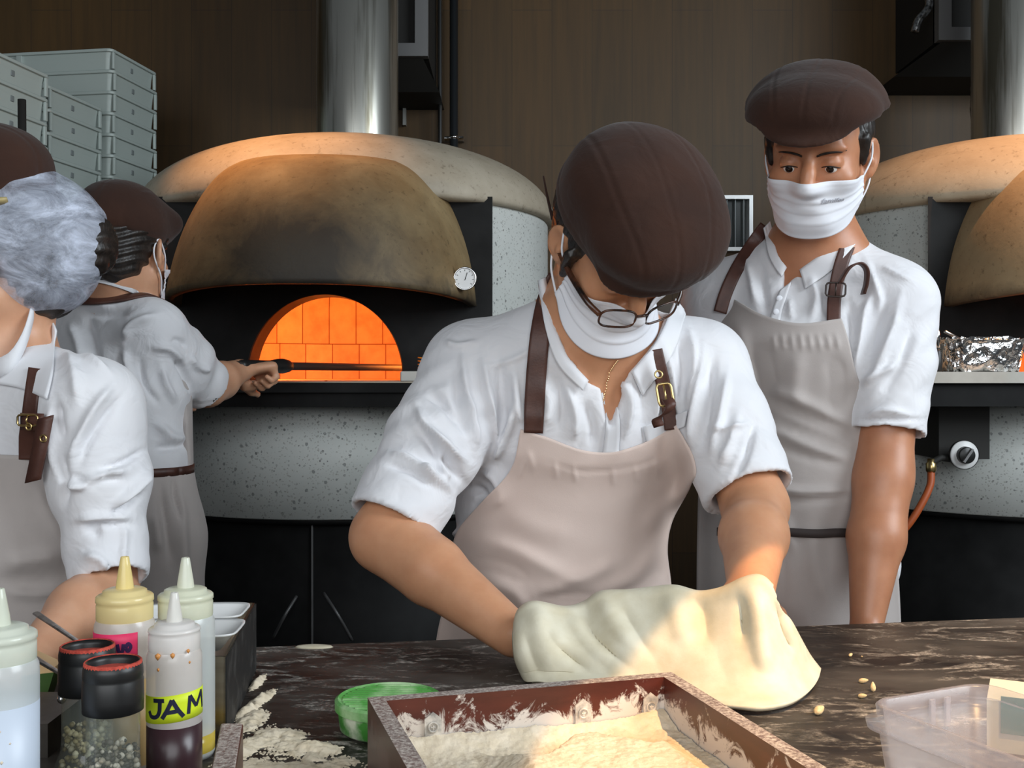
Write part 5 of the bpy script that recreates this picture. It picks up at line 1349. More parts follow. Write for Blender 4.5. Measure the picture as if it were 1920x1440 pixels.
def text_mesh(body_text, shear=0.35):
    cu = bpy.data.curves.new('lettering', 'FONT'); cu.body = body_text; cu.size = 1.0; cu.shear = shear; cu.align_x = 'CENTER'; cu.align_y = 'CENTER'; cu.offset = 0.02
    o = bpy.data.objects.new('lettering_tmp', cu); COL.objects.link(o)
    dg = bpy.context.evaluated_depsgraph_get(); me = o.evaluated_get(dg).to_mesh()
    v = np.array([x.co[:] for x in me.vertices]); f = [tuple(p.vertices) for p in me.polygons]
    o.evaluated_get(dg).to_mesh_clear(); bpy.data.objects.remove(o); bpy.data.curves.remove(cu)
    return v, f
def mask_print(mk, G, word):
    v, f = text_mesh(word, .3); nu, nv = G.shape[:2]
    sz = .0092; out = []
    for p in v:                                               # lay the letters on the mask's own surface
        u = .335 - p[0]*sz/.150; w_ = .350 - p[1]*sz/.085 + p[0]*sz*1.2
        a, b = u*(nu-1), w_*(nv-1); i, j = int(a), int(b); fa, fb = a-i, b-j
        q = (1-fa)*(1-fb)*G[i, j] + fa*(1-fb)*G[i+1, j] + (1-fa)*fb*G[i, j+1] + fa*fb*G[i+1, j+1]
        n = nrm(np.cross(G[i+1, j]-G[i, j], G[i, j+1]-G[i, j]))
        if n @ (q - np.array([0, 0, CAMZ])) > 0: n = -n
        out.append(q + n*.0026)
    obj('lettering', out, f, plain('grey_print_ink', srgb(168, 168, 176), .7), mk, smooth=False)

# ================================================================== the cook at the left oven, seen from behind
def cook_back():
    C = P(230, 472, 2.15); M = hframe(174, 4, 0); HS = .97
    R = M[:, 0]; lat = nrm([.88, -.47, 0]); fw = nrm([.47, .88, 0])
    nb = np.array([-.775, 2.165, 1.362]); che = np.array([-.79, 2.17, 1.21]); wai = np.array([-.772, 2.14, 1.035]); pel = np.array([-.762, 2.13, .90])
    SR, SL = P(283, 628, 2.11), P(88, 618, 2.25); ER = P(388, 726, 2.27); WR = P(448, 696, 2.41)
    EL = SL + np.array([.03, .14, -.22]); WL = EL + np.array([.05, .20, .05])
    root_p = np.array([-.765, 2.14, 0.0])
    f = Field(axis_pts(-1.12, -.36, .0048, [(-.88, -.66, .0036), (-.55, -.42, .0028)]), axis_pts(1.96, 2.66, .0048, [(2.38, 2.58, .0028)]), axis_pts(.70, 1.62, .005, [(1.18, 1.30, .0028), (1.38, 1.60, .0036)]))
    add_head(f, C, M, HS)
    f.cap(C + M @ np.array([0, -.03, -.05]), nb, .050, .054, .03); f.cap(nb - np.array([0, 0, .02]), che, .06, .085, .05)
    f.ecap(che, wai, (.135, .09), (.12, .085), lat, .04); f.ecap(wai, pel - np.array([0, 0, .12]), (.12, .085), (.14, .09), lat, .04)
    for S, E, W in ((SL, EL, WL), (SR, ER, WR)):
        f.cap(nb - np.array([0, 0, .025]), S, .030, .030, .04); f.chain([S, E], [.042, .038], .02); m = E*.6 + W*.4; f.chain([E, m, W], [.041, .039, .026], .015)
    hd = nrm(P(494, 690, 2.47) - WR)
    add_hand(f, WR, hd, (.25, .1, -1), 1, .95, (72, 88, 60), .3, (.55, .35, .65), 35); add_hand(f, WL, WL - EL, (0, 0, -1), -1, .95, (35, 40, 30))
    V, F = f.mesh(2); body = obj('person', V, F, M_skin3, None, origin=root_p)
    tag(body, 'person seen from behind with dark hair bun, reaching a long peel into the left oven', 'person')
    bv = bvh_of(V, F)
    g = Field(axis_pts(-1.12, -.42, .0042), axis_pts(1.94, 2.46, .0048), axis_pts(.86, 1.44, .0042))
    g.ecap(che, wai, (.165, .112), (.148, .105), lat, .04); g.ecap(wai, pel, (.148, .105), (.162, .112), lat, .04); g.ecap(nb - np.array([0, 0, .055]), che, (.11, .06), (.162, .108), lat, .05)
    SP = []
    for S, E, cx in ((SL, EL, .92), (SR, ER, .98)):
        g.cap(nb - np.array([0, 0, .02]), S, .052, .058, .05); cuff = S + (E - S)*cx; ax = nrm(E - S)
        g.chain([S, S*.5 + cuff*.5, cuff], [.064, .060, .050], .03); g.cap(cuff - ax*.045, cuff - ax*.002, .0575, .056, .002); SP.append((cuff, ax))
    for cuff, ax in SP:
        X, Y, Z = g.A[0][:, None, None], g.A[1][None, :, None], g.A[2][None, None, :]
        d = (X-cuff[0])*ax[0] + (Y-cuff[1])*ax[1] + (Z-cuff[2])*ax[2]; rad = np.sqrt(np.maximum((X-cuff[0])**2 + (Y-cuff[1])**2 + (Z-cuff[2])**2 - d*d, 0))
        g.v = np.where(rad < .085, np.maximum(g.v, d), g.v).astype(np.float32); g.cap(cuff - ax*.012, cuff + ax*.05, .049, .052, .003, 'sub')
    V, F = g.mesh(2)
    ks = [([(130, 600), (150, 650), (160, 700)], 9, .007), ([(165, 590), (175, 640), (185, 690)], 9, -.006), ([(120, 560), (170, 575), (220, 570)], 8, .005), ([(140, 580), (200, 590), (250, 580)], 8, -.005), ([(230, 640), (250, 610), (300, 590)], 7, .008), ([(222, 660), (236, 720), (262, 750)], 6, -.007), ([(235, 650), (240, 700), (270, 740)], 7, .007),
          ([(262, 670), (270, 720), (300, 760)], 6, -.006), ([(280, 650), (320, 655), (350, 690)], 7, .006), ([(300, 680), (310, 720), (330, 760)], 7, .006), ([(325, 670), (345, 700), (360, 740)], 6, -.006), ([(345, 660), (375, 690), (395, 690)], 6, .005), ([(318, 640), (340, 640), (352, 655)], 5, -.004),
          ([(290, 790), (320, 820), (350, 830)], 10, .007), ([(285, 840), (320, 838), (360, 830)], 8, -.007)]
    V = wrinkle(V, F, ks, .0034, 24, 51, arms=[(SR, ER, 110, .005, 1.2)])
    shirt = obj('shirt', V, F, M_shirt, body); sb = bvh_of(V, F)
    # shirt collar round the nape and the leather neck strap below it
    def ring(rad, zc, tilt, n=40):
        out = []
        for a in np.linspace(0, 2*math.pi, n, endpoint=True):
            out.append(nb - fw*.022 + lat*rad[0]*math.cos(a) + fw*rad[1]*math.sin(a) + np.array([0, 0, zc + tilt*math.sin(a)]))
        return np.array(out)
    rg = ring((.068, .070), .030, -.026)
    G = np.stack([rg + (rg - nb)*.16*np.array([1, 1, 0]) - np.array([0, 0, .022]), rg + (rg - nb)*.05*np.array([1, 1, 0]) + np.array([0, 0, .006]), rg + np.array([0, 0, .018])], 1)
    MB().sheet(G, .002).build('collar', M_collar, body)
    rg = ring((.090, .090), .000, -.034); q = [p for p in rg[20:]]; q = [q[0] + fw*.05 - np.array([0, 0, .05])] + q + [q[-1] + fw*.05 - np.array([0, 0, .05])]
    build_strap(body, ribbon(sb, q, .022, .003, .005, 50))
    # apron: bib at the front and a skirt that wraps round, leather belt
    a = Field(axis_pts(-1.0, -.54, .005), axis_pts(1.94, 2.36, .005), axis_pts(.48, 1.24, .006))
    a.ecap(che - np.array([0, 0, .06]), wai, (.172, .126), (.164, .122), lat, .04); cc = wai
    a.plane_cut(wai + fw*.042, -fw)
    b_ = Field(*a.A); b_.ecap(wai - np.array([0, 0, .02]), pel, (.166, .124), (.180, .132), lat, .03); b_.ecap(pel, pel - np.array([0, 0, .30]), (.180, .132), (.185, .135), lat, .03)
    b_.plane_cut((0, 0, 1.0333), (0, 0, 1)); a.v = np.minimum(a.v, b_.v); a.plane_cut((0, 0, .54), (0, 0, -1))
    av, af = a.mesh(2); av = wrinkle(av, af, [([(300, 900), (310, 980), (320, 1060)], 9, -.006), ([(335, 920), (340, 1000), (345, 1090)], 10, .006), ([(325, 890), (330, 940), (340, 990)], 5, -.006), ([(290, 960), (300, 1040)], 12, .005)], .002, 16, 7)
    ap = obj('apron', av, af, M_apron2, body)
    rg = np.array([wai + lat*.1665*math.cos(t) + fw*.1245*math.sin(t) + np.array([0, 0, .001]) for t in np.linspace(0, 2*math.pi, 60)])
    G = np.stack([rg - np.array([0, 0, .008]), rg + np.array([0, 0, .008])], 1)
    MB().sheet(G, .003).build('belt', M_leather, ap)
    cv, cf = cap_mesh(.97, (.087, .104, .074), 0, 0, .012, -.06, .004, seed=12, noise=.0026, brim_w=.05, reach=.08, brim_l=.03, cz=.066)
    obj('flat_cap', place(cv, C, M), cf, M_cap, body)
    h = Field(axis_pts(-.13, .13, .004), axis_pts(-.19, .12, .004), axis_pts(-.12, .10, .004))
    h.ell((0, -.022, .03), (.082, .098, .086), None, .01); h.ell((0, -.058, -.025), (.066, .058, .052), None, .02); h.ell((-.022, -.118, -.004), (.040, .034, .034), None, .006)
    for e in (-1, 1): h.cap((e*.074, .030, .03), (e*.072, .018, -.02), .008, .005, .01)
    h.plane_cut((0, .036, 0), (0, 1, -.2))
    for e in (-1, 1): h.ell((e*.084, -.004, -.010), (.022, .022, .030), None, .008, 'sub')
    hv, hf = h.mesh(1); hn = vnormals(hv, hf); hv = hv + hn * (.0022*np.sin(hv[:, 2]*380 + 5*np.sin(hv[:, 0]*50)))[:, None]
    obj('hair', place(hv*HS, C, M), hf, M_hair, body)
    G = mask_mesh(bv, C, M, HS, bot=(-.132, -.088), wid=70, seed=3); mk = MB().sheet(G[::-1], .0014).build('face_mask', M_mask, body); ear_loops(mk, C, M, G, HS)
    legs_and_shoes(body, dict(pelvis=pel + np.array([0, .0, -.06]), lat=lat, fw=fw), M_trouser)
    # the peel she holds
    p0, p1 = P(492, 687, 2.47), P(790, 690, 3.28); p0[2] = P(500, 686, 2.48)[2]; p1[2] = max(p1[2], 1.222)
    ax = nrm(p1 - p0); L = np.linalg.norm(p1 - p0)
    pl = empty('pizza_peel', tuple(p0), 'long dark metal peel held by the cook with the bun, reaching into the glowing oven', 'peel')
    MB().tube([p0 - ax*.10, p0, p1], .0095, 12).build('shaft', plain('burnt_steel', (.03, .024, .022), .6, .2), pl)
    t = [(-.09, .010), (-.08, .013), (.03, .0125), (.06, .0165), (.085, .0175), (.105, .015), (.12, .010)]
    MB().tube([p0 + ax*x for x, r in t], [r for x, r in t], 16).build('grip', M_blackp, pl)
    q = MB(); s = nrm(np.cross(ax, [0, 0, 1])); e0 = p1 - ax*.01; z_ = np.array([0, 0, 1.0])
    Gp = np.array([[e0 + ax*x + s*w_*k for k in (-1, -.5, 0, .5, 1)] for x, w_ in ((0, .02), (.03, .08), (.07, .11), (.16, .12), (.24, .11), (.28, .07))]); Gp[:, :, 2] = e0[2] - .006
    q.sheet(Gp, .003, np.broadcast_to(z_, Gp.shape)).build('blade', M_steel, pl)
    return body

# ================================================================== the cook at the left edge in a hairnet
def cook_left():
    C = P(-24, 490, 1.50); M = hframe(-78, 12, 0); HS = 1.04; sk = M_skin3
    lat = nrm([.80, -.60, 0]); fw = nrm([-.60, -.80, 0])
    nb = P(-8, 665, 1.53); che = np.array([-.735, 1.575, 1.135]); wai = np.array([-.745, 1.59, 1.0]); pel = np.array([-.755, 1.61, .88])
    ES = P(198, 1030, 1.44); SL = P(172, 764, 1.46); SR = nb + np.array([-.15, .12, -.075]); EL = P(206, 1085, 1.455); WL = P(48, 1258, 1.225)
    CU = P(208, 1090, 1.42); ER = SR + np.array([-.04, -.10, -.25]); WR = ER + np.array([-.02, -.22, .02])
    root_p = np.array([-.755, 1.62, 0.0])
    f = Field(axis_pts(-1.16, -.42, .0048, [(-.82, -.66, .0034)]), axis_pts(1.08, 1.86, .0048, [(1.40, 1.60, .0034)]), axis_pts(.66, 1.60, .0048, [(1.28, 1.60, .0034), (.84, .95, .003)]))
    add_head(f, C, M, HS)
    f.cap(C + M @ np.array([0, -.035, -.05]), nb, .052, .058, .03); f.cap(nb - np.array([0, 0, .02]), che, .065, .085, .05)
    f.ecap(che, wai, (.135, .09), (.13, .09), lat, .04); f.ecap(wai, pel - np.array([0, 0, .12]), (.13, .09), (.14, .095), lat, .04)
    for S, E, W in ((SL, EL, WL), (SR, ER, WR)):
        f.cap(nb - np.array([0, 0, .01]), S, .045, .045, .05); f.chain([S, E], [.044, .036], .03); m = E*.6 + W*.4; f.chain([E, m, W], [.036, .038, .026], .015)
    add_hand(f, WL, np.array([-.75, -.6, -.02]), (0, 0, -1), -1, .95, (12, 18, 14)); add_hand(f, WR, np.array([.3, -.9, -.12]), (0, 0, -1), 1, .95, (18, 22, 18))
    V, F = f.mesh(2); body = obj('person', V, F, sk, None, origin=root_p)
    tag(body, 'person at the left edge in a white hairnet under a brown cap, turned left', 'person')
    bv = bvh_of(V, F)
    g = Field(axis_pts(-1.14, -.42, .004), axis_pts(1.26, 1.86, .0046), axis_pts(.84, 1.36, .004))
    g.ecap(che, wai, (.162, .115), (.155, .112), lat, .04); g.ecap(wai, pel, (.155, .112), (.165, .118), lat, .04); g.ecap(nb - np.array([0, -.01, .055]), che, (.11, .062), (.16, .11), lat, .05)
    g.cap(nb + np.array([0, .01, -.02]), SL, .054, .060, .05); g.chain([SL, SL*.5 + ES*.5, ES, CU], [.066, .062, .047, .041], .02)
    g.cap(CU*.6 + ES*.4, CU, .050, .0455, .003)
    g.cap(nb + np.array([0, .01, -.02]), SR, .054, .060, .05); cR = SR + (ER - SR)*.95; g.chain([SR, cR], [.066, .054], .02)
    ax = nrm(CU - ES); X, Y, Z = g.A[0][:, None, None], g.A[1][None, :, None], g.A[2][None, None, :]
    d = (X-CU[0])*ax[0] + (Y-CU[1])*ax[1] + (Z-CU[2])*ax[2]; rad = np.sqrt(np.maximum((X-CU[0])**2 + (Y-CU[1])**2 + (Z-CU[2])**2 - d*d, 0))
    g.v = np.where(rad < .07, np.maximum(g.v, d), g.v).astype(np.float32); g.cap(CU - ax*.012, CU + ax*.04, .040, .042, .003, 'sub')
    ax = nrm(ER - SR); d = (X-cR[0])*ax[0] + (Y-cR[1])*ax[1] + (Z-cR[2])*ax[2]; rad = np.sqrt(np.maximum((X-cR[0])**2 + (Y-cR[1])**2 + (Z-cR[2])**2 - d*d, 0))
    g.v = np.where(rad < .07, np.maximum(g.v, d), g.v).astype(np.float32)
    V, F = g.mesh(2)
    ks = [([(215, 720), (180, 760), (150, 820), (130, 880)], 8, .007), ([(235, 735), (200, 780), (165, 830), (150, 870)], 7, -.005), ([(240, 880), (200, 890), (150, 910), (120, 905)], 8, .009), ([(280, 840), (235, 865), (180, 885)], 6, -.007), ([(130, 890), (165, 905), (200, 895), (230, 900)], 7, -.007), ([(280, 880), (250, 915), (205, 955)], 7, .008), ([(268, 925), (230, 955), (200, 965)], 5, -.007), ([(140, 975), (190, 968), (250, 970)], 7, .006), ([(145, 985), (195, 982), (245, 985)], 5, -.006), ([(160, 1000), (175, 990), (185, 1010)], 9, -.006), ([(155, 1040), (190, 1050), (200, 1070)], 8, .006), ([(230, 970), (232, 1020), (228, 1070)], 6, .003),
          ([(105, 750), (110, 790), (120, 830)], 8, -.006), ([(120, 640), (140, 700), (145, 760)], 10, .005), ([(110, 640), (160, 665), (215, 705)], 5, .004), ([(95, 760), (100, 830), (110, 900)], 8, .005), ([(115, 850), (122, 900), (120, 960)], 8, -.005)]
    V = wrinkle(V, F, ks, .0032, 22, 71, arms=[(SL, EL, 90, .0035, 1.0)])
    shirt = obj('shirt', V, F, M_shirt, body); sb = bvh_of(V, F)
    G = drape(sb, outline_grid([(66, 546), (60, 622), (24, 688), (-14, 718)], [(66, 546), (84, 580), (105, 620)], [(-14, 718), (38, 728), (86, 748)], [(105, 620), (99, 690), (86, 748)], 24, 18), 1.75, .008, 8, clamp=True)
    MB().sheet(G, .0025).build('collar', M_collar, body)
    rg = [P(64, 560, 1.50), P(60, 600, 1.475), P(40, 660, 1.45), P(5, 700, 1.44), P(-60, 700, 1.47), P(-90, 640, 1.55), P(-60, 580, 1.60), P(20, 545, 1.58), P(60, 545, 1.53)]
    collar_band(sb, rg, .022).build('collar_stand', M_collar, body)
    lapf = Field(axis_pts(-1.0, -.5, .008), axis_pts(1.38, 1.84, .008), axis_pts(.5, 1.2, .008))
    lapf.ecap(che, wai, (.162, .117), (.155, .118), lat, .04); lapf.ecap(wai, pel, (.155, .118), (.17, .128), lat, .04); lapf.ecap(pel, pel - np.array([0, 0, .34]), (.17, .128), (.175, .13), lat, .03)
    lv, lf = lapf.mesh(1); ab = bvh_of(lv, lf)
    top = [(-150, 846), (-60, 850), (0, 853), (78, 856)]; right = [(78, 856), (92, 910), (112, 970), (138, 1030), (152, 1080), (158, 1150), (160, 1300), (160, 1450)]
    left = [(-150, 846), (-190, 930), (-230, 1010), (-240, 1080), (-245, 1150), (-245, 1300), (-245, 1450)]
    st = [([(0, 1060), (60, 1050), (130, 1040)], 14, .008), ([(0, 1085), (60, 1090), (140, 1075)], 10, -.009), ([(10, 1110), (70, 1115), (140, 1100)], 9, .007), ([(60, 900), (90, 960), (120, 1020)], 12, .004)]
    G = drape(ab, outline_grid(top, left, right, [(-245, 1450), (-100, 1455), (30, 1455), (160, 1450)], 60, 80), 1.72, .008, 40, st)
    ap = MB().sheet(G.transpose(1, 0, 2), .0025).build('apron', M_apron2, body)
    rs = build_strap(body, strap_px(sb, [(52, 862), (53, 820), (55, 775), (61, 725), (66, 690)], [34, 36, 28, 27, 26], 1.72, off=.008))
    for (a, b, w_) in (((84, 782), (60, 903), .024),):
        A_, B_ = P(a[0], a[1], 1.385), P(b[0], b[1], 1.392); Q = resample(np.array([A_, (A_+B_)/2 + np.array([.002, -.004, 0]), B_]), 14); wv = np.array([.9, -.25, .22])*w_/2
        W_ = np.stack([Q - wv, Q + wv], 1); se = MB().sheet(W_, .003, np.broadcast_to(np.array([-.3, -1., 0]), W_.shape)).build('strap_end', M_leather, rs)
        eyelet(se, P(81, 822, 1.380), (-.2, -1, 0), .0042)
    A_, B_ = P(38, 790, 1.405), P(80, 792, 1.388); Q = resample(np.array([A_, B_]), 6); W_ = np.stack([Q - np.array([0, 0, .011]), Q + np.array([0, 0, .011])], 1)
    MB().sheet(W_, .003, np.broadcast_to(np.array([-.2, -1., 0]), W_.shape)).build('strap_keeper', M_leather, rs)
    buckle(rs, P(52, 788, 1.396), (-.25, -1, 0), (0, 0, 1), .030, .014, .0014); eyelet(rs, P(54, 800, 1.394), (-.2, -1, 0), .004)
    # cap, hair, hairnet
    cv, cf = cap_mesh(1.06, (.104, .126, .078), 0, 0, .030, .02, .004, seed=21, noise=.003)
    cv = place(cv, C + M @ np.array([0, .022, .022]), M @ np.array([[1, 0, 0], [0, math.cos(-.16), -math.sin(-.16)], [0, math.sin(-.16), math.cos(-.16)]]))
    cp = obj('flat_cap', cv, cf, M_cap, body)
    q = MB().tube([P(-14, 382, 1.36), P(4, 376, 1.36), P(14, 374, 1.362)], [.009, .0085, .006], 12, flat=.5); q.build('cap_toggle', plain('wooden_toggle', srgb(176, 160, 112), .5), cp)
    h = Field(axis_pts(-.13, .13, .005), axis_pts(-.20, .12, .005), axis_pts(-.13, .11, .005))
    h.ell((0, -.022, .03), (.083, .098, .086), None, .01); h.ell((0, -.060, -.035), (.062, .055, .055), None, .02); h.ell((0, -.125, .0), (.050, .040, .046), None, .02)
    h.plane_cut((0, .030, 0), (0, 1, -.25))
    for e in (-1, 1): h.ell((e*.084, -.006, -.012), (.022, .024, .034), None, .008, 'sub')
    hv, hf = h.mesh(1); hn = vnormals(hv, hf); hv = hv + hn * (.002*np.sin(hv[:, 2]*380 + 5*np.sin(hv[:, 0]*50)))[:, None]
    obj('hair', place(hv*HS, C, M), hf, M_hair, body)
    n_ = Field(axis_pts(-.16, .16, .004), axis_pts(-.26, .12, .004), axis_pts(-.16, .16, .004))
    n_.ell((0, -.030, .030), (.092, .106, .086), None, .01); n_.ell((0, -.080, .016), (.092, .076, .080), None, .03); n_.ell((0, -.066, -.040), (.066, .054, .044), None, .03)
    n_.plane_cut((0, .018, 0), (0, 1, -.30)); n_.plane_cut((0, 0, -.092), (0, -.1, -1))
    for e in (-1, 1): n_.ell((e*.100, .006, -.034), (.04, .040, .044), None, .012, 'sub')
    nv_, nf = n_.mesh(2); nn = vnormals(nv_, nf)
    r1 = soft_noise(nv_*np.array([.6, 1, 1.6]), 15, 5); r2 = soft_noise(nv_, 70, 6)
    nv_ = nv_ + nn*(.0035*r1 + .0026*np.exp(-(r1/.035)**2) + .0006*r2)[:, None]
    m, nt, b = _mat('hairnet_fleece')
    b.inputs['Base Color'].default_value = srgb(214, 222, 240); b.inputs['Roughness'].default_value = .8; b.inputs['Specular IOR Level'].default_value = .2
    x = noise_node(nt, 17, 8, .72, stretch=(1, .6, 1.5), dist=.9); rr = ramp(nt, x.outputs['Fac'], [(.36, (.20,)*3 + (1,)), (.50, (.46,)*3 + (1,)), (.66, (.88,)*3 + (1,))]); nt.links.new(rr.outputs[0], b.inputs['Alpha'])
    bump(nt, b, x.outputs['Fac'], .3, .004)
    obj('hairnet', place(nv_*HS, C, M), nf, m, body)
    G = mask_mesh(bv, C, M, HS, wid=70, seed=4); mk = MB().sheet(G[::-1], .0014).build('face_mask', M_mask, body); ear_loops(mk, C, M, G, HS)
    legs_and_shoes(body, dict(pelvis=pel + np.array([0, .0, -.06]), lat=lat, fw=fw), M_trouser)
    return body
front = cook_front(); right_cook = cook_right(); back_cook = cook_back(); left_cook = cook_left()
# ------------------------------------------------------------------ things on the work table
def frosted(name, c, alpha, rough=.35):
    m = bpy.data.materials.new(name); m.use_nodes = True; nt = m.node_tree; nt.nodes.clear()
    o = N(nt, 'ShaderNodeOutputMaterial'); t = N(nt, 'ShaderNodeBsdfTransparent'); t.inputs[0].default_value = (.96, .97, .96, 1)
    d = N(nt, 'ShaderNodeBsdfDiffuse'); d.inputs[0].default_value = c; tr = N(nt, 'ShaderNodeBsdfTranslucent'); tr.inputs[0].default_value = c
    g = N(nt, 'ShaderNodeBsdfGlossy'); g.inputs['Roughness'].default_value = rough * .6; g.inputs[0].default_value = (.9, .9, .9, 1)
    a = N(nt, 'ShaderNodeMixShader'); a.inputs[0].default_value = .25; nt.links.new(d.outputs[0], a.inputs[1]); nt.links.new(tr.outputs[0], a.inputs[2])
    b = N(nt, 'ShaderNodeMixShader'); n = noise_node(nt, 30, 4); mr = N(nt, 'ShaderNodeMapRange'); mr.inputs[3].default_value = alpha - .07; mr.inputs[4].default_value = alpha + .07; nt.links.new(n.outputs['Fac'], mr.inputs[0]); nt.links.new(mr.outputs[0], b.inputs[0])
    nt.links.new(t.outputs[0], b.inputs[1]); nt.links.new(a.outputs[0], b.inputs[2])
    lw = N(nt, 'ShaderNodeLayerWeight'); pw = N(nt, 'ShaderNodeMath'); pw.operation = 'POWER'; pw.inputs[1].default_value = 3.0; nt.links.new(lw.outputs['Facing'], pw.inputs[0]); f = N(nt, 'ShaderNodeMath'); f.operation = 'MULTIPLY_ADD'; f.inputs[1].default_value = .35; f.inputs[2].default_value = .035; nt.links.new(pw.outputs[0], f.inputs[0])
    e = N(nt, 'ShaderNodeMixShader'); nt.links.new(f.outputs[0], e.inputs[0]); nt.links.new(b.outputs[0], e.inputs[1]); nt.links.new(g.outputs[0], e.inputs[2]); nt.links.new(e.outputs[0], o.inputs[0])
    return m
M_frost = frosted('frosted_bottle', srgb(238, 243, 243), .62)
M_frostw = frosted('frosted_warm', srgb(244, 236, 230), .60)
M_box = frosted('clear_box', srgb(210, 206, 216), .25, .5)
M_flour = mottled('flour', srgb(232, 218, 194), srgb(218, 202, 174), 60, .95, bstr=.6, bscale=160)
M_dough = mottled('raw_dough', srgb(226, 219, 196), srgb(210, 200, 172), 26, .62, bstr=.35, bscale=48, detail=7)
def floured_wood(name):
    m, nt, b = _mat(name); tc = N(nt, 'ShaderNodeTexCoord'); geo = N(nt, 'ShaderNodeNewGeometry')
    n = noise_node(nt, 12, 5, stretch=(1, 1, 4)); base = ramp(nt, n.outputs['Fac'], [(.3, srgb(62, 26, 20)), (.7, srgb(92, 42, 32))])
    sx = N(nt, 'ShaderNodeSeparateXYZ'); nt.links.new(geo.outputs['Position'], sx.inputs[0]); sn = N(nt, 'ShaderNodeSeparateXYZ'); nt.links.new(geo.outputs['Normal'], sn.inputs[0])
    h = N(nt, 'ShaderNodeMapRange'); h.inputs[1].default_value = TZ + .062; h.inputs[2].default_value = TZ + .030; h.inputs[3].default_value = -.09; h.inputs[4].default_value = .13; nt.links.new(sx.outputs[2], h.inputs[0])
    n2 = noise_node(nt, 34, 8, .72, dist=1.0); ad = N(nt, 'ShaderNodeMath'); nt.links.new(n2.outputs['Fac'], ad.inputs[0]); nt.links.new(h.outputs[0], ad.inputs[1])
    r1 = ramp(nt, ad.outputs[0], [(.50, (0, 0, 0, 1)), (.57, (.85,)*3 + (1,))])
    n3 = noise_node(nt, 260, 5, .8); r2 = ramp(nt, n3.outputs['Fac'], [(.42, (.15,)*3 + (1,)), (.62, (.75,)*3 + (1,))])
    up = N(nt, 'ShaderNodeMath'); up.operation = 'GREATER_THAN'; up.inputs[1].default_value = .8; nt.links.new(sn.outputs[2], up.inputs[0])
    mu = N(nt, 'ShaderNodeMath'); mu.operation = 'MULTIPLY'; nt.links.new(up.outputs[0], mu.inputs[0]); nt.links.new(r2.outputs[0], mu.inputs[1])
    ins = N(nt, 'ShaderNodeAttribute'); ins.attribute_name = 'inner'
    m1 = N(nt, 'ShaderNodeMath'); m1.operation = 'MULTIPLY'; nt.links.new(r1.outputs[0], m1.inputs[0]); nt.links.new(ins.outputs['Fac'], m1.inputs[1])
    mx = N(nt, 'ShaderNodeMath'); mx.operation = 'MAXIMUM'; nt.links.new(m1.outputs[0], mx.inputs[0]); nt.links.new(mu.outputs[0], mx.inputs[1])
    nt.links.new(mix(nt, mx.outputs[0], base.outputs[0], srgb(226, 216, 204)), b.inputs['Base Color'])
    rr = N(nt, 'ShaderNodeMapRange'); rr.inputs[3].default_value = .35; rr.inputs[4].default_value = .95; nt.links.new(mx.outputs[0], rr.inputs[0]); nt.links.new(rr.outputs[0], b.inputs['Roughness'])
    return m
M_fwood = floured_wood('floured_red_wood')

def squeeze_bottle(px, d, r, H, label, cap_c, body_m, fill=None, fill_h=0, rz=0, tip_c=None, grp='squeeze bottles'):
    p = P(px, 0, d); p[2] = TZ
    root = empty('squeeze_bottle', tuple(p), label, 'bottle', grp)
    hb = H * .705
    prof = [(r*.94, 0), (r, .004), (r, hb - .010), (r*.985, hb - .004), (r*.90, hb + .001), (r*.86, hb + .003)]
    MB().lathe(prof, p, 48, cap1=False).build('bottle_body', body_m, root)
    mc = frosted('cap_plastic', cap_c, .90)
    cp = [(r*.90, hb - .001), (r*.93, hb + .001), (r*.93, hb + .013), (r*.90, hb + .015), (r*.95, hb + .016), (r*.94, hb + H*.108), (r*.88, hb + H*.116), (r*.74, hb + H*.120), (r*.72, hb + H*.135), (r*.62, hb + H*.142), (r*.30, hb + H*.146)]
    sc = MB().lathe(cp, p, 48, cap0=False).build('screw_cap', mc, root)
    tp = [(r*.30, hb + H*.140), (r*.27, hb + H*.18), (r*.19, hb + H*.25), (r*.14, H - .0005), (r*.125, H), (r*.06, H), (r*.055, H - .003)]
    MB().lathe(tp, p, 28, cap0=False).build('nozzle', mc if tip_c is None else frosted('nozzle_plastic', tip_c, .85), sc)
    if fill is not None:
        MB().lathe([(r*.90, .003), (r*1.0015, .006), (r*1.0015, fill_h), (0.0, fill_h + .0004)], p, 48).build('contents', fill, root)
    return root, p, r, hb
def cyl_strokes(root, name, p, r, strokes, w, mat):
    """writing on a bottle: strokes in (angle, height)"""
    q = MB()
    for st in strokes:
        T_ = resample(np.array(st, float), max(8, 6*len(st))) if len(st) > 2 else np.array([np.array(st[0])*(1-t) + np.array(st[1])*t for t in np.linspace(0, 1, 8)])
        U = T_.copy(); U[:, 0] *= r
        t = np.gradient(U, axis=0); t /= np.linalg.norm(t, axis=1, keepdims=True); nn = np.stack([-t[:, 1], t[:, 0]], 1)
        G = []
        for k in (-.5, 0, .5):
            V = U + nn*w*k; a = V[:, 0]/r; G.append(np.stack([p[0] + (r + .0007)*np.sin(a), p[1] - (r + .0007)*np.cos(a), p[2] + V[:, 1]], 1))
        G = np.stack(G, 1); q.sheet(G, .0003, np.stack([np.sin(U[:, 0]/r), -np.cos(U[:, 0]/r), 0*U[:, 0]], 1)[:, None, :].repeat(3, 1))
    return q.build(name, mat, root, smooth=False)
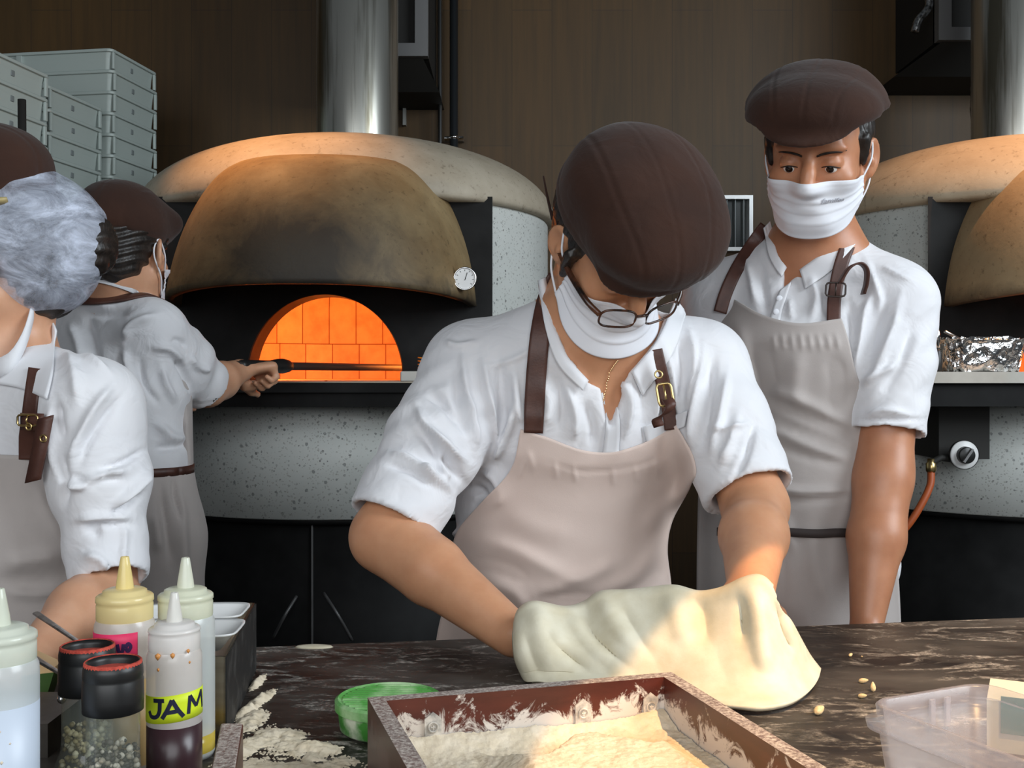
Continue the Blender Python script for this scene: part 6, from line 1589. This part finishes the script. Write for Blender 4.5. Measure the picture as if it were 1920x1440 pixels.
def band(root, name, p, r, z0, z1, a0, a1, mat, tilt=0.0):
    n = 50; A = np.linspace(a0, a1, n)
    G = np.stack([np.stack([p[0] + (r + .0004)*np.sin(A), p[1] - (r + .0004)*np.cos(A), p[2] + z + tilt*np.sin(A)], 1) for z in np.linspace(z0, z1, 4)], 1)
    nd = np.stack([np.sin(A), -np.cos(A), 0*A], 1)[:, None, :].repeat(4, 1)
    return MB().sheet(G, .0003, nd).build(name, mat, root)
M_ink = plain('navy_marker', (.006, .008, .035), .6)
# the bottle of jam
jd = .938; jr = .0230
root, p, r, hb = squeeze_bottle(327, jd, jr, .163, 'squeeze bottle with dark jam and a yellow JAM label, nearest bottle on the table', srgb(240, 236, 232), M_frostw, plain('dark_jam', srgb(58, 38, 42), .3), .053, tip_c=srgb(240, 238, 232))
zj = lambda y: CAMZ - (y - CYP) * (jd - jr) / FPX - TZ
aj = lambda x: math.asin(max(-1, min(1, (x - 327) / 51.5)))
lb = band(root, 'label', p, r, zj(1357), zj(1306), -1.75, 1.9, plain('neon_yellow_tape', srgb(214, 232, 40), .5), .0022)
cyl_strokes(lb, 'lettering', p, r, [[(aj(x), zj(y)) for x, y in s] for s in (
    [(303, 1315), (324, 1314)], [(316, 1314), (315, 1334), (309, 1345), (298, 1346), (293, 1337)],
    [(320, 1348), (330, 1331), (338, 1313)], [(338, 1313), (348, 1332), (357, 1346)], [(326, 1337), (350, 1334)])], .0034, M_ink)
a0 = aj(364); cyl_strokes(lb, 'lettering', p, r, [[(a0, zj(1343)), (a0 + .06, zj(1309))], [(a0 + .06, zj(1309)), (a0 + .34, zj(1332))], [(a0 + .34, zj(1332)), (a0 + .66, zj(1306))], [(a0 + .66, zj(1306)), (a0 + .78, zj(1340))]], .0030, M_ink)
md = plain('caramel_drip', srgb(206, 140, 74), .3)
for x, y, s in ((311, 1231, .0024), (339, 1229, .0020), (364, 1224, .0015), (312, 1256, .0013), (366, 1246, .0010)):
    a = aj(x); c = np.array([p[0] + r*math.sin(a), p[1] - r*math.cos(a), TZ + zj(y)])
    MB().lathe([(.0001, -1.6*s), (s*.8, -.6*s), (s, .3*s), (.0001, s)], c, 12).build('drip', md, root)
# taller bottles behind it
root, p, r, hb = squeeze_bottle(234, .978, .0262, .187, 'yellow capped squeeze bottle with a pink label behind the two grinders', srgb(250, 230, 168), M_frostw, plain('orange_dressing', srgb(226, 190, 130), .3), .082, tip_c=srgb(252, 232, 160))
zz = lambda y: CAMZ - (y - CYP) * .952 / FPX - TZ
lb = band(root, 'label', p, r, zz(1240), zz(1190), -1.5, .75, plain('neon_pink_tape', srgb(248, 62, 112), .5), .001)
cyl_strokes(lb, 'lettering', p, r, [[(.10, zz(1208)), (.16, zz(1222)), (.26, zz(1222)), (.30, zz(1208))], [(.36, zz(1216)), (.44, zz(1208)), (.52, zz(1214)), (.44, zz(1222)), (.36, zz(1216))]], .003, plain('purple_marker', (.05, .01, .09), .6))
squeeze_bottle(348, 1.008, .0262, .181, 'pale green capped squeeze bottle, nearly empty, right of the yellow capped one', srgb(236, 238, 214), M_frost, plain('yellow_oil', srgb(196, 172, 70), .2), .022, tip_c=srgb(238, 240, 224))
root, p, r, hb = squeeze_bottle(-2, .838, .0288, .186, 'milky squeeze bottle cut by the left picture edge', srgb(234, 238, 222), M_frost, plain('milky_sauce', srgb(198, 208, 222), .4), .10)
for a, z, s in ((.45, .085, .0010), (.5, .062, .0012), (.2, .075, .0009), (.62, .040, .0014), (.35, .030, .0010), (.7, .075, .0008)):
    c = np.array([p[0] + r*math.sin(a), p[1] - r*math.cos(a), p[2] + z]); MB().lathe([(.0001, -s*1.4), (s, 0), (.0001, s)], c, 8).build('speck', M_flour, root)

# grinders
def grinder(px, d, label, seeds, cols, s=1.0):
    p = P(px, 0, d); p[2] = TZ
    root = empty('spice_grinder', tuple(p), label, 'grinder', 'glass spice grinders')
    r = .0222*s; zt = .116*s; zl = .079*s
    mg = frosted('grinder_glass', srgb(160, 166, 156), .20, .1)
    MB().lathe([(r*1.10, 0), (r*1.14, .003), (r*1.12, .022), (r*.92, .034), (r*.88, .045), (r*.88, zl + .004)], p, 44, cap1=False).build('glass_jar', mg, root)
    lid = MB().lathe([(r*.90, zl - .001), (r, zl), (r*1.01, zl + .010), (r*1.0, zl + .024), (r*.98, zl + .025), (r*.98, zl + .027), (r*.995, zl + .028), (r*.985, zt - .006), (r*.95, zt - .001), (r*.86, zt), (r*.82, zt - .004), (r*.80, zt - .007)], p, 48, cap0=True, cap1=False)
    for k in range(0):
        a = 2*math.pi*k/24; q = p + np.array([r*1.01*math.cos(a), r*1.01*math.sin(a), zl + .002]); lid.box((-.0008, -.0008, 0), (.0008, .0008, .020), None, q)
    lo = lid.build('lid', M_blackp, root)
    MB().lathe([(r*.845, zt - .0045), (r*.90, zt + .0008), (r*.95, zt - .0002), (r*.965, zt - .004)], p, 44, cap0=False, cap1=False).lathe([(r*.80, zt - .0068), (r*.5, zt - .006), (.0001, zt - .0055)], p, 44, cap0=False, cap1=False).build('red_residue', mottled('red_powder', srgb(206, 84, 66), srgb(170, 60, 48), 150, .9, bstr=.5), lo)
    cs = [plain('corn', srgb(*c), .6) for c in cols]; v, f, fm = [], [], []
    rg = np.random.default_rng(seeds); q = MB()
    for k in range(330):
        zc = rg.uniform(.004, .054); rr = (r*1.02 if zc < .024 else r*.80) * math.sqrt(rg.uniform(.35, 1)); a = rg.uniform(0, 6.283); s_ = rg.uniform(.0014, .0030)
        n0 = len(q.f); q.lathe([(.0001, -s_), (s_*.8, -s_*.5), (s_, s_*.1), (s_*.7, s_*.6), (.0001, s_)], p + np.array([rr*math.cos(a), rr*math.sin(a), zc]), 6); fm += [int(rg.integers(len(cs)))]*(len(q.f) - n0)
    o = obj('contents', q.v, q.f, None, root, mats=cs, fmat=fm); o['kind'] = 'stuff'
    return root
grinder(164, .925, 'grinder of pale salt and herbs with black lid, behind the peppercorn grinder', 3, [(150, 138, 96), (176, 166, 128), (120, 108, 72), (196, 190, 160)], 1.045)
grinder(212, .872, 'grinder of mixed peppercorns with black lid and red powder in its top', 4, [(40, 38, 34), (84, 80, 70), (150, 142, 124), (190, 184, 168), (60, 52, 40)], 1.05)

# steel bin with two white dishes
M_bin = mottled('brushed_bin', (.30, .25, .19), (.42, .36, .28), 5, .28, 1.0, .05, 60, stretch=(1, 1, 12))
bc = P(478, 1130, 1.30); zb = bc[2]; ax = nrm([.12, -1, 0]); lx = np.array([-1.0, -.02, 0]); L, Wd = .25, .135
def bp(u, v, z): q = bc + lx*u + ax*v; return (q[0], q[1], z)
br_ = empty('steel_bin', bp(Wd/2, L/2, TZ), 'dark steel bin behind the squeeze bottles', 'bin')
q = MB(); t = .0025
for (u0, v0, u1, v1) in ((0, 0, t, L), (Wd - t, 0, Wd, L), (0, 0, Wd, t), (0, L - t, Wd, L)):
    c = [bp(u0, v0, TZ), bp(u1, v0, TZ), bp(u1, v1, TZ), bp(u0, v1, TZ), bp(u0, v0, zb), bp(u1, v0, zb), bp(u1, v1, zb), bp(u0, v1, zb)]
    q.add(c, [(0,3,2,1),(4,5,6,7),(0,1,5,4),(1,2,6,5),(2,3,7,6),(3,0,4,7)])
q.build('wall', M_bin, br_, smooth=False)
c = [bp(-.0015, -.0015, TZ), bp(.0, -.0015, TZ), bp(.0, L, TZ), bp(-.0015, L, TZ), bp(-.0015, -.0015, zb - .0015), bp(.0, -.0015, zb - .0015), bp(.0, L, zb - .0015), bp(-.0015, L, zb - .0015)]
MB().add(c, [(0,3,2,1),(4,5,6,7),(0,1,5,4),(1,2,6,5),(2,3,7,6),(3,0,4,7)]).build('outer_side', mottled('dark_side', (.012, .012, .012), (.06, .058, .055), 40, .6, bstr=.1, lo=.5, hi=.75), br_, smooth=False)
zi = zb - .022
c = [bp(t, t, zi - .002), bp(Wd - t, t, zi - .002), bp(Wd - t, L - t, zi - .002), bp(t, L - t, zi - .002), bp(t, t, zi), bp(Wd - t, t, zi), bp(Wd - t, L - t, zi), bp(t, L - t, zi)]
MB().add(c, [(0,3,2,1),(4,5,6,7),(0,1,5,4),(1,2,6,5),(2,3,7,6),(3,0,4,7)]).build('insert', M_bin, br_, smooth=False)
def dish(cx, cy, z, rz, label):
    root = empty('serving_dish', (cx, cy, z), label, 'dish', 'white dishes on the bin', rz=rz)
    G = []; n = 40
    for k in range(n):
        a = 2*math.pi*k/n; sx_ = np.sign(math.cos(a))*abs(math.cos(a))**.35; sy_ = np.sign(math.sin(a))*abs(math.sin(a))**.35
        G.append([(sx_*x, sy_*y, zz_) for x, y, zz_ in ((.0001, .0001, .002), (.040, .022, .002), (.052, .033, .018), (.056, .037, .020), (.056, .037, .018), (.050, .031, .016), (.038, .020, 0), (.0001, .0001, 0))])
    MB().grid(np.array(G), cu=True).build('dish_body', M_white, root, local=True)
d1 = P(446, 1192, 1.13); dish(d1[0] - .056, 1.165, zb + .001, .05, 'white rectangular dish on the steel bin, rear one')
d2 = P(428, 1222, 1.045); dish(d2[0] - .054, 1.085, zb + .001, .05, 'white rectangular dish on the steel bin, front one')
# spoons, packet behind the left bottle
M_spoon = mottled('worn_steel', (.55, .53, .50), (.22, .21, .20), 80, .3, 1.0, .1, 90)
for (a, b_, d0, d1_, lab) in (((68, 1150), (146, 1203), 1.22, 1.12, 'steel spoon handle leaning behind the rear grinder, upper one'), ((62, 1232), (112, 1262), 1.12, 1.08, 'steel spoon handle lying behind the left bottle, lower one')):
    A_, B_ = P(a[0], a[1], d0), P(b_[0], b_[1], d1_); r_ = empty('spoon', tuple(B_), lab, 'spoon', 'spoons by the bin')
    B2 = B_ + (B_ - A_)*.55
    MB().tube([A_, A_*.5 + B_*.5, B_, B2], [.0042, .0036, .003, .003], 10, flat=.5).build('handle', M_spoon, r_)
    MB().lathe([(.0001, -.002), (.012, .001), (.015, .004), (.0135, .0042), (.0001, .001)], B2, 20).build('bowl', M_spoon, r_)
pp = table_at(84, 1330); pk = empty('snack_packet', (pp[0] - .02, pp[1] + .02, TZ), 'small cream and green packet standing behind the left bottle', 'packet')
x0, x1 = P(40, 0, 1.14)[0], P(101, 0, 1.14)[0]; zt_ = P(0, 1262, 1.14)[2]; zg = P(0, 1268, 1.14)[2]
pk.location = ((x0 + x1)/2, 1.15, TZ); WLOC[pk.name] = tuple(pk.location)
MB().add([(x0, 1.14, TZ), (x1 - .012, 1.14, TZ), (x1, 1.14, zg + .004), (x0, 1.14, zg), (x0, 1.16, TZ), (x1 - .012, 1.16, TZ), (x1, 1.16, zg + .004), (x0, 1.16, zg)], [(3,2,1,0),(4,5,6,7),(0,1,5,4),(1,2,6,5),(2,3,7,6),(3,0,4,7)]).build('green_pouch', plain('packet_green', srgb(52, 82, 24), .4), pk, smooth=False)
MB().add([(x0, 1.141, zg), (x1, 1.141, zg + .004), (x1 + .001, 1.141, zg + .010), (x0, 1.141, zg + .026), (x0, 1.159, zg), (x1, 1.159, zg + .004), (x1 + .001, 1.159, zg + .010), (x0, 1.159, zg + .026)], [(3,2,1,0),(4,5,6,7),(0,1,5,4),(1,2,6,5),(2,3,7,6),(3,0,4,7)]).build('cream_top', plain('packet_cream', srgb(214, 176, 128), .5), pk, smooth=False)
sb_ = P(96, 1320, 1.06)
hb_ = empty('hinged_case', (sb_[0], 1.04, TZ), 'low dark metal case with a rivet between left bottle and grinders', 'case')
MB().box((sb_[0] - .05, 1.0, TZ), (sb_[0] + .022, 1.10, sb_[2])).build('case_body', mottled('dark_case', (.03, .026, .022), (.07, .06, .05), 30, .4, .5), hb_, smooth=False)
MB().lathe([(.004, 0), (.0042, .002), (.002, .004), (.0001, .0045)], P(117, 1310, 1.0) + np.array([0, 0, 0]), 16, AX).build('rivet', M_chrome, hb_)
# wooden batten at the lower left
wa = P(456, 1355, .905); za = wa[2]; axw = nrm([.196, -1, 0])
wl = np.array([-.0185, 0, 0]); v = []
for z in (TZ, za):
    for o_ in (np.zeros(3), axw*.30): v += [(wa + o_ + np.array([0, 0, z - wa[2]])), (wa + o_ + wl + np.array([0, 0, z - wa[2]]))]
wb = obj('wooden_batten', v, [(0,1,3,2),(4,6,7,5),(0,4,5,1),(2,3,7,6),(0,2,6,4),(1,5,7,3)], M_fwood, None, origin=(wa[0], wa[1] - .15, TZ), smooth=False)
tag(wb, 'floured reddish wooden batten on the table at the right of the JAM bottle', 'batten'); bevel(wb, .002)

# flour box
LA = math.radians(16.5); lv_ = np.array([math.cos(LA), math.sin(LA), 0]); dv_ = np.array([math.sin(LA), -math.cos(LA), 0])
BH = .066; A0 = np.array([-.1265, .9625, TZ]); BW, BL, BT = .290, .40, .014
def fb(u, v, z): return A0 + lv_*u + dv_*v + np.array([0, 0, z])
fr = empty('flour_box', tuple(fb(BW/2, BL/2, 0)), 'open reddish wooden box full of flour at the front of the table', 'box')
def wall(u0, u1, v0, v1, name='side_wall', inner=None):
    c = [fb(u, v, z) for z in (.001, BH) for u, v in ((u0, v0), (u1, v0), (u1, v1), (u0, v1))]
    o = obj(name, c, [(0,1,2,3),(7,6,5,4),(4,5,1,0),(5,6,2,1),(6,7,3,2),(7,4,0,3)], M_fwood, fr, smooth=False)
    at = o.data.attributes.new('inner', 'FLOAT', 'FACE')
    cen = fb(BW/2, BL/2, 0)
    for i, p_ in enumerate(o.data.polygons):
        cc = np.mean([c[k] for k in p_.vertices], axis=0); n = np.array(p_.normal); at.data[i].value = 1.0 if abs(n[2]) < .5 and n @ (cen - cc) > 0.05 else 0.12
    return o
wall(0, BW, 0, BT); wall(0, BT, BT, BL); wall(BW - BT, BW, BT, BL); wall(BT, BW - BT, BL - BT, BL)
c = [fb(u, v, z) for z in (.001, .008) for u, v in ((BT, BT), (BW - BT, BT), (BW - BT, BL - BT), (BT, BL - BT))]
obj('bottom', c, [(0,1,2,3),(7,6,5,4),(4,5,1,0),(5,6,2,1),(6,7,3,2),(7,4,0,3)], M_fwood, fr, smooth=False)
M_plate = mottled('floured_plate', srgb(150, 146, 140), srgb(220, 212, 200), 90, .6, .2, .3)
for u in (.055, .195, .262):
    q = MB(); n = lv_; c0 = fb(u, BT + .0006, .040); w_, h_ = .0075, .012
    C8 = [c0 + n*a*w_ + dv_*y + np.array([0, 0, b_*h_]) for y in (0, .0016) for a, b_ in ((-1, -1), (1, -1), (1, .6), (0, 1.1), (-1, .6))]
    q.add(C8, [(0,1,2,3,4), (9,8,7,6,5)] + [(i, (i+1) % 5, 5 + (i+1) % 5, 5 + i) for i in range(5)])
    ring = [c0 + dv_*.0022 + n*.0042*math.cos(a) + np.array([0, 0, .0042*math.sin(a)]) for a in np.linspace(0, 2*math.pi, 17)[:-1]]
    q.tube(np.array(ring), .0010, 6, closed=True); q.tube([c0 + dv_*.0022 + n*.002, c0 + dv_*.0022 - n*.002], .0009, 6); q.tube([c0 + dv_*.0022 + np.array([0, 0, .002]), c0 + dv_*.0022 - np.array([0, 0, .002])], .0009, 6)
    q.build('bracket', M_plate, fr, smooth=False)
# flour in the box
nu, nv = 150, 190; U = np.linspace(BT + .001, BW - BT - .001, nu); Vv = np.linspace(BT + .001, BL - BT - .001, nv)
uu, vv = np.meshgrid(U, Vv, indexing='ij'); pts = np.stack([uu.ravel(), vv.ravel(), 0*uu.ravel()], 1)
h = .020 + .012*np.exp(-((vv - BT)/.020)**2) + .006*np.exp(-((uu - BT)/.02)**2) + .006*np.exp(-((BW - BT - uu)/.025)**2)
mound = np.clip((uu - .085)/.03, 0, 1)*np.clip((BW - .03 - uu)/.02, 0, 1)*np.clip((vv - .055 - .02*np.sin(uu*60))/.016, 0, 1); h += .014*mound
for f_, a in ((60, .0022), (140, .0013), (330, .0009), (700, .0006)): h += a*soft_noise(pts, f_, int(f_)).reshape(h.shape)
h += RNG.normal(0, .0004, h.shape)
G = np.array([[fb(U[i], Vv[j], h[i, j]) for j in range(nv)] for i in range(nu)])
fl = MB().grid(G).build('loose_flour', M_flour, None, origin=tuple(fb(BW/2, BL/2, .01))); tag(fl, 'heap of loose flour filling the wooden box', 'flour', kind='stuff')

# flour spilled on the table
def spill(blobs, x0, x1, y0, y1, label, seed, step=.0016, thr=.0009, rough=.95):
    X = np.arange(x0, x1, step); Y = np.arange(y0, y1, step); xx, yy = np.meshgrid(X, Y, indexing='ij'); h = np.zeros_like(xx)
    for (px, py, r1, r2, ang, amp) in blobs:
        c = table_at(px, py); ca, sa = math.cos(math.radians(ang)), math.sin(math.radians(ang)); dx, dy = xx - c[0], yy - c[1]
        h = np.maximum(h, amp*np.exp(-(((dx*ca + dy*sa)/r1)**2 + ((-dx*sa + dy*ca)/r2)**2)**1.5))
    pts = np.stack([xx.ravel(), yy.ravel(), 0*xx.ravel()], 1)
    n = (soft_noise(pts, 90, seed) + .7*soft_noise(pts, 230, seed + 1) + .6*soft_noise(pts, 600, seed + 2)).reshape(h.shape)
    h = h*(.8 + rough*n) + RNG.normal(0, .00035, h.shape)*(h > .0003); idx = -np.ones(h.shape, int); v, f = [], []
    keep = h > thr
    for i in range(len(X)):
        for j in range(len(Y)):
            idx[i, j] = len(v); v.append((xx[i, j], yy[i, j], TZ + (max(h[i, j], 0) if keep[i, j] else -.0006)))
    for i in range(len(X) - 1):
        for j in range(len(Y) - 1):
            if keep[i:i+2, j:j+2].any(): f.append((idx[i, j], idx[i+1, j], idx[i+1, j+1], idx[i, j+1]))
    used = sorted({k for q in f for k in q}); mp = {k: i for i, k in enumerate(used)}
    o = obj('spilled_flour', [v[k] for k in used], [tuple(mp[k] for k in q) for q in f], M_flour, None, origin=(np.mean(X), np.mean(Y), TZ)); tag(o, label, 'flour', kind='stuff')
spill([(505, 1385, .030, .022, 20, .0042), (560, 1405, .035, .020, -10, .0040), (610, 1430, .03, .018, -20, .0030), (478, 1322, .007, .045, -8, .0060), (484, 1280, .005, .025, 0, .0050), (472, 1352, .012, .03, 0, .0045), (462, 1400, .012, .05, -10, .0040), (540, 1440, .06, .03, 0, .0024)], -.30, -.12, .84, 1.30, 'ridge of spilled flour on the table between the bottles and the green tub', 41)
# little smear of dough at the far edge
sm = table_at(592, 1209); q = MB().lathe([(.0001, .0028), (.010, .0026), (.017, .0016), (.019, 0)], (0, 0, 0), 24); q.xf(np.diag([1.3, .55, 1]))
tag(q.build('dough_scrap', M_dough, None, origin=(sm[0], sm[1] - .012, TZ), local=True), 'flat pale scrap of dough at the far table edge beside the front cook', 'dough scrap')
# crumbs
lab = ['tan nut fragment, upper of two near the dough edge', 'tiny tan crumb just right of the upper nut', 'tan nut fragment topmost of three before the plastic box', 'tan nut fragment standing on end beside two others', 'tan nut fragment lowest of three before the plastic box', 'large tan nut fragment alone below the dough edge']
for k, (px, py, s) in enumerate(((1595, 1228, .7), (1616, 1230, .4), (1619, 1278, 1.0), (1637, 1293, 1.0), (1617, 1306, .9), (1536, 1336, 1.5))):
    q = MB(); c = table_at(px, py, .002)
    q.lathe([(.0001, -.0055), (.0022, -.004), (.0030, -.001), (.0024, .002), (.0010, .0048), (.0001, .0056)], (0, 0, 0), 12)
    a = RNG.uniform(0, 3); R_ = np.array(Matrix.Rotation(a, 3, 'Z') @ Matrix.Rotation(1.35 if k != 3 else .4, 3, 'X')); q.xf(R_ * s)
    mz = min(v_[2] for v_ in q.v)
    tag(q.build('nut_fragment', mottled('nut', srgb(232, 208, 164), srgb(214, 182, 130), 300, .6, bstr=.2), None, origin=(c[0], c[1], TZ - mz), local=True), lab[k], 'nut')
# green tub
gp = table_at(718, 1400); gp[1] += .052; gt = empty('green_tub', tuple(gp), 'round green tub covered in flour behind the flour box', 'tub')
gx = gp
M_green = mottled('floured_green', srgb(66, 140, 52), srgb(206, 214, 190), 22, .7, bstr=.3, bscale=90, lo=.42, hi=.56)
MB().lathe([(.044, 0), (.048, .003), (.050, .020), (.0505, .024)], gx, 56, cap1=False).build('tub_body', M_green, gt)
lid = MB().lathe([(.0505, .021), (.053, .022), (.053, .030), (.050, .032), (.047, .0305), (.0001, .0305)], gx, 56, cap0=False)
for k in range(13):
    y = -.042 + .007*k; w_ = math.sqrt(max(0, .045**2 - y*y)); lid.box((-w_, y - .0012, .030), (w_, y + .0012, .0318), t=gx)
lid.build('ribbed_lid', mottled('green_lid', srgb(84, 158, 70), srgb(176, 206, 158), 26, .6, bstr=.3, lo=.42, hi=.66), gt, smooth=False)

# clear plastic box at the right
KA = math.radians(25); kl = np.array([math.cos(KA), math.sin(KA), 0]); kd = np.array([math.sin(KA), -math.cos(KA), 0])
kc = P(1616, 1312, .895); KH = kc[2] - TZ
cb_ = empty('plastic_box', tuple(np.array([kc[0], kc[1], TZ]) + kl*.07 + kd*.12), 'open translucent plastic food box at the right table edge', 'box')
def rrect(w_, l, r, n=7):
    pts = []
    for cx_, cy_, a0 in ((w_ - r, r, -90), (w_ - r, l - r, 0), (r, l - r, 90), (r, r, 180)):
        for k in range(n): a = math.radians(a0 + 90*k/(n-1)); pts.append((cx_ + r*math.cos(a), cy_ + r*math.sin(a)))
    return pts
KW, KL = .135, .26; rings = []
for off, z in ((.012, 0), (.010, .003), (.003, KH - .022), (-.004, KH - .020), (-.005, KH - .014), (.002, KH - .013), (.001, KH - .002), (.003, KH), (.005, KH - .002), (.007, KH - .020), (.013, .005), (.03, .004)):
    rings.append([np.array([kc[0], kc[1], TZ]) + kl*(off + x*(KW - 2*off)/KW) + kd*(off + y*(KL - 2*off)/KL) + np.array([0, 0, z]) for x, y in rrect(KW, KL, .022)])
G = np.array(rings); q = MB().grid(G, cv=True); n = G.shape[1]; q.f += [tuple(range(n))[::-1], tuple((len(rings)-1)*n + k for k in range(n))]
q.build('box_shell', M_box, cb_)
for u in (.068, .085):
    c = np.array([kc[0], kc[1], TZ]) + kl*u + kd*.009
    MB().box((-.0025, -.001, KH - .030), (.0025, .0015, KH - .006), np.stack([kl, -kd, [0, 0, 1]], 1), c).build('clip', M_box, cb_, smooth=False)
def in_box(u, v, z): return np.array([kc[0], kc[1], TZ]) + kl*u + kd*v + np.array([0, 0, z])
for (u, v, s, lab_) in ((.070, .075, 1.0, 'orange chunk of food lying deepest inside the clear plastic box'), (.095, .115, 1.15, 'orange chunk of food nearer the front inside the clear plastic box')):
    q = MB().lathe([(.0001, -.016), (.012, -.012), (.016, 0), (.012, .012), (.0001, .015)], (0, 0, 0), 14); q.xf(np.diag([1.3, .9, .8])*s)
    tag(q.build('food_chunk', mottled('orange_food', srgb(226, 140, 64), srgb(240, 176, 110), 60, .5, bstr=.3), None, origin=tuple(in_box(u, v, .0185)), local=True), lab_, 'food')
q = MB(); n = 14
G = np.array([[(.034*math.cos(a)*k, .034*math.sin(a)*k, .002 + .02*(1 - k)) for k in (1.0, .8, .55)] for a in np.linspace(.3, 2.6, n)])
tag(q.sheet(G, .003).build('onion_slice', plain('white_slice', srgb(226, 222, 218), .4), None, origin=tuple(in_box(.03, .05, .006)), local=True), 'curved white slice inside the clear plastic box', 'food')
# cream carton behind it
ca = P(1850, 1312, 1.02); cz = ca[2]
ct = empty('carton', (ca[0] + .06, 1.03, TZ), 'cream carton with teal print behind the clear plastic box', 'carton')
RR = np.array([[math.cos(-.45), -math.sin(-.45), 0], [math.sin(-.45), math.cos(-.45), 0], [0, 0, 1]])
MB().box((0, -.0, 0), (.14, .08, cz - TZ), RR, (ca[0], ca[1], TZ)).build('carton_body', plain('cream_card', srgb(222, 218, 196), .6), ct, smooth=False)
MB().box((.012, -.0012, .018), (.06, -.0002, .052), RR, (ca[0], ca[1], TZ)).build('printed_patch', plain('teal_print', srgb(72, 134, 124), .5), ct, smooth=False)
q = MB().tube(np.array([np.array([ca[0], ca[1], TZ]) + RR @ np.array([.085 + .022*math.cos(a), -.0018, .034 + .022*math.sin(a)]) for a in np.linspace(.6, 5.2, 24)]), .004, 8, flat=.3)
q.build('printed_ring', plain('ochre_print', srgb(196, 158, 84), .5), ct)

# ------------------------------------------------------------------ the stretched dough
def dough():
    ridge = [(970, 1176), (978, 1150), (1003, 1138), (1060, 1148), (1100, 1138), (1130, 1119), (1185, 1116), (1235, 1110), (1270, 1108), (1315, 1119), (1360, 1112), (1400, 1094), (1428, 1088), (1445, 1103)]
    foot = [(986, 1268), (1000, 1283), (1040, 1289), (1090, 1293), (1150, 1300), (1210, 1306), (1265, 1312), (1320, 1322), (1380, 1331), (1430, 1335), (1480, 1325), (1512, 1304), (1528, 1278), (1533, 1258)]
    left = [(970, 1176), (968, 1200), (972, 1235), (986, 1268)]; right = [(1445, 1103), (1462, 1135), (1490, 1190), (1512, 1230), (1533, 1258)]
    nu, nv = 130, 70; G2 = outline_grid(ridge, left, right, foot, nu, nv)
    dR = np.interp(np.linspace(0, 1, nu), [0, .12, .3, .5, .7, .88, 1], [1.275, 1.268, 1.285, 1.27, 1.25, 1.215, 1.21])
    Gw = np.zeros((nu, nv, 3)); U = np.linspace(0, 1, nu); Vn = np.linspace(0, 1, nv)
    D = np.zeros((nu, nv))
    for i in range(nu):
        dF = (CAMZ - TZ - .0045)*FPX/(G2[i, -1, 1] - CYP)
        for j in range(nv):
            v = Vn[j]; u = U[i]
            e = v**(1.25 + .5*u)
            bulge = -.028*math.sin(math.pi*min(1, v*1.25))*(1 - .35*u) if v < .8 else 0
            d = dR[i] + (dF - dR[i])*e + bulge*.6 - .018*math.exp(-((v)/.10)**2)*0
            dmax = (CAMZ - TZ - .0045)*FPX/(G2[i, j, 1] - CYP)
            D[i, j] = min(d, dmax)
    px = G2.reshape(-1, 2)
    st = [([(1000, 1140), (1020, 1180), (1060, 1230)], 14, .007), ([(1010, 1165), (1045, 1215), (1110, 1265)], 9, -.006), ([(985, 1180), (1000, 1230), (1020, 1270)], 9, -.004), ([(1060, 1150), (1100, 1200), (1150, 1250)], 12, .005), ([(1085, 1160), (1120, 1205), (1190, 1260)], 9, -.005),
          ([(1130, 1125), (1150, 1170), (1200, 1220)], 14, .006), ([(1165, 1140), (1190, 1190), (1230, 1240)], 10, -.004), ([(1315, 1125), (1325, 1170), (1320, 1220)], 14, -.006), ([(1410, 1095), (1420, 1150), (1430, 1220), (1440, 1270)], 14, .010), ([(1390, 1110), (1395, 1160), (1392, 1220)], 12, -.007), ([(1445, 1120), (1462, 1180), (1480, 1240)], 10, -.008), ([(1462, 1150), (1490, 1210), (1510, 1250)], 8, .006), ([(1250, 1112), (1270, 1160), (1290, 1220)], 16, .005), ([(1000, 1275), (1100, 1285), (1260, 1305), (1400, 1325), (1490, 1312)], 6, .004)]
    D = D - stroke_field(px, st).reshape(nu, nv) - .0016*soft_noise(np.concatenate([px/40, 0*px[:, :1]], 1), 1.3, 4).reshape(nu, nv)
    for i in range(nu):
        for j in range(nv):
            Gw[i, j] = P(G2[i, j, 0], G2[i, j, 1], D[i, j]); 
    Gw[:, :, 2] = np.maximum(Gw[:, :, 2], TZ + .0052)
    # the sheet goes over the hands and hangs down behind them
    back = []
    for k in range(1, 15):
        t = k/14; R0 = Gw[:, 0].copy(); R0[:, 1] += .050*math.sin(t*math.pi/2)*1.1; R0[:, 2] += .004*math.sin(t*math.pi) - .060*t**1.8
        R0[:, 2] = np.maximum(R0[:, 2], TZ + .0055); back.append(R0)
    Gf = np.concatenate([np.stack(back[::-1], 1), Gw], 1)
    for _ in range(3):
        Q = np.pad(Gf, ((1, 1), (1, 1), (0, 0)), mode='edge'); S = .5*Gf + .125*(Q[:-2, 1:-1] + Q[2:, 1:-1] + Q[1:-1, :-2] + Q[1:-1, 2:]); Gf[1:-1, 1:-1] = S[1:-1, 1:-1]
    o = MB().sheet(Gf, .0052).build('pizza_dough', M_dough, None, origin=(.14, 1.24, TZ))
    tag(o, 'big floppy sheet of raw pizza dough stretched over the front cook\'s hands, right half sunlit', 'dough')
    o['label'] = "big floppy sheet of raw pizza dough draped over the front cook's hands"
    return o
dough()
note_kids()
